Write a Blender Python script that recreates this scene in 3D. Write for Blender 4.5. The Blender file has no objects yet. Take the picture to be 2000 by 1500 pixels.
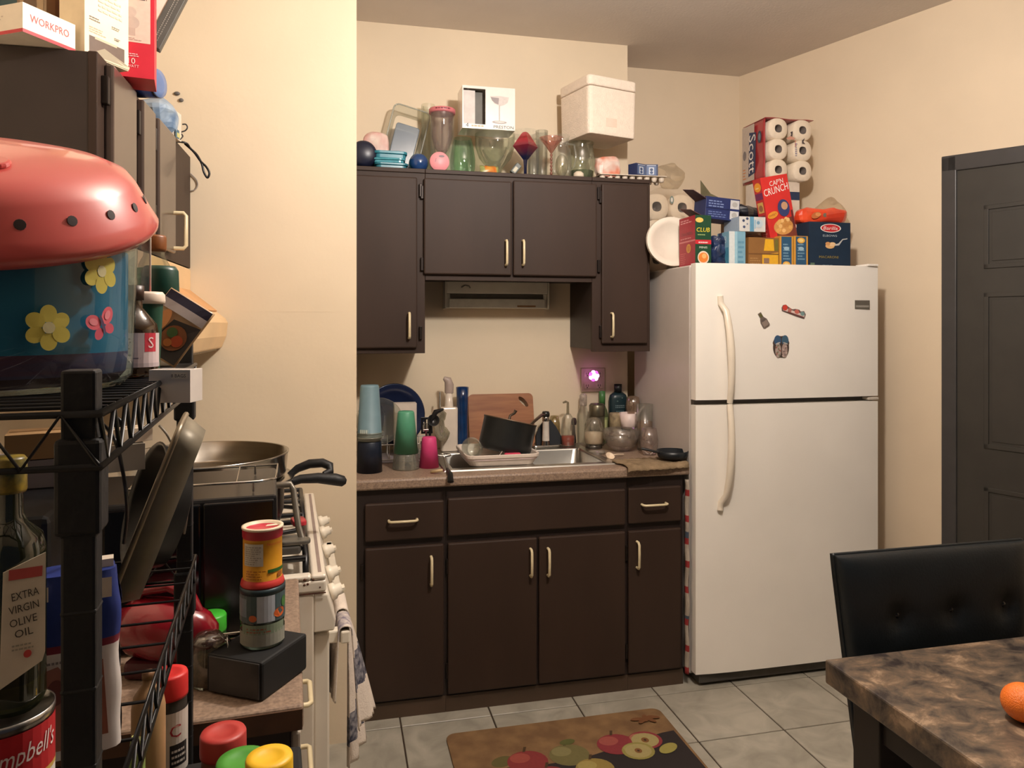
import bpy, math, random
from mathutils import Vector, Matrix, noise
RND = random.Random(11)
SC = bpy.context.scene
COL = SC.collection
PI = math.pi
# ------------------------------------------------------------------ camera
FPX = 1450.0            # focal length in pixels of the 2000 px wide frame
PSI = math.radians(13.2)
HC = 1.487
VH = 635.0              # row of the horizon
cam_d = bpy.data.cameras.new('camera')
cam_d.sensor_width = 36.0
cam_d.lens = FPX / 2000.0 * 36.0
cam_d.shift_y = -(750.0 - VH) / 2000.0
cam_d.clip_start = 0.02
cam = bpy.data.objects.new('camera', cam_d)
COL.objects.link(cam)
cam.location = (0, 0, HC)
cam.rotation_euler = (PI / 2, 0, -PSI)
SC.camera = cam
# ------------------------------------------------------------------ world, lamps, exposure
w = bpy.data.worlds.new('world')
SC.world = w
w.use_nodes = True
w.node_tree.nodes['Background'].inputs[0].default_value = (0.55, 0.6, 0.75, 1)
w.node_tree.nodes['Background'].inputs[1].default_value = 0.03
SC.view_settings.view_transform = 'Standard'
SC.view_settings.look = 'None'
SC.view_settings.gamma = 1
SC.view_settings.use_curve_mapping = False
SC.view_settings.exposure = 0.36
LAMP = Vector((0.80, 1.38, 2.56))
l = bpy.data.lights.new('ceiling_bulb', 'POINT')
l.energy = 94
l.color = (1.0, 0.92, 0.85)
l.shadow_soft_size = 0.06
lo = bpy.data.objects.new('ceiling_bulb', l)
COL.objects.link(lo)
lo.location = LAMP

# ------------------------------------------------------------------ measuring: a picture point onto a plane of the room
CP, SP = math.cos(PSI), math.sin(PSI)
def ray(u, v):
    xc = (u - 1000.0) / FPX
    return Vector((xc * CP + SP, -xc * SP + CP, (VH - v) / FPX))
def P(u, v, Y=None, X=None, Z=None, D=None):
    d = ray(u, v)
    t = Y / d.y if Y is not None else X / d.x if X is not None else (Z - HC) / d.z if Z is not None else D
    return Vector((0, 0, HC)) + d * t
def PX(u, Y): return P(u, VH, Y=Y).x
def PZ(u, v, Y): return P(u, v, Y=Y).z
def px(n, Y, u=1000): return n * (P(u, VH, Y=Y) - Vector((0, 0, HC))).length / FPX   # n pixels at depth Y, in metres (about)

# ------------------------------------------------------------------ materials
def lin(c):
    return tuple((x / 255 / 12.92) if x / 255 <= 0.04045 else ((x / 255 + 0.055) / 1.055) ** 2.4 for x in c[:3]) + (1,)
MATS = {}
def mat(c, rough=0.5, metal=0.0, nz=0.06, ns=30.0, bump=0.0, bs=60.0, c2=None, emis=0, coat=0, trans=0, stretch=None, spec=0.5, detail=4):
    key = ('m', tuple(c), rough, metal, nz, ns, bump, bs, c2, emis, coat, trans, stretch, spec, detail)
    if key in MATS: return MATS[key]
    m = bpy.data.materials.new('paint_%d' % len(MATS)); m.use_nodes = True
    nt = m.node_tree; b = nt.nodes['Principled BSDF']
    b.inputs['Roughness'].default_value = rough; b.inputs['Metallic'].default_value = metal
    b.inputs['Specular IOR Level'].default_value = spec
    if coat: b.inputs['Coat Weight'].default_value = coat; b.inputs['Coat Roughness'].default_value = 0.08
    if trans: b.inputs['Subsurface Weight'].default_value = trans; b.inputs['Subsurface Radius'].default_value = (0.02, 0.01, 0.008)
    a = lin(c)
    if nz or c2:
        tc = nt.nodes.new('ShaderNodeTexCoord'); n = nt.nodes.new('ShaderNodeTexNoise')
        n.inputs['Scale'].default_value = ns; n.inputs['Detail'].default_value = detail
        src = tc.outputs['Object']
        if stretch:
            mp = nt.nodes.new('ShaderNodeMapping'); mp.inputs['Scale'].default_value = stretch
            nt.links.new(src, mp.inputs['Vector']); src = mp.outputs['Vector']
        nt.links.new(src, n.inputs['Vector'])
        r = nt.nodes.new('ShaderNodeValToRGB'); nt.links.new(n.outputs['Fac'], r.inputs['Fac'])
        r.color_ramp.elements[0].position = 0.35; r.color_ramp.elements[1].position = 0.65
        if c2: e0, e1 = a, lin(c2)
        else:
            e0 = tuple(x * (1 - nz) for x in a[:3]) + (1,); e1 = tuple(min(1, x * (1 + nz)) for x in a[:3]) + (1,)
        r.color_ramp.elements[0].color = e0; r.color_ramp.elements[1].color = e1
        nt.links.new(r.outputs['Color'], b.inputs['Base Color'])
        if bump:
            n2 = nt.nodes.new('ShaderNodeTexNoise'); n2.inputs['Scale'].default_value = bs
            nt.links.new(src, n2.inputs['Vector'])
            bp = nt.nodes.new('ShaderNodeBump'); bp.inputs['Strength'].default_value = bump; bp.inputs['Distance'].default_value = 0.004
            nt.links.new(n2.outputs['Fac'], bp.inputs['Height']); nt.links.new(bp.outputs['Normal'], b.inputs['Normal'])
    else:
        b.inputs['Base Color'].default_value = a
    if emis:
        b.inputs['Emission Color'].default_value = a; b.inputs['Emission Strength'].default_value = emis
    MATS[key] = m
    return m
def glass(tint=(235, 240, 235), gloss=0.12, body=0.0, bodyc=None, rough=0.03):
    """thin clear glass or plastic film: see-through, shiny at grazing angles, with a little milky body"""
    key = ('g', tint, gloss, body, bodyc, rough)
    if key in MATS: return MATS[key]
    m = bpy.data.materials.new('clear_%d' % len(MATS)); m.use_nodes = True
    nt = m.node_tree; nt.nodes.remove(nt.nodes['Principled BSDF']); out = nt.nodes['Material Output']
    t = nt.nodes.new('ShaderNodeBsdfTransparent'); t.inputs[0].default_value = lin(tint)
    g = nt.nodes.new('ShaderNodeBsdfGlossy'); g.inputs['Roughness'].default_value = rough
    lw = nt.nodes.new('ShaderNodeLayerWeight'); lw.inputs[0].default_value = 0.35
    mr = nt.nodes.new('ShaderNodeMapRange'); mr.inputs['To Min'].default_value = gloss * 0.45; mr.inputs['To Max'].default_value = min(.55, gloss * 3)
    nt.links.new(lw.outputs['Fresnel'], mr.inputs['Value'])
    base = t.outputs[0]
    if body:
        d = nt.nodes.new('ShaderNodeBsdfDiffuse'); d.inputs[0].default_value = lin(bodyc or tint)
        mb = nt.nodes.new('ShaderNodeMixShader'); mb.inputs[0].default_value = body
        nt.links.new(t.outputs[0], mb.inputs[1]); nt.links.new(d.outputs[0], mb.inputs[2]); base = mb.outputs[0]
    mx = nt.nodes.new('ShaderNodeMixShader')
    nt.links.new(mr.outputs[0], mx.inputs[0]); nt.links.new(base, mx.inputs[1]); nt.links.new(g.outputs[0], mx.inputs[2])
    nt.links.new(mx.outputs[0], out.inputs['Surface'])
    MATS[key] = m
    return m

# ------------------------------------------------------------------ mesh building
def T(x=0, y=0, z=0): return Matrix.Translation((x, y, z))
def RX(a): return Matrix.Rotation(math.radians(a), 4, 'X')
def RY(a): return Matrix.Rotation(math.radians(a), 4, 'Y')
def RZ(a): return Matrix.Rotation(math.radians(a), 4, 'Z')
def frame(o, z, up=(0, 0, 1)):
    """matrix with its local z along z, at o"""
    z = Vector(z).normalized(); x = Vector(up).cross(z)
    if x.length < 1e-4: x = Vector((1, 0, 0)).cross(z)
    x.normalize(); y = z.cross(x)
    m = Matrix((x, y, z)).transposed().to_4x4(); m.translation = Vector(o)
    return m
class MB:
    def __init__(self): self.v = []; self.f = []; self.m = []; self.s = []
    def add(self, vs, fs, m=0, smooth=False, M=None):
        k = len(self.v)
        self.v += [tuple(M @ Vector(p)) for p in vs] if M is not None else [tuple(p) for p in vs]
        for i, f in enumerate(fs):
            self.f.append([k + j for j in f]); self.m.append(m[i] if isinstance(m, (list, tuple)) else m); self.s.append(smooth)
        return self
    def box(self, x0, x1, y0, y1, z0, z1, m=0, M=None):
        vs = [(x, y, z) for z in (z0, z1) for y in (y0, y1) for x in (x0, x1)]
        return self.add(vs, [(0, 2, 3, 1), (4, 5, 7, 6), (0, 1, 5, 4), (1, 3, 7, 5), (3, 2, 6, 7), (2, 0, 4, 6)], m, False, M)
    def hexa(self, b, t, m=0, M=None):      # four bottom and four top corners
        return self.add(list(b) + list(t), [(3, 2, 1, 0), (4, 5, 6, 7), (0, 1, 5, 4), (1, 2, 6, 5), (2, 3, 7, 6), (3, 0, 4, 7)], m, False, M)
    def lathe(self, prof, seg=24, m=0, M=None, sx=1, sy=1, smooth=True, n=2.0):
        """prof: (r, z) from bottom to top; m may hold one index per band; n>2 makes the section squarer"""
        k = []; vs = []; fs = []; ms = []
        for r, z in prof:
            if r < 1e-6: k.append([len(vs)]); vs.append((0, 0, z))
            else:
                row = []
                for i in range(seg):
                    a = 2 * PI * i / seg; c, s = math.cos(a), math.sin(a)
                    q = (abs(c) ** n + abs(s) ** n) ** (-1 / n) if n != 2.0 else 1
                    row.append(len(vs)); vs.append((r * c * q * sx, r * s * q * sy, z))
                k.append(row)
        for j in range(len(prof) - 1):
            a, b = k[j], k[j + 1]; mm = m[j] if isinstance(m, (list, tuple)) else m
            for i in range(seg):
                i2 = (i + 1) % seg
                if len(a) == 1 and len(b) == 1: break
                if len(a) == 1: fs.append((a[0], b[i2], b[i]))
                elif len(b) == 1: fs.append((a[i], a[i2], b[0]))
                else: fs.append((a[i], a[i2], b[i2], b[i]))
                ms.append(mm)
        return self.add(vs, fs, ms, smooth, M)
    def tube(self, pts, r, seg=8, m=0, M=None, closed=False, sy=1.0):
        pts = [Vector(p) for p in pts]; n = len(pts); vs = []; fs = []
        up = Vector((0, 0, 1)); prev = None
        for i, p in enumerate(pts):
            if closed: d = pts[(i + 1) % n] - pts[i - 1]
            else: d = pts[min(i + 1, n - 1)] - pts[max(i - 1, 0)]
            d.normalize()
            x = (prev - d * prev.dot(d)) if prev else (up.cross(d) if abs(d.z) < 0.95 else Vector((1, 0, 0)).cross(d).cross(d) * -1)
            if x.length < 1e-5: x = d.orthogonal()
            x.normalize(); prev = x; y = d.cross(x)
            rr = r[i] if isinstance(r, (list, tuple)) else r
            for k in range(seg):
                a = 2 * PI * k / seg; vs.append(p + x * rr * math.cos(a) + y * rr * sy * math.sin(a))
        for i in range(n if closed else n - 1):
            j = (i + 1) % n
            for k in range(seg):
                k2 = (k + 1) % seg; fs.append((i * seg + k, i * seg + k2, j * seg + k2, j * seg + k))
        self.add(vs, fs, m, True, M)
        if not closed:
            self.add(vs[:seg], [tuple(range(seg))[::-1]], m, False, M); self.add(vs[-seg:], [tuple(range(seg))], m, False, M)
        return self
    def prism(self, out, z0, z1, m=0, M=None, smooth=False):
        n = len(out); vs = [(x, y, z0) for x, y in out] + [(x, y, z1) for x, y in out]
        fs = [tuple(range(n))[::-1], tuple(range(n, 2 * n))] + [(i, (i + 1) % n, n + (i + 1) % n, n + i) for i in range(n)]
        self.add(vs, fs, m, smooth, M); return self
    def ball(self, c, rx, ry=None, rz=None, seg=16, m=0, M=None):
        ry = ry or rx; rz = rz or rx
        prof = [(math.sin(PI * i / 10), -math.cos(PI * i / 10)) for i in range(11)]
        prof[0] = (0, -1); prof[-1] = (0, 1)
        S = Matrix.Diagonal((rx, ry, rz, 1)); MM = T(*c) @ S
        return self.lathe(prof, seg, m, (M @ MM) if M is not None else MM)
    def grid(self, nu, nv, fn, m=0, M=None, smooth=True, mf=None):
        vs = [fn(i / nu, j / nv) for j in range(nv + 1) for i in range(nu + 1)]; fs = []; ms = []
        for j in range(nv):
            for i in range(nu):
                a = j * (nu + 1) + i; fs.append((a, a + 1, a + nu + 2, a + nu + 1)); ms.append(mf((i + .5) / nu, (j + .5) / nv) if mf else m)
        return self.add(vs, fs, ms, smooth, M)
    def build(self, name, mats, parent=None, loc=(0, 0, 0), rot=(0, 0, 0), bevel=0, seg=2, label=None, cat=None, group=None, kind=None, thick=0, sub=0):
        me = bpy.data.meshes.new(name)
        me.from_pydata([tuple(p) for p in self.v], [], self.f)
        if not isinstance(mats, (list, tuple)): mats = [mats]
        for q in mats: me.materials.append(q)
        me.polygons.foreach_set('material_index', self.m); me.polygons.foreach_set('use_smooth', self.s)
        me.validate(); me.update()
        o = bpy.data.objects.new(name, me); COL.objects.link(o)
        o.location = loc; o.rotation_euler = [math.radians(a) for a in rot]
        if parent: o.parent = parent
        if thick:
            q = o.modifiers.new('thick', 'SOLIDIFY'); q.thickness = thick; q.offset = 0
        if bevel:
            q = o.modifiers.new('bevel', 'BEVEL'); q.width = bevel; q.segments = seg; q.limit_method = 'ANGLE'; q.angle_limit = math.radians(40)
        if sub:
            q = o.modifiers.new('sub', 'SUBSURF'); q.levels = sub; q.render_levels = sub
        return tag(o, label, cat, group, kind)
def tag(o, label=None, cat=None, group=None, kind=None):
    if label: o['label'] = label
    if cat: o['category'] = cat
    if group: o['group'] = group
    if kind: o['kind'] = kind
    return o
def thing(name, label, cat, loc=(0, 0, 0), rotz=0, group=None, rot=None):
    o = bpy.data.objects.new(name, None); COL.objects.link(o); o.empty_display_size = 0.05
    o.location = loc; o.rotation_euler = [math.radians(a) for a in (rot or (0, 0, rotz))]
    return tag(o, label, cat, group)
def kids(o): return [c for c in bpy.data.objects if c.parent == o]
def dup(root, loc, rotz=None, label=None, group=None):
    r = root.copy(); COL.objects.link(r); r.location = loc
    if rotz is not None: r.rotation_euler = (0, 0, math.radians(rotz))
    if label: r['label'] = label
    if group: r['group'] = group
    for ch in kids(root):
        c = ch.copy(); COL.objects.link(c); c.parent = r
        for g in kids(ch):
            d = g.copy(); COL.objects.link(d); d.parent = c
    return r

# ------------------------------------------------------------------ flat print: shapes and lettering laid on a face
_txt = {}
def glyphs(s):
    if s in _txt: return _txt[s]
    cu = bpy.data.curves.new('lettering', 'FONT'); cu.body = s; cu.size = 1; cu.resolution_u = 2
    ob = bpy.data.objects.new('lettering', cu); COL.objects.link(ob)
    dg = bpy.context.evaluated_depsgraph_get()
    me = bpy.data.meshes.new_from_object(ob.evaluated_get(dg))
    vs = [v.co.copy() for v in me.vertices]; fs = [tuple(p.vertices) for p in me.polygons]
    bpy.data.objects.remove(ob); bpy.data.curves.remove(cu); bpy.data.meshes.remove(me)
    x0 = min(v.x for v in vs); x1 = max(v.x for v in vs); y0 = min(v.y for v in vs); y1 = max(v.y for v in vs)
    _txt[s] = ([((v.x - x0) / (x1 - x0) - .5, (v.y - y0) / (y1 - y0) - .5) for v in vs], fs, (x1 - x0) / (y1 - y0))
    return _txt[s]
def inkmat(c, rough=0.45): return mat(c, rough, nz=0.04, ns=80)
class Art:
    """prints in face units: a to the right 0..1, b up 0..1"""
    def __init__(self, fn, W, H, rough=0.45):
        self.fn = fn; self.W = W; self.H = H; self.mb = MB(); self.cols = []; self.l = 0; self.rough = rough
    def _c(self, c):
        if c not in self.cols: self.cols.append(c)
        return self.cols.index(c)
    def put(self, pts, fs, c):
        self.l += 1
        self.mb.add([self.fn(a, b, 0.0003 + 0.00012 * self.l) for a, b in pts], fs, self._c(c)); return self
    def rect(self, a0, b0, a1, b1, c, n=1):
        pts = []; fs = []
        for i in range(n + 1):
            a = a0 + (a1 - a0) * i / n; pts += [(a, b0), (a, b1)]
        for i in range(n): fs.append((2 * i, 2 * i + 2, 2 * i + 3, 2 * i + 1))
        return self.put(pts, fs, c)
    def poly(self, pts, c): return self.put(pts, [tuple(range(len(pts)))], c)
    def ell(self, a, b, ra, rb, c, rot=0, n=20):
        q = math.radians(rot); pts = []
        for i in range(n):
            t = 2 * PI * i / n; x = ra * math.cos(t) * self.W; y = rb * math.sin(t) * self.H
            pts.append((a + (x * math.cos(q) - y * math.sin(q)) / self.W, b + (x * math.sin(q) + y * math.cos(q)) / self.H))
        return self.put(pts, [tuple(range(n))], c)
    def text(self, s, a, b, h, c, w=None, rot=0, shear=0):
        vs, fs, asp = glyphs(s); hh = h * self.H; ww = (w * self.W) if w else hh * asp; q = math.radians(rot); pts = []
        for x, y in vs:
            X = x * ww + shear * y * hh; Y = y * hh
            pts.append((a + (X * math.cos(q) - Y * math.sin(q)) / self.W, b + (X * math.sin(q) + Y * math.cos(q)) / self.H))
        return self.put(pts, fs, c)
    def lines(self, a0, b0, a1, b1, n, c, frac=0.45):
        """rows of small unreadable print"""
        pts = []; fs = []; h = (b1 - b0) / n
        for i in range(n):
            e = a0 + (a1 - a0) * (0.6 + 0.4 * RND.random()); y = b0 + i * h; k = len(pts)
            x = a0
            while x < e:
                x2 = min(e, x + (a1 - a0) * (0.08 + 0.14 * RND.random())); k = len(pts)
                pts += [(x, y), (x2, y), (x2, y + h * frac), (x, y + h * frac)]; fs.append((k, k + 1, k + 2, k + 3)); x = x2 + (a1 - a0) * 0.04
        return self.put(pts, fs, c)
    def done(self, parent, name='printed_panel', label=None):
        return self.mb.build(name, [inkmat(c, self.rough) for c in self.cols], parent, label=label)
def face_front(w, d, h): return Art(lambda a, b, l: (-w / 2 + a * w, -d / 2 - l, b * h), w, h)
def face_left(w, d, h): return Art(lambda a, b, l: (-w / 2 - l, d / 2 - a * d, b * h), d, h)
def face_right(w, d, h): return Art(lambda a, b, l: (w / 2 + l, -d / 2 + a * d, b * h), d, h)
def face_top(w, d, h): return Art(lambda a, b, l: (-w / 2 + a * w, -d / 2 + b * d, h + l), w, d)
def wrap(r, z0, z1, a0=-90, a1=90, face=-90):
    """label round a can: a from a0..a1 degrees about the direction `face`"""
    W = math.radians(a1 - a0) * r
    def fn(a, b, l):
        q = math.radians(face + a0 + (a1 - a0) * a); return ((r + l) * math.cos(q), (r + l) * math.sin(q), z0 + (z1 - z0) * b)
    return Art(fn, W, z1 - z0)
def carton(name, label, cat, loc, w, d, h, c, rot=(0, 0, 0), group=None, bevel=0.0015, rough=0.45, mats=None):
    """closed card box, origin at the middle of its base; seams on top"""
    mb = MB().box(-w / 2, w / 2, -d / 2, d / 2, 0, h)
    mb.box(-w / 2 + .002, w / 2 - .002, -.0006, .0006, h, h + .0006)
    return mb.build(name, mats or mat(c, rough, nz=0.05, ns=25), None, loc, rot, bevel, label=label, cat=cat, group=group)
def wob(p, amp, sc, seed=0):
    q = Vector(p) * sc + Vector((seed * 7.1, seed * 3.3, seed * 1.7))
    return Vector(p) + noise.noise_vector(q) * amp
def bag(name, label, cat, loc, rx, ry, rz, m, amp=0.02, sc=14, seed=1, rot=(0, 0, 0), group=None, seg=20, rings=14, e=1.0):
    """crumpled film bag standing on its base"""
    mb = MB(); vs = []; fs = []
    for j in range(rings + 1):
        t = PI * j / rings
        for i in range(seg):
            a = 2 * PI * i / seg
            f_ = lambda x: math.copysign(abs(x) ** e, x); p = Vector((rx * f_(math.sin(t)) * f_(math.cos(a)), ry * f_(math.sin(t)) * f_(math.sin(a)), -rz * f_(math.cos(t))))
            p = wob(p, amp, sc, seed); p.z = max(p.z, -rz * 0.97); p.z += rz; vs.append(p)
    for j in range(rings):
        for i in range(seg):
            i2 = (i + 1) % seg; fs.append((j * seg + i, j * seg + i2, (j + 1) * seg + i2, (j + 1) * seg + i))
    mb.add(vs, fs, 0, False)
    return mb.build(name, m, None, loc, rot, label=label, cat=cat, group=group)
# ================================================================== setting
YB, XE, YA, XC = 3.47, 1.405, 3.76, 2.19      # sink wall, its right end, alcove wall, alcove corner
HCEIL, YBK = 2.88, -1.7
RS = 0.344                                    # the right wall leans outwards towards the camera
def XW(y): return XC + RS * (YA - y)
WALLM = mat((226, 208, 180), 0.62, nz=0.035, ns=2.2, bump=0.12, bs=45)
WALL2 = mat((224, 205, 178), 0.62, nz=0.03, ns=2.5, bump=0.12, bs=45)
CEILM = mat((214, 204, 194), 0.8, nz=0.03, ns=3, bump=0.25, bs=90)
st = 'structure'
MB().box(-0.95, XE, YB, YB + 0.29, 0, HCEIL).build('wall_back', WALLM, kind=st)
MB().box(XE, XC + .1, YA, YA + 0.12, 0, HCEIL).build('wall_alcove', WALL2, kind=st)
stub = MB().box(-0.81, 0.065, 2.71, YB, 0, HCEIL).build('wall_stove', WALLM, kind=st)
MB().box(-0.93, -0.81, YBK, YB, 0, HCEIL).build('wall_left', WALLM, kind=st)
xr = XW(YBK)
MB().hexa([(XC, YA, 0), (XC + .12, YA + .12, 0), (xr + .12, YBK, 0), (xr, YBK, 0)], [(XC, YA, HCEIL), (XC + .12, YA + .12, HCEIL), (xr + .12, YBK, HCEIL), (xr, YBK, HCEIL)]).build('wall_right', WALL2, kind=st)
MB().box(-0.93, xr + .12, YBK - .12, YA + .12, HCEIL, HCEIL + .1).build('ceiling', CEILM, kind=st)
# a faint plaster seam across the wall behind the stove
MB().box(-.80, .06, 2.7096, 2.7101, PZ(500, 609, 2.71), PZ(500, 609, 2.71) + .004).build('seam', WALLM, stub)
# floor: every tile its own piece over the grout bed
def tile_mat():
    m = bpy.data.materials.new('tile'); m.use_nodes = True; nt = m.node_tree; b = nt.nodes['Principled BSDF']
    b.inputs['Roughness'].default_value = 0.38
    tc = nt.nodes.new('ShaderNodeTexCoord'); oi = nt.nodes.new('ShaderNodeObjectInfo')
    va = nt.nodes.new('ShaderNodeVectorMath'); va.operation = 'ADD'
    cm = nt.nodes.new('ShaderNodeVectorMath'); cm.operation = 'SCALE'; cm.inputs['Scale'].default_value = 9
    cb = nt.nodes.new('ShaderNodeCombineXYZ')
    for k in range(3): nt.links.new(oi.outputs['Random'], cb.inputs[k])
    nt.links.new(cb.outputs[0], cm.inputs[0]); nt.links.new(tc.outputs['Object'], va.inputs[0]); nt.links.new(cm.outputs[0], va.inputs[1])
    n = nt.nodes.new('ShaderNodeTexNoise'); n.inputs['Scale'].default_value = 7; n.inputs['Detail'].default_value = 7; n.inputs['Distortion'].default_value = 1.2
    nt.links.new(va.outputs[0], n.inputs['Vector'])
    r = nt.nodes.new('ShaderNodeValToRGB'); nt.links.new(n.outputs['Fac'], r.inputs['Fac'])
    r.color_ramp.elements[0].position = .3; r.color_ramp.elements[0].color = lin((146, 141, 128))
    r.color_ramp.elements[1].position = .7; r.color_ramp.elements[1].color = lin((180, 174, 160))
    nt.links.new(r.outputs[0], b.inputs['Base Color']); return m
TILE = tile_mat()
flo = MB().box(-.93, xr + .12, YBK - .12, YA + .12, -.08, -.004).build('floor', mat((62, 48, 36), .9, nz=.2, ns=20), kind=st)
TS, tile0 = 0.342, None
for i in range(-4, 10):
    for j in range(-4, 11):
        cx = 0.2287 + TS * (i + .5); cy = 2.77 - TS * (j + .5) + TS
        if cx < -.9 or cx > XW(cy) or cy < 0.2 or cy > 3.7 or (cy > 3.2 and cx < 1.2) or (cy > 2.85 and cx < -.1): continue
        if tile0 is None:
            h = TS / 2 - .0028
            tile0 = MB().box(-h, h, -h, h, -.006, 0).build('tile', TILE, flo, (cx, cy, 0), bevel=.0015, seg=1)
        else:
            t = tile0.copy(); COL.objects.link(t); t.location = (cx, cy, 0); t.rotation_euler = (0, 0, PI * ((i * 7 + j * 3) % 2))
# door in the right wall
wd = Vector((RS, -1, 0)).normalized(); wn = Vector((-1, -RS, 0)).normalized()     # along the wall towards the camera, and into the room
DM = Matrix((wd, -wn, Vector((0, 0, 1)))).transposed().to_4x4(); DM.translation = Vector((XC, YA, 0))
CASE = mat((62, 60, 60), .42, nz=.08, ns=12); SLAB = mat((54, 51, 46), .5, nz=.08, ns=9)
s0, HD = 1.118, 2.208
case = MB()
case.box(s0, s0 + .062, -.02, 0, 0, HD, M=DM).box(s0 + .90, s0 + .962, -.02, 0, 0, HD - .05, M=DM)
case.hexa([(s0, -.02, HD - .062), (s0, 0, HD - .062), (s0 + .962, 0, HD - .105), (s0 + .962, -.02, HD - .105)], [(s0, -.02, HD + .006), (s0, 0, HD + .006), (s0 + .962, 0, HD - .04), (s0 + .962, -.02, HD - .04)], M=DM)
dr = MB()
x0, x1, zt = s0 + .05, s0 + .91, HD - .03
dr.hexa([(x0, -.012, .01), (x0, 0.0, .01), (x1, 0.0, .01), (x1, -.012, .01)], [(x0, -.012, zt), (x0, 0.0, zt), (x1, 0.0, zt - .04), (x1, -.012, zt - .04)], M=DM)
door = dr.build('door_1', SLAB, kind=st, bevel=.002)
case.build('door_frame', CASE, door, bevel=.004)
for a, b in ((.12, .375), (.455, .71)):
    for z0, z1 in ((.2, .82), (.98, 1.62), (1.72, 1.98)):
        p = MB()
        for q in ((a, b, z0, z0 + .018), (a, b, z1 - .018, z1), (a, a + .018, z0, z1), (b - .018, b, z0, z1)):
            p.box(x0 + q[0], x0 + q[1], -.017, -.012, q[2], q[3], M=DM)
        p.box(x0 + a + .03, x0 + b - .03, -.015, -.012, z0 + .03, z1 - .03, M=DM)
        p.build('panel', SLAB, door, bevel=.002)
MB().lathe([(0, 0), (.026, .002), (.026, .006), (.011, .008), (.011, .03), (.026, .04), (.029, .055), (.02, .066), (0, .068)], 20, M=DM @ T(x1 - .07, -.012, .96) @ RX(90)).build('door_handle', mat((150, 130, 90), .3, 1), door)
# baseboard on the right wall
MB().box(.02, s0, -.014, 0, 0, .09, M=DM).build('baseboard_right', CASE, kind=st)
# hanging lamp (just above the frame), with a bowl added to dim its downward light
cl = thing('pendant_lamp', 'pendant lamp with an added light-dimming bowl hanging over the kitchen floor', 'lamp', (LAMP.x, LAMP.y, HCEIL))
dz = LAMP.z - HCEIL
MB().lathe([(0, 0), (.055, 0), (.055, -.012), (.03, -.03), (0, -.03)], 24).build('ceiling_rose', mat((214, 208, 198), .4), cl)
MB().tube([(0, 0, -.02), (0, 0, dz + .13)], .004, 8).build('flex', mat((220, 214, 200), .5), cl)
MB().lathe([(0, dz + .14), (.018, dz + .14), (.02, dz + .085), (.016, dz + .075), (0, dz + .075)], 16).build('lamp_holder', mat((224, 220, 210), .5), cl)
MB().lathe([(0, dz - .19), (.05, dz - .185), (.10, dz - .16), (.135, dz - .13), (.152, dz - .10), (.155, dz - .085)], 40).build('glass_bowl', glass((224, 222, 218), .05), cl)  # unseen bowl, added to weaken the bulb's light on the lower room
for k in range(3):
    q = 2 * PI * k / 3; MB().tube([(.014 * math.cos(q), .014 * math.sin(q), dz + .10), (.154 * math.cos(q), .154 * math.sin(q), dz - .086)], .0012, 5).build('wire_stay', mat((150, 140, 120), .3, 1), cl)
# mat in front of the sink
mt = MB(); mx0, mx1, my0, my1 = .378, 1.205, 2.19, 2.668
def rr(x0, x1, y0, y1, r, n=5):
    o = []
    for cx, cy, a in ((x1 - r, y1 - r, 0), (x0 + r, y1 - r, 90), (x0 + r, y0 + r, 180), (x1 - r, y0 + r, 270)):
        for i in range(n + 1):
            q = math.radians(a + 90 * i / n); o.append((cx + r * math.cos(q), cy + r * math.sin(q)))
    return o
mt.prism(rr(0, mx1 - mx0, 0, my1 - my0, .035), 0, .008)
rug = mt.build('kitchen_mat', mat((134, 103, 68), .85, c2=(112, 83, 54), ns=14, bump=.2, bs=300), None, (mx0, my0, 0.0005), bevel=.002, label='tan kitchen mat with a fruit print on the tiled floor', cat='mat')
W, H = mx1 - mx0, my1 - my0
A = Art(lambda a, b, l: (a * W, b * H - .022, .008 + l), W, H, .85)
A.poly([(.01, .06), (.05, .03), (.95, .03), (.99, .06), (.985, .70), (.93, .69), (.85, .66), (.76, .6), (.62, .55), (.55, .52), (.4, .5), (.25, .5), (.14, .5), (.01, .46)], (38, 30, 30))
def apple(a, b, r, c, c2, cut=False):
    A.ell(a, b, r, r * W / H * .9, c)
    A.ell(a - r * .3, b + r * .35 * W / H, r * .5, r * .4 * W / H, c2)
    if cut:
        A.ell(a, b, r * .8, r * .72 * W / H, (160, 146, 96)); A.ell(a, b, r * .22, r * .26 * W / H, (120, 80, 40)); A.ell(a, b, r * .08, r * .1 * W / H, (60, 36, 20))
    else: A.poly([(a - .006, b + r * 1.4), (a + .006, b + r * 1.4), (a + .02, b + r * 2.1), (a + .008, b + r * 2.15)], (70, 50, 26))
A.ell(.2, .6, .05, .06, (92, 84, 44), 20)
apple(.30, .56, .085, (128, 46, 46), (150, 70, 60)); apple(.48, .57, .085, (108, 100, 60), (128, 120, 78))
A.ell(.5, .73, .035, .035, (88, 90, 44), 10)
apple(.70, .62, .085, (130, 46, 52), (152, 76, 68)); apple(.83, .62, .075, (134, 48, 54), (160, 100, 80), True)
apple(.77, .5, .07, (140, 130, 68), (150, 142, 84), True); A.ell(.9, .48, .05, .05, (150, 140, 72), 30)
apple(.36, .34, .08, (124, 44, 46), (146, 66, 60)); apple(.55, .36, .08, (140, 120, 62), (156, 140, 80)); apple(.2, .36, .07, (134, 124, 60), (150, 140, 80))
for k in range(5): A.ell(.86 + .02 * k, .9 - .03 * (k % 2), .03, .022, (112, 70, 38), 40 * k)
A.done(rug, 'fruit_print')
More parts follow.
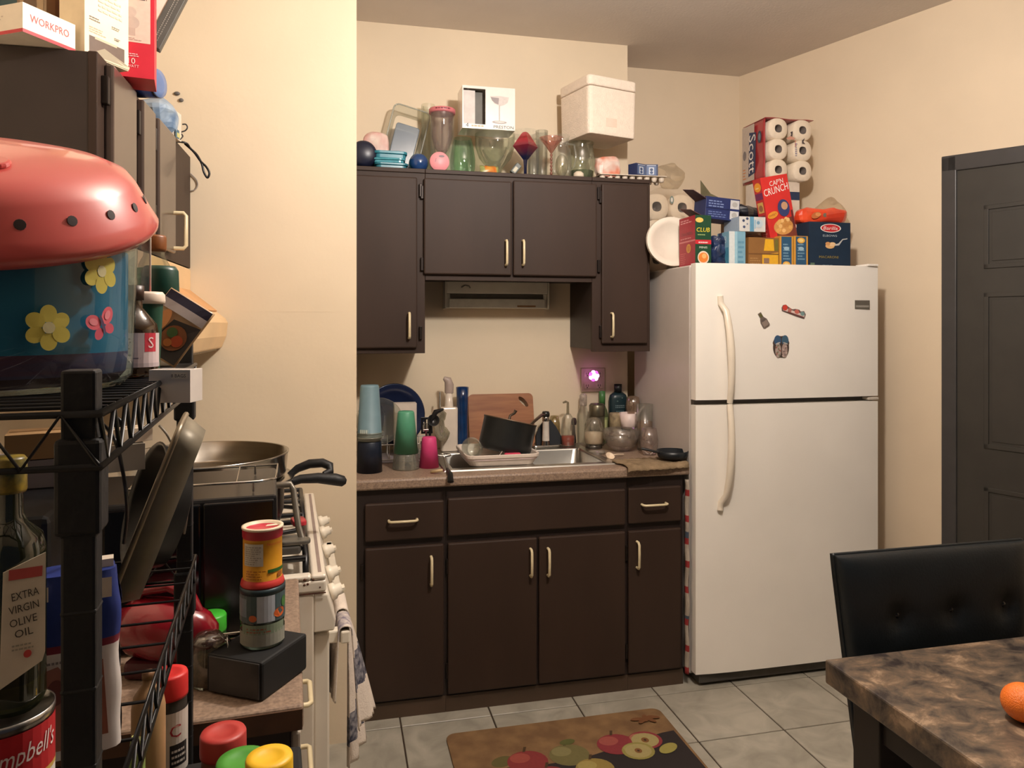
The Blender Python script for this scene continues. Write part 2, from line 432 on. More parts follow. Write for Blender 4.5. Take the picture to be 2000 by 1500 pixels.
# ================================================================== cabinets, worktop, sink, fridge
BROWN = mat((57, 42, 34), .55, spec=.3, nz=.10, ns=6, stretch=(1, 1, .25), bump=.05, bs=40)
BROWN_D = mat((42, 31, 27), .5, nz=.1, ns=6)
KICK = mat((78, 60, 46), .55, nz=.15, ns=9, stretch=(.3, 1, 1))
PULL = mat((222, 206, 168), .32, nz=.03)
HINGE = mat((40, 32, 28), .4, .6)
YF, YU = 2.84, 3.147
def pull(parent, x, y, z, horiz=False, L=.105, out=.026, r=.0055, name='handle', along='x'):
    """bow handle on a face that looks to -y"""
    h = L / 2; pts = [(-h, 0, 0), (-h, -out * .7, 0), (-h + .008, -out, 0), (0, -out * 1.05, 0), (h - .008, -out, 0), (h, -out * .7, 0), (h, 0, 0)]
    if not horiz: pts = [(0, p[1], p[0]) for p in pts]
    mb = MB().tube(pts, r, 8, sy=.9)
    return mb.build(name, PULL, parent, (x, y, z))
def slab(parent, name, u0, u1, zt, zb, yf, t=.019):
    x0, x1 = PX(u0, yf - t), PX(u1, yf - t)
    mb = MB().box(x0, x1, yf - t, yf - .0005, zb, zt)
    return mb.build(name, BROWN, parent, bevel=.006, seg=2), x0, x1
# --- base run
def carcass(x0, x1, z0, z1, y0, y1, parent):
    t = .016      # an open-topped box: sides, back, bottom and front frame
    mb = MB().box(x0, x0 + t, y0, y1, z0, z1).box(x1 - t, x1, y0, y1, z0, z1).box(x0 + t, x1 - t, y1 - t, y1, z0, z1).box(x0 + t, x1 - t, y0, y1 - t, z0, z0 + t)
    mb.box(x0 + t, x1 - t, y0, y0 + t, z0 + t, z1)
    if z0 > 1: mb.box(x0 + t, x1 - t, y0 + t, y1 - t, z1 - t, z1)
    return mb.build('body', BROWN_D, parent)
def base_unit(name, label, x0, x1):
    t = thing(name, label, 'cabinet', (0, 0, 0), group='sink run base cabinets')
    carcass(x0, x1, .055, .868, YF, YB - .001, t)
    MB().box(x0, x1, YF - .004, YF + .05, 0, .062).build('kick_board', KICK, t)
    return t
b1 = base_unit('base_cabinet', 'narrow dark brown base cabinet with one drawer left of the sink', .066, .4035)
d, a, b = slab(b1, 'drawer', 713, 867, .818, .676, YF); pull(d, PX(787, YF - .02), YF - .019, .752, True)
d, a, b = slab(b1, 'door', 713, 867, .651, .072, YF); p = P(842, 1114, Y=YF - .02); pull(d, p.x, YF - .019, p.z)
b2 = base_unit('base_cabinet', 'wide two-door dark brown base cabinet under the steel sink', .4045, 1.148)
slab(b2, 'false_front', 875, 1222, .823, .678, YF)
d, a, b = slab(b2, 'door', 875, 1049, .651, .072, YF); p = P(1036, 1098, Y=YF - .02); pull(d, p.x, YF - .019, p.z)
d, a, b = slab(b2, 'door', 1053, 1222, .651, .072, YF); p = P(1070, 1097, Y=YF - .02); pull(d, p.x, YF - .019, p.z)
b3 = base_unit('base_cabinet', 'narrow dark brown base cabinet with one drawer beside the fridge', 1.149, 1.394)
d, a, b = slab(b3, 'drawer', 1228, 1331, .825, .680, YF); pull(d, PX(1277, YF - .02), YF - .019, P(1277, 984, Y=YF - .02).z, True)
d, a, b = slab(b3, 'door', 1228, 1331, .651, .072, YF); p = P(1244, 1083, Y=YF - .02); pull(d, p.x, YF - .019, p.z)
for un, xs in ((b1, (.088,)), (b2, (.409, 1.142))):
    for x in xs:
        for z in (.56, .16): MB().box(x - .005, x + .005, YF - .012, YF, z - .03, z + .03).build('hinge', HINGE, un, bevel=.002)
# --- worktop with a cut-out for the sink
LAM = mat((164, 140, 120), .38, c2=(128, 108, 94), ns=160, detail=6)
SX0, SX1, SY0, SY1 = .41, 1.128, 2.90, 3.405
CT = .91
top = thing('worktop', 'speckled tan laminate worktop with rolled front edge around the sink', 'worktop', (0, 0, 0))
mb = MB(); x0, x1, y0 = .066, 1.412, 2.815
def nose(xa, xb):     # rolled front edge, extruded along x
    pr = [(SY0 + .02, CT - .04), (y0 + .004, CT - .04), (y0, CT - .034), (y0, CT - .01), (y0 + .003, CT - .003), (y0 + .010, CT), (SY0 + .02, CT)]
    n = len(pr); vs = [(xa, y, z) for y, z in pr] + [(xb, y, z) for y, z in pr]
    mb.add(vs, [tuple(range(n)), tuple(range(2 * n - 1, n - 1, -1))] + [(i, n + i, n + (i + 1) % n, (i + 1) % n) for i in range(n)])
nose(x0, x1)
mb.box(x0, SX0 + .02, SY0 + .02, YB - .001, CT - .04, CT).box(SX1 - .02, x1, SY0 + .02, YB - .001, CT - .04, CT).box(SX0 + .02, SX1 - .02, SY1 - .02, YB - .001, CT - .04, CT)
mb.build('counter', LAM, top)
# --- steel double sink
STEEL = mat((190, 188, 182), .28, 1, nz=.06, ns=8, stretch=(1, 12, 1))
sk = thing('kitchen_sink', 'double-bowl stainless steel sink set into the worktop', 'sink', (0, 0, 0))
mb = MB(); zt = CT + .005
bowls = ((.445, .755, 2.94, 3.30), (.785, 1.095, 2.94, 3.30))
xs = [SX0, bowls[0][0], bowls[0][1], bowls[1][0], bowls[1][1], SX1]; ys = [SY0, 2.94, 3.30, SY1]
for i in range(5):
    for j in range(3):
        if j == 1 and i in (1, 3): continue
        mb.add([(xs[i], ys[j], zt), (xs[i + 1], ys[j], zt), (xs[i + 1], ys[j + 1], zt), (xs[i], ys[j + 1], zt)], [(0, 1, 2, 3)])
mb.add([(SX0, SY0, zt), (SX1, SY0, zt), (SX1, SY1, zt), (SX0, SY1, zt), (SX0 - .004, SY0 - .004, CT), (SX1 + .004, SY0 - .004, CT), (SX1 + .004, SY1 + .004, CT), (SX0 - .004, SY1 + .004, CT)], [(0, 4, 5, 1), (1, 5, 6, 2), (2, 6, 7, 3), (3, 7, 4, 0)])
mb.build('rim', STEEL, sk)
for bx0, bx1, by0, by1 in bowls:
    mb = MB(); o = rr(bx0, bx1, by0, by1, .001, 3); rows = []
    for r, z, ins in ((.002, zt, 0), (.03, zt - .008, .004), (.045, zt - .15, .012), (.05, zt - .17, .03)):
        rows.append([(x, y, z) for x, y in rr(bx0 + ins, bx1 - ins, by0 + ins, by1 - ins, r, 4)])
    n = len(rows[0]); vs = [p for q in rows for p in q]
    fs = [(k * n + i, (k + 1) * n + i, (k + 1) * n + (i + 1) % n, k * n + (i + 1) % n) for k in range(3) for i in range(n)] + [tuple(range(3 * n, 4 * n))]
    mb.add(vs, fs, 0, True); q = mb.build('bowl', STEEL, sk)
    MB().lathe([(.0, .002), (.03, .002), (.042, .004), (.045, .001)], 20, M=T((bx0 + bx1) / 2, (by0 + by1) / 2, zt - .17)).build('drain', mat((120, 118, 112), .35, 1), q)
# --- upper units
def upper(name, label, x0, x1, z0, z1):
    t = thing(name, label, 'cabinet', (0, 0, 0), group='wall cabinets over the sink')
    carcass(x0, x1, z0 + .012, z1, YU + .019, YB - .001, t)
    MB().box(x0, x1, YU, YU + .019, z0, z1).build('face_frame', BROWN, t, bevel=.0015)
    MB().box(x0 - .0, x1 + .0, YU - .006, YU, z1 - .018, z1).build('top_rail', BROWN, t, bevel=.002)
    return t
UZ0, UZ1, UZM = 1.368, 2.148, 1.678
u1 = upper('wall_cabinet', 'tall dark brown wall cabinet with one door left over the sink', .066, .3595, UZ0, UZ1)
d, a, b = slab(u1, 'door', 680, 815, PZ(750, 345, YU), PZ(750, 680, YU), YU); p = P(799, 636, Y=YU - .02); pull(d, p.x, YU - .019, p.z)
u2 = upper('wall_cabinet', 'short two-door dark brown wall cabinet above the white light fixture', .3605, 1.1045, UZM, UZ1)
d, a, b = slab(u2, 'door', 828, 1000, PZ(900, 352, YU), PZ(900, 537, YU), YU); p = P(988, 494, Y=YU - .02); pull(d, p.x, YU - .019, p.z)
d, a, b = slab(u2, 'door', 1003, 1166, PZ(1080, 357, YU), PZ(1080, 540, YU), YU); p = P(1021, 494, Y=YU - .02); pull(d, p.x, YU - .019, p.z)
u3 = upper('wall_cabinet', 'tall dark brown wall cabinet with one door next to the fridge', 1.1055, 1.383, UZ0, UZ1)
d, a, b = slab(u3, 'door', 1176, 1266, PZ(1220, 362, YU), PZ(1220, 671, YU), YU); p = P(1194, 635, Y=YU - .02); pull(d, p.x, YU - .019, p.z)
for un, u, vs_ in ((u1, 821.5, (372, 650)), (u2, 824, (376, 516)), (u2, 1169, (378, 520)), (u3, 1172.5, (385, 648))):
    for v in vs_:
        q = P(u, v, Y=YU - .004); MB().box(q.x - .006, q.x + .006, YU - .014, YU, q.z - .028, q.z + .028).build('hinge', HINGE, un, bevel=.002)
# --- light fixture under the short wall cabinet
FX = thing('light_fixture', 'white under-cabinet light fixture with a slotted front on the sink wall', 'lamp', (0, 0, 0))
WHT = mat((226, 222, 208), .45, nz=.05, ns=12)
fx0, fx1, fy = PX(872, 3.40), PX(1070, 3.40), 3.40
fz1, fz0 = UZM + .0115, PZ(960, 602, 3.40)
mb = MB(); mb.box(fx0, fx1, fy, YB - .001, fz0 + .068, fz1).box(fx0, fx1, fy + .02, YB - .001, fz0, fz0 + .068)
mb.build('housing', WHT, FX, bevel=.003)
MB().box(fx0 + .012, fx1 - .012, fy - .002, fy + .02, fz0, fz0 + .044).build('diffuser', mat((214, 212, 200), .3), FX, bevel=.004)
MB().box(fx0 + .02, fx1 - .02, fy + .012, fy + .0195, fz0 + .046, fz0 + .066).build('slot', mat((88, 84, 76), .6), FX)
for x in (fx0 - .007, fx1 + .001): MB().box(x, x + .006, fy - .004, YB - .001, fz0 - .003, fz1 - .001).build('end_cap', WHT, FX, bevel=.002)
MB().box(PX(1010, fy), PX(1046, fy), fy - .003, fy - .0018, fz0 + .006, fz0 + .014).build('sticker', mat((150, 112, 70), .5), FX)
MB().tube([(fx0 + .07, fy - .001, fz1 - .028), (fx0 + .085, fy - .006, fz1 - .018), (fx0 + .105, fy - .006, fz1 - .022), (fx0 + .11, fy - .001, fz1 - .03)], .003, 6).build('switch', mat((120, 116, 104), .5), FX)
# --- fridge
FW = mat((246, 240, 231), .38, nz=.025, ns=3, bump=.06, bs=260)
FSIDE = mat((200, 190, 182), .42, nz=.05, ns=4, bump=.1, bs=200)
FR0, FR1, FY = 1.426, 2.292, 2.775
fr = thing('refrigerator', 'tall white top-freezer refrigerator between the cabinets and the door', 'refrigerator', (0, 0, 0))
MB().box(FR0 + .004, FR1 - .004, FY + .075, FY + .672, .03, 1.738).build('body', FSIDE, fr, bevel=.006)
MB().box(FR0 + .012, FR1 - .012, FY + .055, FY + .0745, .06, 1.728).build('gasket', mat((96, 92, 88), .6), fr)
def fdoor(z0, z1, nm, lab):
    mb = MB(); n = 12
    # slightly bowed front
    def fn(a, b): return (FR0 + (FR1 - FR0) * a, FY + .012 * (2 * a - 1) ** 4, z0 + (z1 - z0) * b)
    mb.grid(n, 1, fn, smooth=True)
    vs = [(FR0, FY + .012, z0), (FR0, FY + .054, z0), (FR0, FY + .054, z1), (FR0, FY + .012, z1)]
    mb.add(vs, [(3, 2, 1, 0)])
    mb.add([(FR1, y, z) for _, y, z in vs], [(0, 1, 2, 3)])
    top_ = [fn(i / n, 1) for i in range(n + 1)]; bot = [fn(i / n, 0) for i in range(n + 1)]
    mb.add(top_ + [(FR1, FY + .054, z1), (FR0, FY + .054, z1)], [tuple(range(n + 3))])
    mb.add(bot + [(FR1, FY + .054, z0), (FR0, FY + .054, z0)], [tuple(range(n + 2, -1, -1))])
    return mb.build(nm, FW, fr, bevel=.005, label=lab)
DZ = P(1540, 783, Y=FY).z
fd = fdoor(DZ + .011, 1.742, 'freezer_door', 'smaller upper freezer door'); md = fdoor(.055, DZ - .011, 'fridge_door', 'tall lower fridge door')
MB().box(FR0 + .02, FR1 - .02, FY + .02, FY + .10, .012, .048).build('grille', mat((74, 70, 64), .6, nz=.1), fr, bevel=.004)
for x in (FR0 + .06, FR1 - .06):
    for y in (FY + .12, FY + .62): MB().lathe([(0, 0), (.02, 0), (.02, .01), (.012, .012), (.012, .032), (0, .032)], 12, M=T(x, y, 0)).build('foot', mat((50, 48, 46), .6), fr)
HW = mat((232, 220, 202), .3, nz=.02)
hx = PX(1411, FY)
def fhandle(par, z0, z1, flip):
    # long bowed grip: thick free end that curls into the door, slim end at the split
    pts = []; rs = []
    for i in range(15):
        t = i / 14; z = z0 + (z1 - z0) * t
        e = t if not flip else 1 - t             # e=1 at the free end
        y = -.004 - .05 * math.sin(PI * min(1, (0.12 + e * .95))) ** .6 if e < .96 else -.006
        pts.append((0.0 + .014 * (1 - e) ** .6 * 1.2 - .012 * (e > .9), y, z)); rs.append(.0125 + .004 * (1 - abs(2 * e - 1)))
    mb = MB().tube(pts, rs, 10, sy=.8)
    return mb.build('handle', HW, par, (hx, FY + .002, 0))
fhandle(fd, DZ + .002, PZ(1411, 578, FY), False); fhandle(md, PZ(1411, 996, FY), DZ - .004, True)
MB().box(FR1 - .06, FR1 - .005, FY + .0, FY + .08, 1.7425, 1.752).build('hinge_cover', FW, fr, bevel=.003)
MB().box(FR1 - .05, FR1 - .002, FY + .004, FY + .05, DZ - .006, DZ + .006).build('hinge_cover', mat((200, 190, 176), .5), fr, bevel=.002)
q = P(1685, 595, Y=FY)
pl = MB().box(-.037, .037, -.0015, 0, -.019, .019).build('name_plate', mat((132, 126, 116), .35, .5), fd, (q.x, FY + .0035, q.z), bevel=.0008)
Art(lambda a, b, l: (-.037 + .074 * a, -.0015 - l, -.019 + .038 * b), .074, .038).rect(.06, .2, .94, .42, (158, 152, 142)).rect(.06, .55, .94, .6, (110, 104, 96)).done(pl, 'embossed_line')
# magnets on the freezer door
q = P(1525, 677, Y=FY)
def outline(fn, n=40): return [fn(2 * PI * i / n) for i in range(n)]
def magnet(label, u, v, pts, c, rot=0, t=.004, cat='magnet'):
    q = P(u, v, Y=FY)
    o = MB().prism(pts, 0, t, M=RX(90)).build('magnet', mat(c, .4, nz=.15, ns=60), None, (q.x, FY + .0005, q.z), (0, rot, 0), bevel=.001, label=label, cat=cat, group='magnets on the freezer door')
    return o, Art(lambda a, b, l: (a, -t - l, b), 1, 1)
o, A = magnet('pair-of-sandals magnet with blue toes on the freezer door', 1525, 677, outline(lambda t: (.037 * math.cos(t) * (1 - .06 * math.sin(t)) * (1 + .12 * (math.sin(t) > .2)), .05 * math.sin(t) - .006 * math.exp(-(math.cos(t) / .3) ** 2) * (1 if math.sin(t) > 0 else -1))), (78, 64, 58))
A.ell(-.0175, .026, .0165, .022, (58, 88, 120)); A.ell(.0175, .026, .0165, .022, (64, 96, 118)); A.ell(-.015, -.016, .0135, .03, (176, 158, 150)); A.ell(.015, -.016, .0135, .03, (168, 146, 138))
for k in range(14): A.ell((-.015, .015)[k % 2] + .008 * math.sin(k * 2.3), .004 - .0034 * k, .006, .003, ((120, 124, 100), (196, 176, 168), (150, 96, 84), (130, 112, 108))[k % 4], 25 * k)
A.rect(-.0012, -.046, .0012, .042, (70, 58, 54)); A.ell(-.0175, .014, .012, .003, (190, 186, 178), 20); A.ell(.0175, .014, .012, .003, (180, 176, 168), -20); A.done(o, 'printed_scene')
o, A = magnet('small grey bottle-shaped magnet on the freezer door', 1490, 625, [(-.012, -.035), (.012, -.035), (.017, -.03), (.017, -.004), (.011, .006), (.008, .012), (.008, .034), (-.008, .034), (-.008, .012), (-.013, .004), (-.017, -.006), (-.017, -.03)], (112, 100, 92), -32)
A.rect(-.013, -.028, .013, -.006, (144, 128, 118)); A.rect(-.006, .014, .006, .03, (96, 92, 52)); A.ell(0, -.001, .01, .005, (92, 82, 78)); A.done(o, 'printed_label')
o, A = magnet('red and white lettered souvenir magnet tilted on the freezer door', 1550, 609, [(-.055, -.013), (-.02, -.014), (.02, -.015), (.055, -.014), (.057, .006), (.045, .017), (.03, .011), (.022, .016), (.004, .014), (-.01, .008), (-.03, .012), (-.045, .018), (-.057, .012), (-.06, 0)], (110, 84, 80), 17)
A.rect(-.052, -.009, .052, .003, (214, 196, 188)); A.ell(-.046, .004, .012, .012, (206, 66, 54)); A.ell(-.022, .0, .009, .01, (176, 110, 100)); A.ell(.012, .004, .011, .009, (196, 104, 92)); A.ell(.04, .004, .01, .009, (120, 150, 150)); A.rect(-.03, -.011, .05, -.007, (120, 70, 66)); A.done(o, 'printed_letters')
# towel tucked in the gap beside the base cabinet
mb = MB()
def tw(a, b): return (1.397 + .013 * a + .003 * math.sin(b * 23) * a, 2.834 - .016 * math.sin(PI * a) - .01 + .004 * math.sin(b * 31), .05 + .80 * b)
RED, OFF, BLU = 0, 1, 2
mb.grid(6, 60, tw, mf=lambda a, b: (0 if int(b * 30 + .7 * math.sin(b * 9)) % 4 in (0,) else 2 if int(b * 30) in (21, 8) else 1))
mb.build('dish_towel', [mat((150, 44, 44), .9), mat((176, 164, 150), .9, bump=.4, bs=300), mat((70, 84, 100), .9)], None, thick=.004, label='red and white striped cloth hanging in the gap beside the fridge', cat='towel')
# outlet with glowing night light
q0, q1 = P(1134, 719, Y=YB), P(1181, 765, Y=YB)
ox, oz = (q0.x + q1.x) / 2, (q0.z + q1.z) / 2; ow, oh = q1.x - q0.x, q0.z - q1.z
ou = MB().box(-ow / 2, ow / 2, -.006, 0, -oh / 2, oh / 2).build('wall_outlet', mat((198, 176, 156), .4), None, (ox, YB - .0005, oz), bevel=.003, label='double wall outlet plate above the worktop right of the sink', cat='outlet')
for s in (-1, 1):
    for k in (-1, 1):
        so = MB().box(-.016, .016, -.0085, -.006, -.013, .013).build('socket', mat((206, 186, 166), .4), ou, (s * ow / 4, 0, k * oh / 4), bevel=.003)
        A = Art(lambda a, b, l: (a, -.0085 - l, b), 1, 1); A.rect(-.007, -.002, -.004, .008, (44, 38, 36)); A.rect(.004, -.002, .007, .008, (44, 38, 36)); A.ell(0, -.007, .003, .003, (44, 38, 36)); A.done(so, 'slots')
q = P(1160, 734, Y=YB - .05)
nl = thing('night_light', 'small glowing pink night light plugged into the outlet', 'night light', (q.x, YB - .007, q.z))
MB().box(-.012, .022, -.035, 0, -.016, .014).build('plug_body', mat((110, 100, 104), .4), nl, bevel=.004)
fl = MB(); fl.ball((0, -.048, 0), .015, .012, .015, 12)
GLOW = mat((255, 170, 250), .4, nz=.3, ns=70, c2=None, emis=3.2); GLOW2 = mat((250, 90, 225), .4, nz=.2, ns=50, emis=1.6)
for k in range(7):
    a = 2 * PI * k / 7; fl.ball((.016 * math.cos(a), -.044, .016 * math.sin(a)), .0115, .009, .0115, 10, k % 2)
fl.build('lit_flower', [GLOW, GLOW2], nl)
MB().tube([(.016, -.025, .004), (.03, -.03, .004), (.034, -.028, -.004), (.026, -.024, -.008)], .004, 8).build('clip', glass((200, 200, 205), .25), nl)
# ================================================================== the run along the left wall: wall cabinet, hood, stove, worktop
CW = mat((226, 216, 200), .35, nz=.04, ns=6)
CWD = mat((206, 198, 184), .45, c2=(196, 186, 170), ns=9)
BLK = mat((20, 20, 22), .35, nz=.2, ns=20)
BLKR = mat((16, 17, 20), .55, nz=.2, ns=30, bump=.15, bs=120)
CHR = mat((200, 198, 194), .14, 1, nz=.03)
SSTEEL = mat((186, 182, 174), .2, 1, nz=.05, ns=6, stretch=(1, 1, 14))
DKGREY = mat((92, 90, 86), .4, .3, nz=.1)
lc = thing('wall_cabinet', 'three-door brown wall cabinet on the left wall with boxes piled on top', 'cabinet', (0, 0, 0))
LX, LY0, LY1, LZ0, LZ1 = -.488, 1.704, 2.705, 1.68, 2.056
MB().box(-.809, LX - .001, LY0, LY1, LZ0, LZ1).build('body', mat((50, 39, 34), .6, nz=.14, ns=8), lc)
MB().box(LX - .018, LX, LY0 - .001, LY1, LZ0, LZ1 + .002).build('face_frame', BROWN, lc, bevel=.002)
LB = mat((76, 62, 54), .28, nz=.08, ns=7, coat=.25)
for k, (ua, ub) in enumerate(((222, 268), (281, 305), (312, 344))):
    y0, y1 = P(ua, VH, X=LX + .019).y, P(ub, VH, X=LX + .019).y
    d = MB().box(LX + .0005, LX + .019, y0, y1, LZ0 + .02, LZ1 - .008).build('door', LB, lc, bevel=.005)
    if k == 2:
        pts = [(LX + .018, 0, -.052), (LX + .045, 0, -.052), (LX + .052, 0, -.044), (LX + .052, 0, .044), (LX + .045, 0, .052), (LX + .018, 0, .052)]
        MB().tube(pts, .006, 8).build('handle', PULL, d, (0, y1 - .03, LZ0 + .085))
    for z in (LZ0 + .1, LZ1 - .07): MB().box(LX, LX + .014, y0 - .022, y0 - .004, z - .03, z + .03).build('hinge', HINGE, lc, bevel=.002)
# range hood under its far end
hood = thing('range_hood', 'cream range hood with a sloping front under the left wall cabinet', 'range hood', (0, 0, 0))
pr = [(-.80, 1.679), (-.44, 1.60), (-.372, 1.50), (-.366, 1.475), (-.372, 1.44), (-.385, 1.415), (-.395, 1.41), (-.80, 1.41)]
pr = [(-.80, 1.678), (-.487, 1.678), (-.487, 1.60), (-.375, 1.51), (-.367, 1.495), (-.372, 1.45), (-.388, 1.408), (-.80, 1.408)]
mb = MB(); y0, y1 = 1.95, 2.706; n = len(pr)
mb.add([(x, y0, z) for x, z in pr] + [(x, y1, z) for x, z in pr], [tuple(range(n)), tuple(range(2 * n - 1, n - 1, -1))] + [(i, n + i, n + (i + 1) % n, (i + 1) % n) for i in range(n)])
mb.build('hood_shell', mat((232, 196, 148), .45, nz=.05, ns=6), hood, bevel=.006)
MB().box(-.78, -.40, y0 + .03, y1 - .03, 1.402, 1.409).build('filter', mat((150, 136, 110), .5, .4, nz=.2, ns=60), hood)
MB().hexa([(-.486, y0 + .10, 1.602), (-.40, y0 + .10, 1.533), (-.40, y1 - .03, 1.533), (-.486, y1 - .03, 1.602)], [(-.484, y0 + .10, 1.605), (-.398, y0 + .10, 1.536), (-.398, y1 - .03, 1.536), (-.484, y1 - .03, 1.605)]).build('front_panel', mat((214, 160, 106), .5, nz=.1, ns=7), hood)
# --- stove
SM = T(-.026, 1.773, 0) @ RZ(3.58)
SROT = 3.58
stv = thing('stove', 'white gas stove with black grates, rust spots and towels on the oven handle', 'stove', (-.026, 1.773, 0), SROT)
RUST = mat((214, 200, 182), .45, c2=(224, 214, 198), ns=14)
SL = .875
MB().box(-.655, -.028, 0, SL, .03, .868).build('body', RUST, stv, bevel=.004)
mb = MB()   # cooktop: a shallow tray with a raised rim
mb.box(-.655, 0, 0, SL, .868, .897).box(-.655, -.615, 0, SL, .897, .91).box(-.034, 0, 0, SL, .897, .91).box(-.615, -.034, 0, .03, .897, .91).box(-.615, -.034, SL - .03, SL, .897, .91)
mb.build('cooktop', CW, stv, bevel=.006, seg=3)
MB().box(-.018, -.010, .02, SL - .02, .9101, .9106).build('groove', mat((150, 132, 124), .6), stv)
for y, z in ((.0, .878), (.0, .885)):
    for k in range(3):
        x = -.05 + .045 * RND.random() - .02 * (k % 2)
        MB().lathe([(0, 0), (.002 + .002 * RND.random(), .0004), (0, .0008)], 7, M=T(x, -.0002, .872 + .03 * RND.random()) @ RX(90)).build('rust_spot', mat((96, 58, 40), .9), stv)
MB().box(-.6, -.001, -.0012, .0, .8665, .8695).build('rust_line', mat((90, 56, 42), .9, nz=.3, ns=50), stv)
pan = MB(); pr = [(-.028, .868), (.004, .862), (.022, .80), (.018, .775), (-.028, .775)]; n = len(pr)
pan.add([(x, .004, z) for x, z in pr] + [(x, SL - .004, z) for x, z in pr], [tuple(range(n)), tuple(range(2 * n - 1, n - 1, -1))] + [(i, n + i, n + (i + 1) % n, (i + 1) % n) for i in range(n)])
pan.build('control_panel', CW, stv, bevel=.004)
for y in (.10, .24, .44, .64, .77):
    k = MB().lathe([(0, 0), (.021, 0), (.02, .012), (.014, .016), (.013, .03), (0, .031)], 16).box(-.003, .003, -.013, .013, .029, .036)
    k.build('knob', mat((236, 226, 208), .3), stv, (.014, y, .832), (0, 73, 0))
od = MB().box(-.028, .008, .02, SL - .02, .25, .765).build('oven_door', CW, stv, bevel=.005)
MB().box(.008, .0095, .14, SL - .14, .36, .62).build('oven_window', mat((26, 26, 28), .15), od)
hb = MB().box(.036, .058, .05, SL - .05, .722, .752)
for y in (.06, SL - .09): hb.box(.006, .058, y, y + .03, .722, .752)
hb.build('oven_handle', mat((232, 222, 204), .35), od, bevel=.004)
MB().box(-.028, .005, .02, SL - .02, .04, .24).build('drawer', CW, stv, bevel=.005)
MB().box(-.655, -.632, .02, SL - .02, .91, 1.02).build('back_guard', CW, stv, bevel=.006)
for bx in (-.17, -.47):
    for by in (.22, .64):
        b = MB().lathe([(0, 0), (.05, 0), (.05, .008), (.036, .012), (.036, .02), (0, .022)], 20).build('burner', mat((34, 32, 32), .5, .3), stv, (bx, by, .897))
        g = MB()
        for sx in (-1, 1):
            g.tube([(sx * .125, -.17, .0), (sx * .125, -.17, .038), (sx * .125, .17, .038), (sx * .125, .17, .0)], .0075, 6)
            g.tube([(sx * .125, 0, .038), (sx * .025, 0, .040)], .007, 6)
        for sy in (-1, 1):
            g.tube([(-.125, sy * .17, .038), (.125, sy * .17, .038)], .0075, 6)
            g.tube([(0, sy * .17, .038), (0, sy * .03, .04)], .007, 6)
            for sx in (-1, 1): g.tube([(sx * .125, sy * .09, .038), (sx * .05, sy * .05, .0405)], .0065, 6)
        g.build('grate', BLK, stv, (bx, by, .8985))
# --- worktop beside the stove and the cabinet under it
cwt = MB()
cwt.box(-.775, -.062, -.60, -.006, .872, .91)
lw = cwt.build('worktop', LAM, None, (-.026, 1.773, 0), (0, 0, SROT), bevel=.006, seg=3, label='short tan laminate worktop between the stove and the wire rack', cat='worktop')
MB().box(-.775, -.064, -.6025, -.6, .874, .905).build('edge_strip', mat((84, 56, 38), .55, nz=.15), lw)
lb = thing('base_cabinet', 'dark base cabinet beside the stove with pale drawer fronts', 'cabinet', (-.026, 1.773, 0), SROT)
MB().box(-.775, -.082, -.585, -.008, .03, .871).build('body', mat((40, 28, 24), .6, nz=.1), lb)
for z0, z1 in ((.655, .86), (.43, .64), (.06, .415)):
    d = MB().box(-.0815, -.066, -.58, -.012, z0, z1).build('drawer', mat((176, 164, 148), .5, nz=.05), lb, bevel=.004)
    zz = {.655: .713, .43: .572, .06: .38}[z0]
    MB().tube([(-.067, -.052, 0), (-.046, -.052, 0), (-.040, -.044, 0), (-.040, .044, 0), (-.046, .052, 0), (-.067, .052, 0)], .0055, 8).build('handle', PULL, d, (0, -.15, zz))
def SL_(x, y, z): return SM @ Vector((x, y, z))
# --- dish towels over the oven handle
NAVY = mat((44, 46, 66), .9, c2=(150, 146, 150), ns=70, detail=2); TOW = mat((226, 212, 198), .92, nz=.05, ns=30, bump=.5, bs=240)
PRN = mat((220, 208, 196), .92, c2=(120, 112, 130), ns=45, detail=3)
def towel(y0, y1, front, back, lab, flare, bands, seed):
    zb = .7375; prof = []
    n1 = 26
    for i in range(n1): prof.append((1, front * (1 - i / n1)))
    arc = 8
    tot = []
    def fn(a, b):
        # b 0..1: front hem -> over the bar -> back hem
        L = front + .05 + back; s = b * L; y = y0 + (y1 - y0) * a
        wv = math.sin(a * 11 + seed) * .007 + math.sin(a * 23 + seed * 2) * .004
        if s < front:
            d = 1 - s / front; k = (s / front)
            dn = front - s
            x = .0625 + (1 - k) ** .9 * flare * (.1 + 1.0 * a) + wv * (1 - k) * 1.2; z = zb - dn + .014
        elif s < front + .05:
            q = (s - front) / .05 * PI; x = .047 + .0155 * math.cos(q); z = zb + .014 + .012 * math.sin(q)
        else:
            dn = s - front - .05; x = .0315 - .012 * (dn / back) + wv * .4 * dn / back; x = max(x, .0165); z = zb + .014 - dn
        return (x, y, z)
    def mf(a, b):
        for c0, c1, m in bands:
            if c0 < b < c1: return m
        return 0
    mb = MB().grid(12, 60, fn, mf=mf)
    return mb.build('dish_towel', [TOW, NAVY, PRN], None, (-.026, 1.773, 0), (0, 0, SROT), thick=.003, label=lab, cat='towel', group='towels on the oven handle')
towel(.052, .15, .245, .17, 'white dish towel with navy band draped over the near end of the oven handle', .066, ((.20, .38, 1), (.5, .68, 2)), 1)
towel(.17, .30, .40, .2, 'longer white dish towel with navy band hung further along the oven handle', .05, ((.09, .2, 1), (.5, .62, 2)), 4)
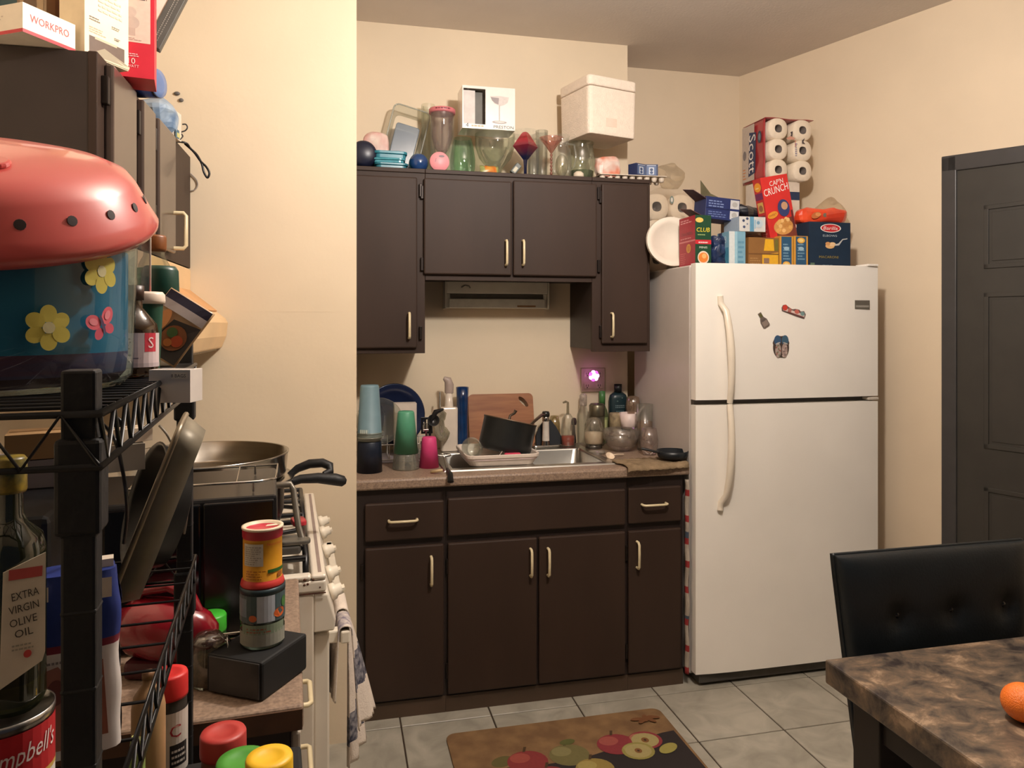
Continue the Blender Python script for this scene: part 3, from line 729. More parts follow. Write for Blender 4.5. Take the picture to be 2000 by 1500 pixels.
# --- on the stove: steamer pan over black pot with two handles
pc = P(402, 890, D=1.0); d = ray(402, 890); tt = 1.95; pc = Vector((d.x * tt, d.y * tt, 0)); PR = .208
pot = thing('cooking_pot', 'wide black pot with two curved black handles on the stove', 'pot', (pc.x, pc.y, .9465))
MB().lathe([(0, 0), (.165, 0), (.185, .012), (.196, .05), (.198, .118), (.203, .122), (.203, .127), (.194, .127), (.19, .05), (.178, .016), (0, .012)], 48).build('pot_body', BLK, pot)
MB().lathe([(.197, .122), (.222, .126), (.226, .131), (.222, .137), (.196, .137)], 48).build('rim', SSTEEL, pot)
mb = MB(); mb.tube([(.20, -.02, .116), (.24, -.016, .128), (.285, -.012, .128), (.33, -.012, .122), (.352, -.012, .116), (.36, -.012, .114)], [.010, .012, .014, .0165, .0145, .006], 10)
mb.build('handle', BLKR, pot, label='straight thick handle')
mb = MB(); mb.tube([(.205, .03, .128), (.23, .03, .148), (.262, .028, .16), (.297, .022, .162), (.316, .014, .154), (.318, .004, .142), (.30, -.006, .137)], [.008, .011, .0125, .0125, .012, .010, .007], 10)
mb.build('handle', BLKR, pot, label='curved loop handle')
stp = MB().lathe([(0, .002), (.185, .002), (.2, .006), (.203, .014), (.207, .06), (.2095, .064), (.2095, .067), (.204, .066), (.199, .014), (.19, .007), (0, .005)], 56)
stp.build('steamer_pan', SSTEEL, None, (pc.x, pc.y, .9465 + .1375), label='shallow stainless steel pan sitting on the black pot', cat='pan')
# grey folding press on the front burner
q = P(545, VH, Y=1.86)
gp = thing('grill_press', 'grey metal press with an upright loop handle on the front burner', 'press', (q.x, q.y, .9475), SROT)
MB().box(-.03, .05, -.05, .05, 0, .022).build('plate', DKGREY, gp, bevel=.006)
MB().tube([(-.012, .03, .02), (-.02, .03, .128), (-.012, .03, .15), (.026, .03, .15), (.033, .028, .138), (.044, .0, .055), (.054, -.02, .022)], .0085, 8, sy=.7).build('loop_handle', mat((128, 122, 112), .35, .5), gp)
MB().prism(rr(.0, .072, -.05, -.012, .015), .022, .032).build('thumb_rest', mat((110, 106, 98), .35, .4), gp, bevel=.003)
MB().box(-.022, -.004, .015, .04, .02, .145).build('upright', mat((96, 92, 84), .4, .4), gp, bevel=.003)
sr = P(583, 1025, Z=.945)
MB().prism(rr(-.018, .018, -.03, .03, .01), 0, .014).build('spoon_rest', mat((190, 52, 62), .4), None, (sr.x, sr.y, .9475), (0, 0, 12), bevel=.003, label='small red silicone spoon rest on the stove grate', cat='spoon rest')
# ================================================================== black wire rack with everything on it
RA = Vector((-.163, .537, 0)); RROT = 4.72
RL, RW = .605, .44
def RK(x, y, z): return T(*RA) @ RZ(RROT) @ Vector((x, y, z))
rk = thing('wire_shelf_rack', 'black wire shelving rack with square posts at the left edge', 'shelf rack', (RA.x, RA.y, 0), RROT)
for x, y in ((0, 0), (0, RL), (-RW, 0), (-RW, RL)):
    mb = MB(); h = .0102; zt = 1.458 if y == 0 else 1.498
    mb.box(x - h, x + h, y - h, y + h, .02, zt)
    for k in range(22): z = 1.40 - k * .05; mb.box(x - h - .0005, x + h + .0005, y - h - .0005, y + h + .0005, z, z + .004)
    p = mb.build('post', BLKR, rk, bevel=.002)
    MB().lathe([(0, 0), (.02, 0), (.02, .012), (.008, .02), (0, .02)], 12, M=T(x, y, 0)).build('foot', BLK, p)
    for z in (1.352, 1.075): MB().box(x - .0135, x + .0135, y - .0135, y + .0135, z, z + .062).build('collar', BLKR, p, bevel=.003)
SH = (1.43, 1.152)
for k, z in enumerate(SH):
    mb = MB(); r = .0028
    loop = [(.013, -.013), (.013, RL + .013), (-RW - .013, RL + .013), (-RW - .013, -.013)]
    for dz in (0, -.034): mb.tube([(x, y, z + dz) for x, y in loop], r, 6, closed=True)
    fr_ = mb.build('shelf', BLK, rk)
    zz = MB()
    for (xa, ya), (xb, yb) in zip(loop, loop[1:] + loop[:1]):
        L = math.hypot(xb - xa, yb - ya); n = int(L / .022)
        zz.tube([(xa + (xb - xa) * i / n, ya + (yb - ya) * i / n, z - (.034 if i % 2 else 0)) for i in range(n + 1)], .0017, 5)
    zz.build('truss_wire', BLK, fr_)
    sw = MB()
    ns_ = 25 if k == 0 else 10
    for i in range(1, ns_): y = -.013 + (RL + .026) * i / ns_; sw.tube([(-RW - .013, y, z + .002), (.013, y, z + .002)], .0015, 5)
    for i in range(1, 4): x = -RW + RW * i / 4; sw.tube([(x, -.013, z - .002), (x, RL + .013, z - .002)], .0024, 5)
    sw.build('slat_wires', BLK, fr_, kind='stuff')
ZS, ZM = SH[0] + .0040, SH[1] + .0040
# --- clear round bin with coral lid
cx, cy, cr = -.303, .72, .122
bin_ = thing('critter_bin', 'clear round plastic bin with blue lining, flower stickers and coral lid', 'bin', (cx, cy, ZS))
zb0, zb1 = ZS, PZ(120, 470, .62)
bh = .124
BLUEIN = mat((38, 116, 152), .5, c2=(58, 140, 170), ns=5, stretch=(1, 1, .5), coat=.5)
MB().lathe([(0, .004), (cr - .012, .004), (cr - .006, .012), (cr - .004, .03), (cr - .004, bh - .006)], 48, [0, 0, 1, 2]).build('lining', [mat((70, 40, 44), .6), mat((120, 62, 74), .55, c2=(44, 84, 120), ns=9, stretch=(.4, .4, 5)), BLUEIN], bin_)
MB().lathe([(0, 0), (cr - .008, 0), (cr, .008), (cr + .002, .05), (cr + .004, bh)], 48).build('clear_wall', glass((222, 236, 240), .10), bin_)
PINK = mat((212, 94, 88), .30, nz=.05, ns=7, coat=.5, trans=.15)
lid = MB().lathe([(cr + .003, -.006), (cr + .016, -.006), (cr + .021, 0), (cr + .0215, .005), (cr + .016, .014), (cr + .004, .037), (cr - .004, .047), (cr - .02, .054), (.075, .059), (.04, .062), (0, .063)], 64).build('lid', PINK, bin_, (0, 0, bh + .020), (20, 4, 0))
for a in range(-150, 40, 16):
    q = math.radians(a); rr_ = cr + .0102; zz_ = .026
    MB().lathe([(0, 0), (.0042, 0), (.0040, .0004), (0, .0005)], 12, smooth=False, M=frame((rr_ * math.cos(q), rr_ * math.sin(q), zz_), (math.cos(q), math.sin(q), .38))).build('air_hole', mat((70, 58, 58), .7), lid)
MB().prism(rr(-.045, .045, -.014, .014, .013), .0, .0045, M=T(0.01, -.058, .058) @ RX(6)).build('lid_grip', mat((206, 74, 70), .3, coat=.4), lid, bevel=.005)
def cyl_hit(u, v, X, Y, r):
    d = ray(u, v); ox, oy = -X, -Y
    a = d.x ** 2 + d.y ** 2; b = 2 * (ox * d.x + oy * d.y); c = ox * ox + oy * oy - r * r
    disc = b * b - 4 * a * c
    if disc < 0: disc = 0
    t = (-b - disc ** .5) / (2 * a); p = Vector((0, 0, HC)) + d * t
    return math.atan2(p.y - Y, p.x - X), p.z, t
YEL = (196, 180, 78)
def on_bin(u, v):
    a, z, t = cyl_hit(u, v, cx, cy, cr + .0035); zl = z - ZS
    R = cr + .0045
    return Art(lambda p, q, l: ((R + l) * math.cos(a + p / R), (R + l) * math.sin(a + p / R), zl + q), 1, 1, .5), t / FPX
for u, v, r0, lab in ((93, 640, 44, ''), (195, 530, 43, '')):
    A, s = on_bin(u, v); r_ = r0 * s
    for k in range(6): q = math.radians(60 * k + 30); A.ell(.62 * r_ * math.cos(q), .62 * r_ * math.sin(q), r_ * .40, r_ * .36, YEL, 60 * k + 30)
    A.ell(0, 0, r_ * .26, r_ * .26, (206, 196, 150)); A.done(bin_, 'flower_sticker')
A, s = on_bin(197, 634); k = 34 * s
for sx in (-1, 1):
    for du, dv, ra, rb, c, rt in ((.55, .35, .55, .42, (214, 92, 106), 35), (.42, -.4, .38, .3, (198, 78, 98), -30), (.55, .38, .3, .2, (226, 130, 140), 35)):
        q = math.radians(22); x, y = sx * du * k, dv * k
        A.ell(x * math.cos(q) - y * math.sin(q), x * math.sin(q) + y * math.cos(q), ra * k, rb * k, c, sx * rt + 22)
A.ell(0, 0, .1 * k, .6 * k, (88, 60, 92), 22); A.done(bin_, 'butterfly_sticker')
# --- bottles and packets on the top shelf, beyond the bin
def at_shelf(u, D, z):
    d = ray(u, VH); return Vector((d.x * D, d.y * D, z))
def bottle(name, label, cat, loc, prof, mats, m, seg=28, parts=(), group=None, n=2.0, rot=0):
    t = thing(name, label, cat, loc, rot, group=group)
    MB().lathe(prof, seg, m, n=n).build('bottle_body', mats, t)
    return t
BG = glass((150, 120, 70), .25, .35, (90, 62, 34)); GG = glass((70, 120, 80), .2, .55, (28, 74, 50)); CG = glass((236, 238, 230), .14)
b = bottle('seasoning_jar', 'glass seasoning jar with amber cap and green label behind the coral lid', 'jar', at_shelf(301, 1.06, ZS), [(0, 0), (.019, 0), (.021, .004), (.021, .125), (.0205, .139), (.014, .152), (.0135, .16)], CG, 0)
MB().lathe([(0, .003), (.0195, .003), (.0195, .12), (0, .121)], 20).build('contents', mat((90, 78, 50), .9, nz=.3, ns=200), b)
wrap(.0213, .10, .134).rect(0, 0, 1, 1, (44, 128, 78), 12).rect(0, .55, 1, .66, (120, 176, 120), 12).rect(0, .1, 1, .3, (26, 96, 58), 12).done(b, 'label')
MB().lathe([(0, .158), (.0155, .158), (.0165, .162), (.0165, .178), (.015, .181), (0, .181)], 20).build('cap', mat((132, 76, 34), .4, nz=.2), b)
b = bottle('seasoning_shaker', 'seasoning shaker with dark green cap and white label by the far rack post', 'shaker', at_shelf(313, .985, ZS), [(0, 0), (.021, 0), (.022, .004), (.022, .085), (.02, .094)], mat((222, 214, 200), .4), 0)
MB().lathe([(0, .092), (.023, .092), (.0235, .096), (.0225, .125), (.019, .131), (0, .131)], 24).build('cap', mat((16, 62, 50), .35), b)
wrap(.0221, .012, .086, -70, 70, -60).rect(0, 0, 1, 1, (224, 216, 204), 10).rect(0, .88, 1, 1, (120, 108, 110), 10).text('COUNTRY', .5, .74, .13, (70, 62, 92), .7).text('STYLE', .55, .57, .12, (80, 70, 110), .45).lines(.2, .1, .85, .5, 5, (120, 112, 130)).done(b, 'label')
b = bottle('spice_shaker', 'small green shaker with white rim and red lid beside the clear bin', 'shaker', at_shelf(284, .85, ZS), [(0, 0), (.0145, 0), (.015, .004), (.0185, .078)], mat((22, 74, 56), .4), 0)
MB().lathe([(0, .078), (.0205, .077), (.021, .081), (.0205, .088), (.018, .091), (.016, .0905), (0, .0905)], 24, [0, 0, 0, 0, 1, 1]).build('cap', [mat((232, 214, 196), .4), mat((196, 60, 56), .4)], b)
wrap(.0151, .006, .078, -100, -52, -90).rect(0, 0, 1, 1, (196, 78, 50), 4).done(b, 'label_edge')
b = bottle('sauce_bottle', 'small brown glass sauce bottle with white and red label beside the clear bin', 'bottle', at_shelf(259, .772, ZS), [(0, 0), (.022, 0), (.0242, .004), (.0242, .046), (.023, .054), (.015, .064), (.0095, .071), (.009, .080)], BG, 0)
MB().lathe([(0, .003), (.0222, .004), (.0225, .045), (.021, .052), (0, .054)], 24).build('sauce', mat((40, 26, 18), .3), b)
MB().lathe([(0, .079), (.0108, .079), (.011, .094), (0, .095)], 18).build('cap', mat((60, 34, 22), .4), b)
wrap(.0245, .010, .045, -120, 80, -70).rect(0, 0, 1, 1, (216, 198, 200), 16).rect(.70, .45, .86, 1, (206, 54, 72), 3).rect(0, 0, 1, .12, (196, 180, 184), 16).lines(.3, .15, .66, .9, 8, (130, 118, 130)).text('S', .78, .72, .32, (236, 214, 214)).done(b, 'label')
# seasoning packet leaning on the bottles
q = at_shelf(338, .93, ZS + .045)
pk = MB().grid(8, 8, lambda a, b: ((a - .5) * .062, -.004 * math.sin(PI * a) * math.sin(PI * b), (b - .5) * .082)).build('seasoning_packet', mat((206, 170, 128), .4, c2=(186, 150, 110), ns=20), None, (q.x, q.y, q.z + .005), (-14, 33, -4), thick=.004, label='flat seasoning packet with a stew picture leaning on the shelf edge', cat='packet')
A = Art(lambda a, b, l: ((a - .5) * .062, -.0045 - .004 * math.sin(PI * min(1, max(0, a))) * math.sin(PI * min(1, max(0, b))) - l * 1.5, (b - .5) * .082), .062, .082)
A.rect(.02, .84, .98, .98, (54, 52, 74), 6); A.rect(.02, .7, .98, .84, (200, 190, 190), 6)
A.poly([(.3, .02), (.98, .02), (.98, .68), (.45, .6)], (70, 62, 58)); A.ell(.66, .36, .24, .2, (150, 92, 54)); A.ell(.58, .42, .1, .08, (84, 110, 60)); A.ell(.75, .34, .11, .09, (200, 86, 48)); A.ell(.62, .26, .08, .06, (198, 120, 60)); A.ell(.28, .5, .12, .2, (222, 150, 90)); A.done(pk, 'printed_picture')
# clear plastic card frame standing between bin and jars
q = at_shelf(262, .86, ZS)
cf = thing('card_sleeve', 'thin clear plastic sleeve standing between the bin and the jars', 'sleeve', (q.x, q.y, q.z), -20)
MB().box(-.02, .02, -.001, .001, .0, .17).build('sheet', glass((210, 214, 220), .12, .15, (120, 120, 130)), cf)
MB().tube([(-.02, 0, .002), (-.02, 0, .17), (.015, 0, .17), (.02, 0, .155), (.02, 0, .002)], .0012, 5, closed=True).build('edge', mat((224, 212, 196), .4), cf)
# --- middle shelf: small white carton, papers, dark pan
q = at_shelf(343, .99, 1.363)
z0 = ZM
def stack(label, u, D, w, d, h, c, z, rz=0, art=None, cat='box', name='small_box'):
    q = at_shelf(u, D, z); o = carton(name, label, cat, (q.x, q.y, q.z), w, d, h, c, (0, 0, rz))
    if art: art(o, w, d, h)
    return z + h + .001
# black toaster oven filling the middle shelf
tq = RK(-.02, .30, ZM)
to = thing('toaster_oven', 'black toaster oven on the middle rack shelf behind the near post', 'toaster oven', (tq.x, tq.y, ZM), RROT)
toh = .165
MB().box(-.39, -.045, -.115, .115, .008, toh).build('case', mat((17, 18, 22), .4, nz=.2), to, bevel=.006)
MB().box(-.385, -.13, -.125, -.116, .014, toh - .01).build('glass_door', mat((12, 13, 15), .1), to, bevel=.003)
MB().tube([(-.36, -.125, toh - .03), (-.36, -.15, toh - .03), (-.16, -.15, toh - .03), (-.16, -.125, toh - .03)], .005, 7).build('door_handle', mat((60, 58, 56), .3, .8), to)
for k in range(3): MB().lathe([(0, 0), (.014, 0), (.012, .014), (0, .015)], 14, M=T(-.088, -.116, .035 + .045 * k) @ RX(90)).build('knob', mat((40, 40, 42), .4), to)
for x in (-.37, -.065):
    for y in (-.10, .10): MB().lathe([(0, 0), (.01, 0), (.01, .0085), (0, .0085)], 8, M=T(x, y, 0)).build('foot', BLK, to)
TZ = ZM + toh + .0005
zt2 = stack('pale grey box on top of the black toaster oven', 78, .78, .10, .06, .028, (150, 142, 150), TZ, 10)
zt2 = stack('tan box lying on the pale grey box over the toaster oven', 92, .78, .07, .05, .026, (176, 140, 98), zt2, 16)
zt2 = stack('small yellow sachet box beside the pale grey box over the toaster oven', 22, .76, .022, .03, .016, (190, 158, 100), TZ, 20)
zt2 = stack('cream carton on the toaster oven by the near post', 236, .86, .042, .05, .030, (176, 168, 154), TZ, 24)
zt2 = stack('white wedge-shaped packet on the cream carton by the near post', 252, .86, .040, .03, .016, (228, 208, 184), zt2, 42)
def tea(o, w, d, h): face_front(w, d, h).rect(.55, .72, .95, .92, (238, 226, 210)).text('8 BAGS', .72, .82, .1, (70, 62, 60)).done(o, 'print')
# black pan on its side, and a grey tin in front of it holding up a small white carton
ax = Vector((-.86, -.40, .26)).normalized()
d = ray(312, VH); q = Vector((d.x * .995, d.y * .995, 0))
rp = thing('roasting_pan', 'large black pan tipped on its side at the far end of the middle rack shelf', 'pan', (q.x, q.y, ZM + .0865))
MB().lathe([(0, -.022), (.055, -.022), (.075, -.015), (.083, .018), (.0855, .02), (.083, .022), (.078, .016), (.071, -.01), (.052, -.016), (0, -.016)], 44, M=frame((0, 0, 0), ax)).build('pan_body', mat((16, 17, 19), .35, .2, nz=.15), rp)
d = ray(292, VH); q = Vector((d.x * .888, d.y * .888, 0))
gt = thing('baking_tin', 'dull grey baking tin leaning on edge in front of the black pan', 'tin', (q.x, q.y, ZM + .116))
L0 = Vector((75, 0, 185)).normalized(); nx = Vector((-.93, -.12, .35)).normalized(); up_ = L0 - nx * L0.dot(nx); up_.normalize(); sd = up_.cross(nx)
GM = Matrix((nx, sd, up_)).transposed().to_4x4()
mb = MB(); o = []
for dpt, ins in ((.0, 0), (-.028, .010)): o.append([(dpt, y, z) for y, z in rr(-.055 + ins, .055 - ins, -.108 + ins, .108 - ins, .02, 5)])
n = len(o[0]); mb.add(o[0] + o[1], [(i, (i + 1) % n, n + (i + 1) % n, n + i) for i in range(n)] + [tuple(range(n, 2 * n))], 0, True, GM)
mb.build('tin_body', mat((132, 124, 108), .5, .3, nz=.2, ns=14), gt, thick=.0015)
mb = MB(); mb.tube([(0, y, z) for y, z in rr(-.0555, .0555, -.1085, .1085, .02, 5)], .0035, 7, closed=True, M=GM); mb.build('rolled_rim', mat((150, 138, 118), .4, .6, nz=.15), gt)
q = at_shelf(344, .745, 1.4105)
stack('small white carton hooked on the outer edge of the top rack shelf', 344, .745, .041, .028, .0325, (226, 216, 208), 1.4105, -14, tea)
# cords hanging off the rack
def cord(label, pts, r, m, name='power_cord', cat='cord'):
    out = []
    P_ = [Vector(p) for p in pts]
    for i in range(len(P_) - 1):
        p0, p1, p2, p3 = P_[max(i - 1, 0)], P_[i], P_[i + 1], P_[min(i + 2, len(P_) - 1)]
        for k in range(6):
            t = k / 6
            out.append(.5 * ((2 * p1) + (p2 - p0) * t + (2 * p0 - 5 * p1 + 4 * p2 - p3) * t * t + (3 * p1 - p0 - 3 * p2 + p3) * t ** 3))
    out.append(P_[-1])
    return MB().tube(out, r, 7, m=0).build(name, m, None, label=label, cat=cat)
def pts_(l, D): return [Vector((0, 0, HC)) + ray(u, v) * (D + dd) for u, v, dd in l]
cord('black power cord looping down from the top shelf beside the near post', pts_([(196, 826, 0), (212, 840, -.01), (228, 868, -.02), (238, 910, -.01), (246, 960, 0), (248, 1010, .03), (242, 1060, .06)], .62), .0016, BLK)
cord('thin grey cord arching from the dark pan down to the worktop', pts_([(311, 831, 0), (328, 852, 0), (345, 890, .02), (358, 940, .04), (365, 985, .06), (365, 1010, .08), (360, 1042, .1)], .95), .0016, mat((150, 142, 130), .4))
cord('small black wire loop under the shelf edge near the bin', pts_([(218, 838, 0), (219, 828, 0), (226, 818, 0), (234, 822, 0), (236, 834, 0)], .62), .0018, BLK)
# --- front of the middle shelf: soup can, oil bottle, sugar bag
d = ray(6, VH); q = Vector((d.x * .515, d.y * .515, ZM))
can = thing('soup_can', 'red and white soup can under the oil bottle at the lower left corner', 'can', (q.x, q.y, ZM))
ch = HC - 792 * .487 / 1450 - ZM
MB().lathe([(0, 0), (.0300, 0), (.0312, .002), (.0312, .004), (.0304, .006), (.0304, ch - .006), (.0312, ch - .004), (.0312, ch), (.0300, ch), (.0298, ch - .003), (0, ch - .003)], 40).build('can_body', mat((186, 184, 180), .28, 1), can)
wrap(.0305, .007, ch - .007, -95, 95, -72).rect(0, 0, 1, .42, (226, 220, 214), 16).rect(0, .34, 1, 1, (186, 36, 44), 16).rect(0, .30, 1, .36, (204, 170, 90), 16).rect(0, 0, .18, 1, (40, 70, 128), 4).text("Campbell's", .62, .68, .34, (236, 226, 222), .52, rot=4, shear=.25).done(can, 'label')
ob = thing('oil_bottle', 'glass olive oil bottle with a paper tag standing on the soup can', 'bottle', (q.x + .002, q.y + .004, ZM + ch + .0002))
OILG = glass((150, 160, 120), .22, .18, (70, 74, 54))
MB().lathe([(0, 0), (.0195, 0), (.0215, .004), (.0215, .108), (.0195, .118), (.011, .127), (.0085, .134), (.0082, .150)], 32, n=2.7).build('bottle_body', OILG, ob)
MB().lathe([(0, .003), (.0198, .003), (.0204, .006), (.0204, .02), (.0204, .066), (0, .066)], 28, [0, 0, 1, 2, 2], n=2.7).build('oil', [mat((150, 132, 36), .2, nz=.3, ns=60), mat((138, 122, 32), .2, c2=(92, 84, 26), ns=50), mat((58, 50, 26), .25, nz=.25)], ob)
MB().lathe([(0, .149), (.0105, .149), (.011, .151), (.011, .172), (.0095, .174), (0, .174)], 20).build('cap', mat((44, 54, 36), .35, c2=(170, 142, 50), ns=60), ob)
pr = [(-.014, 0), (.010, .014), (.0115, .020), (.0095, .088), (-.0145, .078)]
tg = MB().add([(x, 0, z) for x, z in pr], [(0, 1, 2, 3, 4)]).build('paper_tag', mat((224, 210, 188), .7), ob, (.017, -.0205, .022), (0, 2, 26), thick=.0006)
A = Art(lambda a, b, l: (-.0145 + .026 * a, -.0004 - l, .088 * b), .026, .088)
A.rect(.12, .82, .86, .9, (200, 90, 84)); A.text('EXTRA', .5, .7, .06, (70, 62, 50), .6, rot=8); A.text('VIRGIN', .48, .6, .06, (70, 62, 50), .66, rot=8); A.text('OLIVE', .48, .5, .06, (70, 62, 50), .6, rot=8); A.text('OIL', .5, .41, .06, (70, 62, 50), .4, rot=8); A.ell(.6, .24, .09, .03, (210, 80, 74)); A.lines(.25, .28, .75, .34, 2, (170, 160, 140)); A.done(tg, 'tag_print')
d = ray(151, VH); q = Vector((d.x * .585, d.y * .585, ZM))
sb = thing('sugar_bag', 'white paper bag with a blue top and brown picture behind the near rack post', 'bag', (q.x, q.y, ZM), 15)
bw, bd, bhh = .060, .036, HC - 492 * .565 / 1450 - ZM
def sbf(a, b):
    q_ = 2 * PI * a; n_ = 5; c, s = math.cos(q_), math.sin(q_); k = (abs(c) ** n_ + abs(s) ** n_) ** (-1 / n_)
    tap = 1 - .12 * max(0, b - .8) / .2 + .02 * math.sin(b * 9); z = bhh * b
    return (bw / 2 * c * k * tap + .0007 * math.sin(b * 17 + a * 9), bd / 2 * s * k * tap, z)
mb = MB().grid(32, 24, sbf, mf=lambda a, b: 1 if b > .62 else 2 if b > .58 else 0)
mb.add([sbf(i / 32, 1) for i in range(32)], [tuple(range(32))], 1); mb.add([sbf(i / 32, 0) for i in range(32)], [tuple(range(31, -1, -1))], 0)
mb.build('bag_body', [mat((208, 200, 196), .55, nz=.05, ns=40), mat((34, 52, 122), .45, nz=.12, ns=30), mat((120, 34, 52), .5)], sb)
A = Art(lambda a, b, l: (-bw / 2 + bw * a, -bd / 2 - .0018 - l, bhh * b), bw, bhh)
A.poly([(.12, .06), (.38, .06), (.4, .46), (.3, .52), (.12, .5)], (142, 88, 72)); A.poly([(.62, .1), (.86, .1), (.8, .52), (.66, .5)], (150, 92, 72)); A.ell(.28, .38, .1, .07, (104, 50, 44)); A.rect(.62, .86, .9, .97, (222, 206, 190)); A.rect(.06, .88, .2, .96, (214, 196, 180)); A.lines(.1, .535, .4, .565, 1, (120, 110, 110)); A.done(sb, 'print')
MB().box(bw * .28, bw * .42, -.006, .006, bhh + .0, bhh + .006).build('folded_top', mat((222, 208, 190), .5), sb)
# --- dark side cart with spices in front of the worktop
CZ = .965
ct = thing('side_cart', 'low dark cart holding spice jars in front of the worktop end', 'cart', (-.16, .80, 0), RROT)
MB().box(-.20, .128, -.20, .15, CZ - .02, CZ).build('cart_top', mat((15, 14, 14), .8, nz=.2), ct, bevel=.004)
for x in (-.185, .112):
    for y in (-.185, .135): MB().box(x - .012, x + .012, y - .012, y + .012, 0, CZ - .02).build('leg', BLK, ct, bevel=.002)
CZ += .0005
def spice(label, u, v, D, r, capc, bodyc, caph=.022, name='spice_jar', capx=0, lab=None):
    d = ray(u, v); q = Vector((d.x * D, d.y * D, HC + d.z * D)); h = q.z - CZ
    t = thing(name, label, 'jar', (q.x, q.y, CZ), group='spice jars on the cart')
    MB().lathe([(0, 0), (r * .9, 0), (r * .94, .004), (r * .94, h - caph - .004), (r * .85, h - caph)], 28).build('jar_body', mat(bodyc, .4, nz=.15, ns=40), t)
    MB().lathe([(0, h - caph - .001), (r, h - caph - .001), (r * 1.01, h - caph + .002), (r, h - .0025), (r * .95, h), (r * .55, h), (r * .5, h - .001), (0, h - .001)], 36).build('cap', mat(capc, .45, nz=.04), t)
    return t, h
spice('spice jar with a yellow cap, frontmost of the jars on the cart', 526, 1476, .72, .0222, (240, 190, 38), (150, 110, 50))
spice('spice jar with a green cap just behind the yellow-capped jar', 474, 1482, .765, .0262, (72, 150, 52), (70, 90, 50), .03)
spice('spice jar with a faded red cap and brown contents behind the green-capped jar', 436, 1428, .86, .0254, (186, 62, 58), (120, 70, 48), .024)
t, h = spice('white-labelled bottle with a glossy red cap beside the tan squeeze bottle', 330, 1312, .86, .0205, (214, 46, 46), (48, 44, 40), .026, 'sauce_bottle')
wrap(.0199, .01, h - .040, -120, 60, -50).rect(0, 0, 1, 1, (206, 200, 190), 16).rect(.52, .12, .86, .48, (40, 38, 38), 5).text('C', .62, .7, .2, (170, 50, 60)).lines(.55, .17, .83, .44, 3, (200, 194, 184)).done(t, 'label')
d = ray(290, VH); q = Vector((d.x * .78, d.y * .78, CZ)); hh = HC - 672 * .80 / 1450 - CZ
t = thing('squeeze_bottle', 'plain tan plastic bottle with rounded shoulders left of the red-capped bottle', 'bottle', tuple(q))
MB().lathe([(0, 0), (.015, 0), (.0165, .003), (.0165, hh - .03), (.0145, hh - .018), (.009, hh - .010), (.006, hh - .006), (.0055, hh), (0, hh)], 26).build('bottle_body', mat((176, 138, 98), .45, nz=.06), t)
MB().lathe([(.0, hh - .0), (.0065, hh), (.0065, hh + .007), (0, hh + .009)], 14).build('cap', mat((150, 112, 80), .4), t)
d = ray(256, VH); q = Vector((d.x * .70, d.y * .70, CZ))
t = MB().hexa([(-.012, -.008, 0), (.012, -.008, 0), (.012, .008, 0), (-.012, .008, 0)], [(.0, -.004, .135), (.012, -.004, .13), (.012, .004, .13), (.0, .004, .135)]).build('snack_packet', mat((70, 150, 60), .4, c2=(190, 190, 120), ns=26), None, tuple(q), bevel=.003, label='narrow green packet standing between the bag and the tan bottle', cat='packet')
# --- worktop next to the stove: microwave, mixer, jars, tins
WZ = .9105
mw = thing('microwave', 'black microwave oven on the worktop behind the red mixer', 'microwave', (-.115, 1.50, WZ), RROT)
mwh = .262
MB().box(-.56, 0, -.06, .22, .012, mwh).build('case', BLK, mw, bevel=.006)
MB().box(-.555, -.13, -.075, -.0605, .018, mwh - .006).build('door', mat((12, 12, 14), .12), mw, bevel=.003)
MB().box(-.126, -.005, -.072, -.0605, .018, mwh - .006).build('control_panel', mat((22, 22, 24), .25), mw, bevel=.003)
for x in (-.52, -.04):
    for y in (-.03, .19): MB().lathe([(0, 0), (.014, 0), (.014, .0125), (0, .0125)], 10, M=T(x, y, 0)).build('foot', BLK, mw)
wr = thing('cooling_rack', 'thin chrome wire rack lying on the black microwave', 'rack', (-.25, 1.53, WZ + mwh + .0005), RROT)
mb = MB()
mb.tube([(-.12, -.07, .02), (.10, -.07, .02), (.13, -.05, .02), (.135, .10, .02), (-.12, .10, .02)], .0025, 6, closed=True)
for i in range(2): x = -.08 + .14 * i; mb.tube([(x, -.07, .02), (x, .10, .02)], .0014, 5)
for x in (-.1, .09):
    for y in (-.069, .099): mb.tube([(x, y, .02), (x, y, .0015)], .0022, 6)
mb.build('rack_wires', CHR, wr)
d = ray(330, 1240); q = d * 1.235; q.z += HC
hm = thing('hand_mixer', 'glossy dark red mixer with a chrome beater in front of the microwave', 'mixer', (q.x, q.y, WZ), -14)
RM = mat((132, 20, 34), .2, nz=.06, coat=.6)
MB().lathe([(0, -.085), (.03, -.08), (.047, -.055), (.052, -.01), (.049, .03), (.04, .058), (.024, .076), (0, .083)], 32, M=T(0, 0, .069) @ RY(90 + 9), sx=1.0, sy=.86).build('motor_housing', RM, hm)
mb = MB(); mb.tube([(-.06, 0, .105), (-.045, 0, .135), (.0, 0, .143), (.035, 0, .128), (.05, 0, .10)], [.011, .012, .012, .012, .01], 10, sy=.8); mb.build('handle', RM, hm)
MB().box(-.06, .02, -.035, .035, 0, .03).build('heel_rest', mat((70, 16, 26), .35), hm, bevel=.008)
mb = MB(); c = Vector((.083, 0, .062)); ex = Vector((.165, -.008, .075))
mb.tube([c, ex], .0022, 6)
mb.build('whisk_rod', CHR, hm)
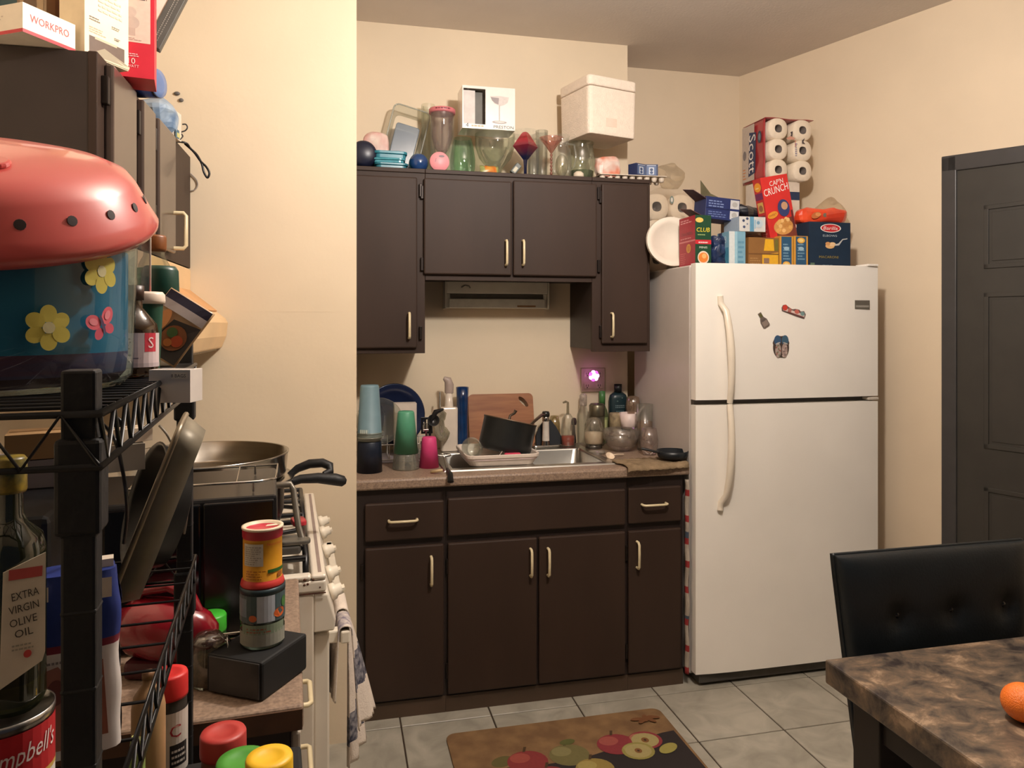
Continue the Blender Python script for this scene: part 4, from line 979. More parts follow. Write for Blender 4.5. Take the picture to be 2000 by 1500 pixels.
for dy in (-.014, .014):
    mb = MB(); a0 = Vector((.072, dy, .05)); dirv = Vector((.95, 0, -.22)).normalized(); nrm = Vector((.22, 0, .95))
    mb.tube([a0, a0 + dirv * .055], .003, 7)
    for k in range(4):
        ang = PI * k / 2 + .4; off = Vector((0, math.cos(ang), 0)) + nrm * math.sin(ang); o = []
        for i in range(9):
            t = i / 8; o.append(a0 + dirv * (.02 + .052 * t) + off * (.0135 * math.sin(PI * t) ** .7))
        mb.tube(o, .0019, 5)
    mb.build('beater', CHR, hm)
q = ray(412, VH) * 1.305
b = thing('jar', 'dark jar with a bright green lid behind the red mixer', 'jar', (q.x, q.y, WZ))
MB().lathe([(0, 0), (.024, 0), (.0255, .003), (.0255, .036), (.022, .041)], 24).build('jar_body', mat((24, 66, 30), .4), b)
MB().lathe([(0, .04), (.0255, .04), (.026, .043), (.0258, .066), (.024, .069), (0, .069)], 28).build('cap', mat((60, 172, 48), .4), b)
q = ray(408, VH) * 1.195
b = thing('clip_jar', 'clear glass jar with a wire clip at the worktop end under the beater', 'jar', (q.x, q.y, WZ))
MB().lathe([(0, 0), (.024, 0), (.027, .004), (.027, .05), (.024, .06), (.024, .066)], 26).build('glass_body', glass((226, 226, 210), .2, .1, (170, 160, 140)), b)
MB().lathe([(0, .003), (.0245, .004), (.0245, .045), (0, .046)], 22).build('contents', mat((120, 96, 74), .8, c2=(70, 60, 50), ns=90), b)
MB().lathe([(0, .0665), (.025, .0665), (.0255, .071), (.018, .08), (0, .083)], 24).build('glass_lid', glass((210, 206, 196), .3, .25, (120, 110, 100)), b)
MB().tube([(.0275, -.012, .04), (.031, -.012, .062), (.0265, 0, .074), (.031, .012, .062), (.0275, .012, .04)], .0016, 6).build('wire_clip', CHR, b)
# low black box under the tins
p0 = P(512, 1372, Z=WZ)
bx = thing('metal_box', 'low black metal box on the worktop corner under the stacked jars', 'box', (p0.x, p0.y, WZ), 0)
v1 = (P(600, 1306, Z=WZ) - p0); v1.z = 0; L1 = v1.length * 1.0; v1.normalize(); v2 = Vector((-v1.y, v1.x, 0))
BM = Matrix((v1, v2, Vector((0, 0, 1)))).transposed().to_4x4()
MB().box(0, L1, 0, .105, 0, .060, M=BM).build('case', mat((12, 13, 15), .7, nz=.2), bx, bevel=.004)
MB().box(-.003, 0, .004, .098, .003, .0585, M=BM).build('front_plate', mat((64, 62, 62), .4, .4, nz=.08), bx, bevel=.0015)
# stacked jar and tin
q = ray(513, VH) * 1.21; z0 = WZ + .0605
jr = thing('glass_jar', 'squat glass jar with a green and orange label under the yellow tin', 'jar', (q.x, q.y, z0))
jh = (HC - 513 * 1.19 / 1450) - z0; JR = .0345
MB().lathe([(0, 0), (JR - .003, 0), (JR, .004), (JR, .030), (JR - .002, .034), (JR, .038), (JR, jh * .62), (JR - .0025, jh * .66), (JR, jh * .7), (JR, jh - .010), (JR - .002, jh - .006)], 36).build('jar_body', glass((190, 204, 190), .25, .25, (84, 100, 92)), jr)
MB().lathe([(0, .003), (JR - .003, .004), (JR - .003, jh - .012), (0, jh - .012)], 28).build('contents', mat((92, 100, 92), .8, c2=(60, 72, 70), ns=40), jr)
MB().lathe([(0, jh - .009), (JR + .001, jh - .009), (JR + .001, jh), (0, jh)], 30).build('cap', mat((44, 60, 66), .4, .3), jr)
wrap(JR + .0003, jh * .45, jh * .92, -90, 90, -92).rect(0, 0, 1, 1, (70, 88, 92), 16).rect(.46, .02, .72, .95, (178, 184, 194), 5).rect(.06, .2, .3, .85, (110, 124, 136), 4).ell(.4, .18, .06, .12, (190, 96, 50)).ell(.8, .28, .1, .17, (206, 98, 44)).ell(.9, .6, .06, .2, (70, 120, 60)).done(jr, 'label')
wrap(JR + .0003, .006, .028, -90, 90, -92).rect(.1, 0, .95, 1, (150, 150, 138), 14).done(jr, 'lower_label')
wrap(JR + .0003, jh * .26, jh * .42, -90, 90, -92).rect(.2, 0, .9, 1, (126, 140, 118), 14).lines(.3, .2, .7, .8, 2, (150, 80, 60)).done(jr, 'middle_label')
tn = thing('cocoa_tin', 'yellow tin with a red rim and white label stacked on the glass jar', 'tin', (q.x, q.y, z0 + jh + .0003))
th = (HC - 392 * 1.205 / 1450) - (z0 + jh); TR = .0305
MB().lathe([(0, 0), (TR + .003, 0), (TR + .004, .003), (TR + .002, .010), (TR, .012), (TR, th - .018), (TR + .001, th - .016), (TR + .001, th - .004), (TR + .0022, th - .003), (TR + .0022, th), (TR - .003, th), (TR - .004, th - .004), (0, th - .004)], 44, [0, 0, 0, 0, 1, 2, 2, 3, 3, 3, 3, 2]).build('tin_body', [mat((196, 56, 52), .4), mat((218, 156, 36), .4, c2=(206, 140, 34), ns=20), mat((190, 44, 62), .4), mat((230, 212, 186), .35)], tn)
A = wrap(TR + .0003, .012, th - .018, -90, 90, -92).rect(.2, .38, .55, .92, (196, 190, 178), 8).lines(.23, .42, .52, .88, 9, (150, 142, 130)).rect(.62, .2, .98, .28, (52, 104, 44), 8).lines(.25, .05, .6, .3, 4, (190, 120, 40)).rect(.8, .06, .92, .17, (170, 100, 40), 2).text('Nutrition', .76, .9, .06, (190, 70, 40), .3); A.done(tn, 'label')
Art(lambda a, b, l: (a, b, th - .004 + l), 1, 1).poly([(.004, .004), (.024, .008), (.02, .018), (.006, .014)], (226, 200, 180)).done(tn, 'lid_tab')
# ================================================================== things piled on top of the wall cabinets
# --- left wall cabinet
LT = LZ1 + .0025
def lbox(name, label, cat, x, y, w, d, h, c, rz=0, rx=0, ry=0, z=None, group=None):
    return carton(name, label, cat, (x, y, (LT if z is None else z)), w, d, h, c, (rx, ry, rz), group)
RED_ = (196, 42, 52); OFFW = (232, 222, 206)
# white and red tool box, nearest
p0 = P(147, 100, X=LX + .02); p1 = P(45, 60, Y=1.62)
o = lbox('tool_carton', 'low white carton with a red base edge and red lettering at the near cabinet end', 'carton', -.635, 1.716, .16, .118, .058, OFFW, -31.3)
w, d, h = .16, .118, .058
for F in (face_front, face_right): F(w, d, h).rect(0, 0, 1, .12, RED_).done(o, 'red_band')
face_right(w, d, h).text('WORKPRO', .5, .56, .26, (206, 60, 62), .74).done(o, 'lettering')
face_front(w, d, h).lines(.3, .5, .8, .7, 2, (206, 192, 182)).done(o, 'small_print')
o = lbox('picture_carton', 'brown picture carton standing behind the low lettered carton', 'carton', -.665, 1.90, .15, .12, .22, (150, 126, 98), -24)
w, d, h = .15, .12, .22
face_front(w, d, h).rect(.1, .1, .5, .9, (60, 92, 100)).rect(.55, .05, .95, .95, (176, 150, 116)).ell(.72, .6, .12, .14, (110, 84, 62)).done(o, 'print')
face_right(w, d, h).rect(.2, .2, .6, .95, (120, 98, 76)).rect(.65, .1, .92, .5, (186, 164, 132)).done(o, 'print')
# beige carton with hanging flap
o = lbox('bottle_carton', 'tall beige card carton with a torn lower window beside the lettered carton', 'carton', -.519, 1.794, .07, .115, .26, (240, 222, 188), -31.3)
w, d, h = .07, .115, .26
A = face_right(w, d, h).rect(.1, .04, .9, .17, (104, 84, 70)).rect(.22, .155, .72, .175, (206, 180, 150)).lines(.1, .2, .5, .255, 3, (196, 170, 142)).lines(.66, .215, .85, .24, 2, (110, 96, 84)).lines(.1, .30, .35, .34, 2, (120, 104, 92)).lines(.6, .30, .85, .33, 2, (130, 112, 98)).lines(.3, .4, .9, .75, 9, (226, 206, 176)).ell(.12, .5, .08, .03, (222, 186, 160)).text('M', .72, .215, .02, (90, 76, 66)); A.done(o, 'print')
MB().hexa([(w / 2, -d * .45, .002), (w / 2 + .0015, -d * .45, .002), (w / 2 + .0015, d * .5, .002), (w / 2, d * .5, .002)], [(w / 2 + .016, -d * .20, .020), (w / 2 + .0175, -d * .20, .020), (w / 2 + .004, d * .5, .008), (w / 2 + .0025, d * .5, .008)]).build('torn_flap', mat((236, 220, 190), .7), o)
# red and white carton
o = lbox('bulb_carton', 'red and pale grey carton with a lamp picture behind the beige carton', 'carton', -.486, 1.912, .125, .10, .30, (204, 40, 58), 10)
w, d, h = .125, .10, .30
A = face_front(w, d, h).rect(.30, .27, .93, 1, (222, 196, 180)).ell(.62, .42, .13, .05, (196, 176, 164)).rect(.56, .32, .68, .38, (190, 168, 156)).ell(.6, .5, .1, .04, (200, 180, 168)).lines(.45, .6, .9, .66, 3, (90, 76, 74)).lines(.4, .285, .8, .31, 2, (176, 150, 140)).text('10', .62, .125, .045, (236, 214, 208)).lines(.5, .16, .75, .19, 2, (230, 190, 190)).text('WATT', .64, .085, .02, (230, 196, 196)); A.done(o, 'print')
face_right(w, d, h).lines(.3, .4, .7, .9, 5, (226, 110, 116)).done(o, 'print')
# grey-framed flat box leaning out over the edge
q = P(308, 52, Y=2.14)
fb = thing('frame_box', 'flat dark grey framed box tilted on the stack against the wall above the cups', 'box', (q.x - .03, q.y, q.z), 0, rot=(0, 24, 8))
MB().box(-.13, .055, -.012, .012, -.03, .14).build('tray', mat((222, 206, 190), .6), fb, bevel=.002)
MB().box(.022, .058, -.016, .014, -.045, .14).build('printed_side', mat((84, 82, 76), .5), fb, bevel=.002)
Art(lambda a, b, l: (.022 + .036 * a, -.016 - l, -.045 + .185 * b), .036, .185).lines(.38, .08, .44, .9, 26, (190, 184, 172), .6).lines(.58, .1, .64, .8, 20, (170, 164, 154), .6).done(fb, 'print')
MB().box(-.13, .06, -.016, .016, .14, .152).build('dark_edge', mat((70, 66, 58), .5), fb, bevel=.002)
# blue cup lying on its side, blue and white cloth bag, clear lid
def side_cup(name, label, loc, r0, r1, L, m, axis, cat='cup'):
    t = thing(name, label, cat, loc)
    MB().lathe([(0, 0), (r0, 0), (r1, L), (r1 - .003, L), (r0 - .003, .006), (0, .006)], 30, M=frame((0, 0, 0), axis)).build('cup_body', m, t)
    return t
q = P(308, 170, Y=2.30)
t = side_cup('tumbler', 'dark blue cup lying on its side under the red carton', (-.545, 2.07, LT + .040), .030, .036, .105, mat((24, 44, 92), .25, coat=.4), (.8, -.28, .0))
MB().lathe([(0, 0), (.034, 0), (.0365, .003), (.0345, .006), (.02, .0065), (0, .0066)], 30, M=frame(Vector((.8, -.28, 0)).normalized() * .1055, (.8, -.28, 0))).build('cup_lid', mat((96, 118, 160), .3, coat=.4), t)
bg = bag('plastic_bag', 'crumpled pale blue and white plastic bag beside the blue cup', 'bag', (-.535, 2.44, LT - .002), .062, .055, .062, mat((170, 186, 200), .4, c2=(86, 116, 150), ns=17, detail=2), .018, 18, 3)
o = lbox('small_box', 'small white box at the far end of the left cabinet under the hooks', 'box', -.53, 2.47, .10, .06, .085, (226, 214, 198), -10)
face_right(.11, .06, .09).rect(.0, .0, .5, .3, (60, 100, 120)).rect(.2, .05, .6, .2, (196, 190, 120)).done(o, 'print')
for k, (u, v) in enumerate(((346, 183), (354, 196))):
    q = P(u, v, Y=2.709)
    MB().ball((0, 0, 0), .010 - .002 * k, .006, .0065, 10).build('wall_anchor', mat((96, 92, 88), .5), None, (q.x, 2.706, q.z), label=('upper' if k == 0 else 'lower') + ' grey plug set in the wall beside the left cabinet top', cat='plug')
# black hook and cord loop hanging past the cabinet corner
X_ = LX + .035
def wp(u, v, X=X_): return P(u, v, X=X)
cord('black looped strap hanging over the far top corner of the left cabinet', [Vector((LX - .06, 2.52, LT + .006)), Vector((LX + .012, 2.53, LT + .008))] + [P(u, v, Y=2.55) for u, v in ((372, 290), (385, 303), (394, 320), (398, 336), (405, 347), (409, 338), (403, 326), (392, 315), (378, 296))] + [Vector((LX + .012, 2.545, LT + .008))], .0036, BLK, 'strap')
cord('thin dark wire hook curling up from the left cabinet edge', [Vector((LX + .010, 2.48, LT + .004))] + [P(u, v, Y=2.5) for u, v in ((357, 266), (353, 259), (362, 255), (366, 249), (363, 243), (356, 243))], .0022, mat((50, 48, 50), .4), 'wire_hook', 'hook')
cord('thin grey cable bowing out along the wall beside the left cabinet door', [Vector((LX - .002, 2.704, PZ(371, 338, 2.704)))] + [P(u, v, Y=2.704) for u, v in ((376, 343), (384, 352), (386, 362), (380, 371))] + [Vector((LX - .002, 2.704, PZ(371, 373, 2.704)))], .0022, mat((150, 140, 130), .5), 'cable')
# --- on the cabinets over the sink
UT = UZ1 + .0008
YT = 3.28
def X_(u, Y=YT): return PX(u, Y)
def Zt(u, v, Y=YT): return PZ(u, v, Y)
CLR = glass((248, 250, 248), .13, .05, (220, 222, 216)); CLG = glass((214, 236, 220), .14, .06, (150, 190, 164)); PLA = glass((240, 244, 240), .12, .18, (214, 218, 212))
def rp_(u0, u1, Y=YT): return (X_(u1, Y) - X_(u0, Y)) / 2, (X_(u0, Y) + X_(u1, Y)) / 2
# navy round pot end
r, x = rp_(672, 726, 3.22)
t = thing('storage_pot', 'dark navy round pot lying on its side by the wall corner', 'pot', (.105, 3.22, UT + r))
MB().lathe([(0, 0), (r * .7, .0), (r * .95, .012), (r, .03), (r, .12), (r * .96, .13), (0, .13)], 32, M=RX(-90) @ T(0, 0, -.06)).build('pot_body', mat((24, 28, 48), .35, nz=.1), t)
# white flowered bag behind
b = bag('plastic_bag', 'white plastic bag with red print behind the teal tubs', 'bag', (X_(735, 3.32), 3.322, UT), .058, .030, Zt(735, 262, 3.36) / 2 - UT / 2, mat((226, 206, 192), .5, c2=(214, 168, 158), ns=19, detail=1), .014, 20, 5, e=.6)
# stack of teal boxes/lids
z = UT
for k, (h, lab, c) in enumerate(((.024, 'lowest of the three shallow teal tubs beside the navy pot', (34, 112, 128)), (.018, 'middle one of the three shallow teal tubs beside the navy pot', (70, 150, 164)), (.030, 'topmost of the three shallow teal tubs beside the navy pot', (40, 124, 142)))):
    r, x = rp_(730, 790, 3.22)
    o = MB().prism(rr(-r, r, -.06, .06, .02), 0, h * .6).prism(rr(-r - .006, r + .006, -.066, .066, .024), h * .6, h).build('storage_tub', mat(c, .3, nz=.08, coat=.3), None, (x + (.004, -.003, .001)[k], 3.225, z), (0, 0, (3, -4, 2)[k]), bevel=.002, label=lab, cat='tub', group='teal tubs on the wall cabinets')
    z += h + .0005
# clear box leaning
cb = thing('storage_box', 'large clear plastic storage box tipped on edge behind the teal tubs', 'box', (X_(772, 3.37), 3.408, UT), rot=(-3, 14, 0))
w, h = X_(812, 3.37) - X_(742, 3.37), Zt(775, 198, 3.37) - UT
mb = MB(); rows = []
for ins, y in ((.0, -.05), (.006, .0), (.016, .055)): rows.append([(a, y, b) for a, b in rr(-w / 2 + ins, w / 2 - ins, ins, h - ins - .02, .022, 5)])
n = len(rows[0]); mb.add([p for q in rows for p in q], [(k * n + i, k * n + (i + 1) % n, (k + 1) * n + (i + 1) % n, (k + 1) * n + i) for k in range(2) for i in range(n)] + [tuple(range(2 * n, 3 * n))], 0, False)
mb.build('box_shell', PLA, cb)
MB().tube([(a, -.05, b) for a, b in rr(-w / 2 - .003, w / 2 + .003, -.0, h - .017, .024, 5)], .0035, 6, closed=True).build('box_rim', glass((226, 230, 224), .25, .35, (200, 204, 196)), cb)
MB().prism(rr(-w * .34, w * .34, .05, h * .72, .012), -.035, .045, M=T(0, 0, 0) @ RX(90)).build('inner_box', glass((196, 208, 220), .15, .3, (170, 186, 202)), cb, bevel=.004)
r, x = rp_(815, 842, 3.38)
t = MB().lathe([(0, 0), (r * .8, 0), (r, .004), (r, Zt(830, 200, 3.38) - UT)], 24).build('glass_vase', glass((240, 242, 234), .16, .1, (200, 200, 184)), None, (x + .022, 3.415, UT), label='slim clear glass behind the pink-rimmed goblet', cat='glass')
# blue ball-ended bottle pointing forward
r, x = rp_(800, 838, 3.21)
t = thing('water_bottle', 'blue bottle lying with its rounded base towards the room', 'bottle', (x, 3.195, UT + r))
MB().lathe([(0, 0), (r * .5, .003), (r * .85, .014), (r * .96, .03), (r, .034), (r, .05), (r * .95, .052), (r * .95, .15), (r * .5, .17), (0, .17)], 32, [0, 0, 0, 1, 1, 1, 0, 0, 0], M=RX(-90)).build('bottle_body', [mat((34, 66, 116), .18, nz=.1, coat=.6), mat((70, 128, 120), .3)], t)
# pink-banded goblet, pink disc and pink base
r, x = rp_(838, 889)
t = thing('goblet_tumbler', 'clear double-wall goblet tumbler with a pink lid and pink base', 'tumbler', (x + .004, YT + .03, UT))
h0, h1, h2 = .0, Zt(865, 290, YT + .03) - UT, Zt(865, 214, YT + .03) - UT
MB().lathe([(0, .012), (r * .86, .014), (r * .9, .03), (r * .92, h2 - .02), (r * .98, h2 - .016)], 32).build('outer_wall', CLR, t)
MB().lathe([(0, h1 - .03), (r * .2, h1 - .028), (r * .55, h1 + .0), (r * .8, h1 + .05), (r * .86, h2 - .02)], 28).build('inner_glass', glass((240, 232, 230), .2, .12, (200, 180, 176)), t)
MB().lathe([(0, h2 - .02), (r, h2 - .02), (r * 1.02, h2 - .014), (r * 1.02, h2 - .002), (r * .97, h2), (0, h2 + .001)], 32).build('lid', mat((214, 122, 128), .4), t)
MB().lathe([(0, 0), (r * .72, 0), (r * .74, .004), (r * .74, .014), (0, .015)], 28).build('base', mat((224, 138, 148), .4), t)
A = wrap(r * 1.02 + .0002, h2 - .013, h2 - .003, -70, 70, -92); A.lines(.25, .15, .8, .85, 1, (120, 50, 60), .8); A.done(t, 'lid_print')
r, x = rp_(838, 876, YT - .07)
t = thing('round_lid', 'round pale pink lid stood on edge in front of the pink-lidded goblet', 'lid', (x, YT - .085, UT + r))
MB().lathe([(0, 0), (r, 0), (r, .010), (r * .97, .012), (0, .012)], 36, M=RX(90)).build('lid_disc', mat((238, 154, 160), .45, nz=.04), t)
Art(lambda a, b, l: (a, -.012 - l, b), 1, 1).ell(r * .2, r * .55, r * .3, r * .12, (110, 78, 84)).poly([(-r * .5, -r * .1), (-r * .42, r * .3), (-r * .3, r * .35), (-r * .38, -.0)], (170, 96, 104)).done(t, 'opening')
# green glass vase
r, x = rp_(884, 934)
hv = Zt(905, 262) - UT
MB().lathe([(0, .002), (r * .6, .0), (r * .8, .006), (r * .98, hv * .3), (r, hv * .5), (r * .85, hv * .8), (r * .7, hv)], 32).build('glass_vase', CLG, None, (x, YT + .078, UT), label='rounded greenish glass vase left of the wineglass carton support', cat='vase')
# bowl vase that carries the wineglass carton
r, x = rp_(926, 1004)
hb = Zt(955, 257) - UT - .001
MB().lathe([(0, .0), (r * .42, 0), (r * .45, .012), (r * .3, .03), (r * .34, .05), (r * .8, hb * .48), (r * .98, hb * .72), (r, hb - .002), (r * .97, hb)], 36).build('glass_bowl', glass((236, 240, 230), .16, .12, (186, 190, 172)), None, (x + .012, YT + .04, UT), label='footed clear glass bowl under the white wineglass carton', cat='bowl')
x0, x1 = X_(903, 3.24), X_(1006, 3.24); w = x1 - x0; h = Zt(955, 173, 3.24) - Zt(955, 256, 3.24)
wb = thing('wineglass_carton', 'white wineglass carton with cut-out window balanced on a glass bowl', 'carton', ((x0 + x1) / 2, 3.305, UT + hb + .0005))
zb = 0; d = .13
mb = MB(); xa, xb, za, zc = -w / 2 + .005, -w / 2 + w * .435, .02 * 1, h - .012
mb.box(-w / 2, w / 2, -d / 2 + .002, d / 2, 0, .002).box(-w / 2, w / 2, -d / 2 + .002, d / 2, h - .002, h).box(-w / 2, w / 2, d / 2 - .002, d / 2, .002, h - .002).box(-w / 2, -w / 2 + .002, -d / 2 + .002, d / 2 - .002, .002, h - .002).box(w / 2 - .002, w / 2, -d / 2 + .002, d / 2 - .002, .002, h - .002)
mb.box(-w / 2, w / 2, -d / 2, -d / 2 + .002, 0, za).box(-w / 2, w / 2, -d / 2, -d / 2 + .002, zc, h).box(xb, w / 2, -d / 2, -d / 2 + .002, za, zc).box(-w / 2, xa, -d / 2, -d / 2 + .002, za, zc)
mb.build('carton_shell', mat((238, 230, 222), .16, nz=.02, coat=.5), wb)
MB().box(xa + .002, xb - .045, -d / 2 + .012, -d / 2 + .014, .003, zc - .006).build('inner_card', mat((214, 206, 200), .5), wb)
MB().box(xb - .045, xb - .004, -d / 2 + .05, -d / 2 + .052, .003, h - .004).build('inner_shade', mat((120, 116, 108), .6), wb)
A = face_front(w, d, h); GRY = (120, 112, 108)
A.text('4', .09, .075, .1, (48, 44, 44)); A.lines(.17, .045, .43, .1, 1, (190, 172, 140), .7); A.text('PRESTON', .78, .068, .07, (48, 44, 44), .38)
A.poly([(.52, .78), (.7, .8), (.88, .78), (.86, .66), (.8, .6), (.72, .56), (.6, .62)], (206, 196, 190)); A.poly([(.53, .76), (.69, .75), (.68, .6), (.62, .62), (.56, .68)], (150, 138, 138)); A.rect(.69, .2, .71, .58, (190, 180, 176)); A.ell(.7, .18, .14, .035, (170, 160, 158)); A.ell(.7, .185, .1, .018, (220, 212, 206)); A.done(wb, 'print')
# small snack packets and grey gadget in front of the bowl
x = X_(957, 3.19)
pk = MB().grid(8, 5, lambda a, b: ((a - .5) * .085, -.010 * math.sin(PI * a) * math.sin(PI * b), .04 * b + .003 * math.sin(a * 20) * (b - .5)), mf=lambda a, b: 0 if .3 < a < .9 else 1).build('snack_packet', [mat((206, 150, 60), .3, c2=(196, 96, 40), ns=40), mat((170, 168, 110), .35, c2=(130, 140, 80), ns=50)], None, (x, 3.195, UT + .001), (-20, 0, 6), thick=.003, label='small orange and green snack packet in front of the glass bowl', cat='packet')
x = X_(998, 3.19)
g = thing('bottle_opener', 'small grey plastic gadget leaning beside the snack packet', 'gadget', (x, 3.20, UT), rot=(0, 38, 0))
MB().box(-.014, .014, -.012, .012, .012, .065).build('body', mat((90, 96, 92), .4), g, bevel=.004)
MB().box(-.008, .007, -.0135, -.012, .02, .045).build('screen', mat((190, 184, 160), .4), g, bevel=.001)
# red and navy diamond goblet
r, x = rp_(1002, 1051, 3.22)
hz = [Zt(1027, v, 3.22) - UT for v in (290, 272, 262, 258)]
t = thing('painted_goblet', 'red to navy painted diamond-shaped goblet on a dark stem', 'goblet', (x, 3.225, UT))
zst = Zt(1027, 312, 3.22) - UT
prof = [(0, 0), (.024, 0), (.022, .004), (.007, .01), (.007, zst * .6), (.010, zst), (r, Zt(1027, 286, 3.22) - UT), (r * .35, Zt(1027, 262, 3.22) - UT), (r * .2, Zt(1027, 258, 3.22) - UT)]
gm = bpy.data.materials.new('painted_glass'); gm.use_nodes = True; nt = gm.node_tree; bb = nt.nodes['Principled BSDF']; bb.inputs['Roughness'].default_value = .2; bb.inputs['Coat Weight'].default_value = .5
tc = nt.nodes.new('ShaderNodeTexCoord'); sx = nt.nodes.new('ShaderNodeSeparateXYZ'); mr = nt.nodes.new('ShaderNodeMapRange'); cr_ = nt.nodes.new('ShaderNodeValToRGB')
nt.links.new(tc.outputs['Object'], sx.inputs[0]); nt.links.new(sx.outputs['Z'], mr.inputs['Value']); mr.inputs['From Min'].default_value = zst; mr.inputs['From Max'].default_value = prof[-1][1]
nt.links.new(mr.outputs[0], cr_.inputs[0]); nt.links.new(cr_.outputs[0], bb.inputs['Base Color'])
e = cr_.color_ramp.elements; e[0].position = .12; e[0].color = lin((26, 30, 62)); e[1].position = .8; e[1].color = lin((186, 40, 52)); k = e.new(.45); k.color = lin((110, 32, 50))
MB().lathe(prof, 4, M=RZ(45) @ RZ(45), smooth=False).build('goblet_body', gm, t)
MB().lathe([(r * .30, Zt(1027, 268, 3.22) - UT), (r * .95, Zt(1027, 270, 3.22) - UT + .0), (r * 1.0, Zt(1027, 256, 3.22) - UT)], 28).build('clear_rim', CLR, t)
# tall clear glasses and cocktail glass, mug, big vase
def tallglass(label, u0, u1, vt, Y, name='drinking_glass', cat='glass', taper=.86, m=None):
    r, x = rp_(u0, u1, Y); h = Zt((u0 + u1) / 2, vt, Y) - UT
    return MB().lathe([(0, .004), (r * taper * .96, .001), (r * taper, .008), (r, h), (r - .0025, h), (r * taper - .0025, .014), (0, .012)], 32).build(name, m or CLR, None, (x, Y, UT), label=label, cat=cat)
tallglass('tall clear glass behind the painted goblet', 1046, 1070, 256, 3.36)
tallglass('clear tumbler between the painted goblet and the cocktail glass', 1030, 1054, 285, 3.28)
r, x = rp_(1053, 1099, 3.21); hm_ = Zt(1076, 270, 3.21) - UT
t = thing('cocktail_glass', 'cone-shaped cocktail glass with a pinkish bowl and beaded stem', 'glass', (x, 3.205, UT))
zs = Zt(1076, 300, 3.21) - UT
MB().lathe([(.004, zs), (r * .5, zs + (hm_ - zs) * .5), (r, hm_ - .001), (r * .98, hm_)], 32).build('bowl', glass((216, 176, 164), .2, .22, (176, 120, 110)), t)
mb = MB()
for k in range(6): mb.ball((0, 0, .012 + (zs - .012) * (k + .5) / 6), .0065, .0065, (zs - .012) / 12, 12)
mb.build('beaded_stem', glass((222, 190, 180), .25, .2, (190, 130, 120)), t)
MB().lathe([(0, 0), (r * .72, 0), (r * .7, .003), (.006, .012), (0, .012)], 28).build('foot', glass((226, 214, 204), .2, .1, (200, 170, 160)), t)
r, x = rp_(1078, 1117, 3.255); hh = Zt(1096, 266, 3.27) - UT
t = thing('glass_jug', 'clear glass jug with a handle behind the cocktail glass', 'jug', (x, 3.26, UT))
MB().lathe([(0, .003), (r * .7, 0), (r * .9, .01), (r, hh * .35), (r * .85, hh * .65), (r * .62, hh * .8), (r * .8, hh)], 32).build('jug_body', CLR, t)
MB().tube([(r * .66, 0, hh * .82), (r * 1.2, -.01, hh * .8), (r * 1.38, -.012, hh * .55), (r * 1.2, -.01, hh * .3), (r * .95, 0, hh * .28)], .005, 8).build('handle', CLR, t)
MB().ball((0, 0, hh * .33), r * .62, r * .62, hh * .26, 14).build('plastic_ball', glass((230, 226, 206), .3, .2, (220, 210, 180)), t)
r, x = rp_(1114, 1166, 3.29); hv2 = Zt(1140, 276, 3.29) - UT
MB().lathe([(0, .004), (r * .62, .0), (r * .8, .008), (r, hv2 * .4), (r, hv2 * .6), (r * .82, hv2 * .92), (r * .9, hv2)], 36).build('fish_bowl', glass((234, 238, 228), .16, .1, (176, 180, 164)), None, (x, 3.325, UT), label='large round clear glass bowl vase under the foam cooler', cat='vase')
t = MB().lathe([(0, .001), (r * .6, 0), (r * .78, .012), (r * .86, hv2 * .28), (0, hv2 * .30)], 24).build('green_moss', mat((84, 92, 62), .9, c2=(110, 112, 80), ns=60), None, (x, 3.325, UT + .006), label='layer of dull green moss inside the large round vase', cat='moss')
MB().lathe([(0, 0), (.020, 0), (.024, .006), (.022, .02), (.012, .028), (0, .03)], 20).build('paper_cup', mat((214, 200, 178), .6), None, (X_(1130, 3.18), 3.18, UT), label='small upturned pale cup at the front edge before the round vase', cat='cup')
# styrofoam cooler balanced on the glassware
FOAM = mat((238, 222, 204), .8, nz=.03, ns=40, bump=.6, bs=160)
zc0 = UT + hv2 + .0008
hc = Zt(1147, 147, 3.16) - (zc0)
co = thing('foam_cooler', 'white styrofoam cooler with a lid on top of the round glass vase', 'cooler', (X_(1168, 3.28), 3.285, zc0), 15)
W2, D2 = .133, .125
mb = MB(); hl = hc * .82
o0, o1 = rr(-W2 * .96, W2 * .96, -D2 * .96, D2 * .96, .018, 4), rr(-W2, W2, -D2, D2, .02, 4); n = len(o0)
mb.add([(x, y, 0) for x, y in o0] + [(x, y, .012) for x, y in rr(-W2 * .975, W2 * .975, -D2 * .975, D2 * .975, .02, 4)] + [(x, y, hl - .003) for x, y in o1], [tuple(range(n))[::-1]] + [(k * n + i, k * n + (i + 1) % n, (k + 1) * n + (i + 1) % n, (k + 1) * n + i) for k in range(2) for i in range(n)] + [tuple(range(2 * n, 3 * n))], 0)
mb.build('cooler_body', FOAM, co, bevel=.003)
MB().prism(rr(-W2 - .0015, W2 + .0015, -D2 - .0015, D2 + .0015, .022, 4), hl, hc).build('cooler_lid', FOAM, co, bevel=.008, seg=3)
MB().box(-.04, .02, -D2 * .985 - .0002, -D2 * .985 + .002, hl * .18, hl * .36).build('tape_mark', mat((234, 214, 196), .7, c2=(228, 206, 186), ns=20), co)
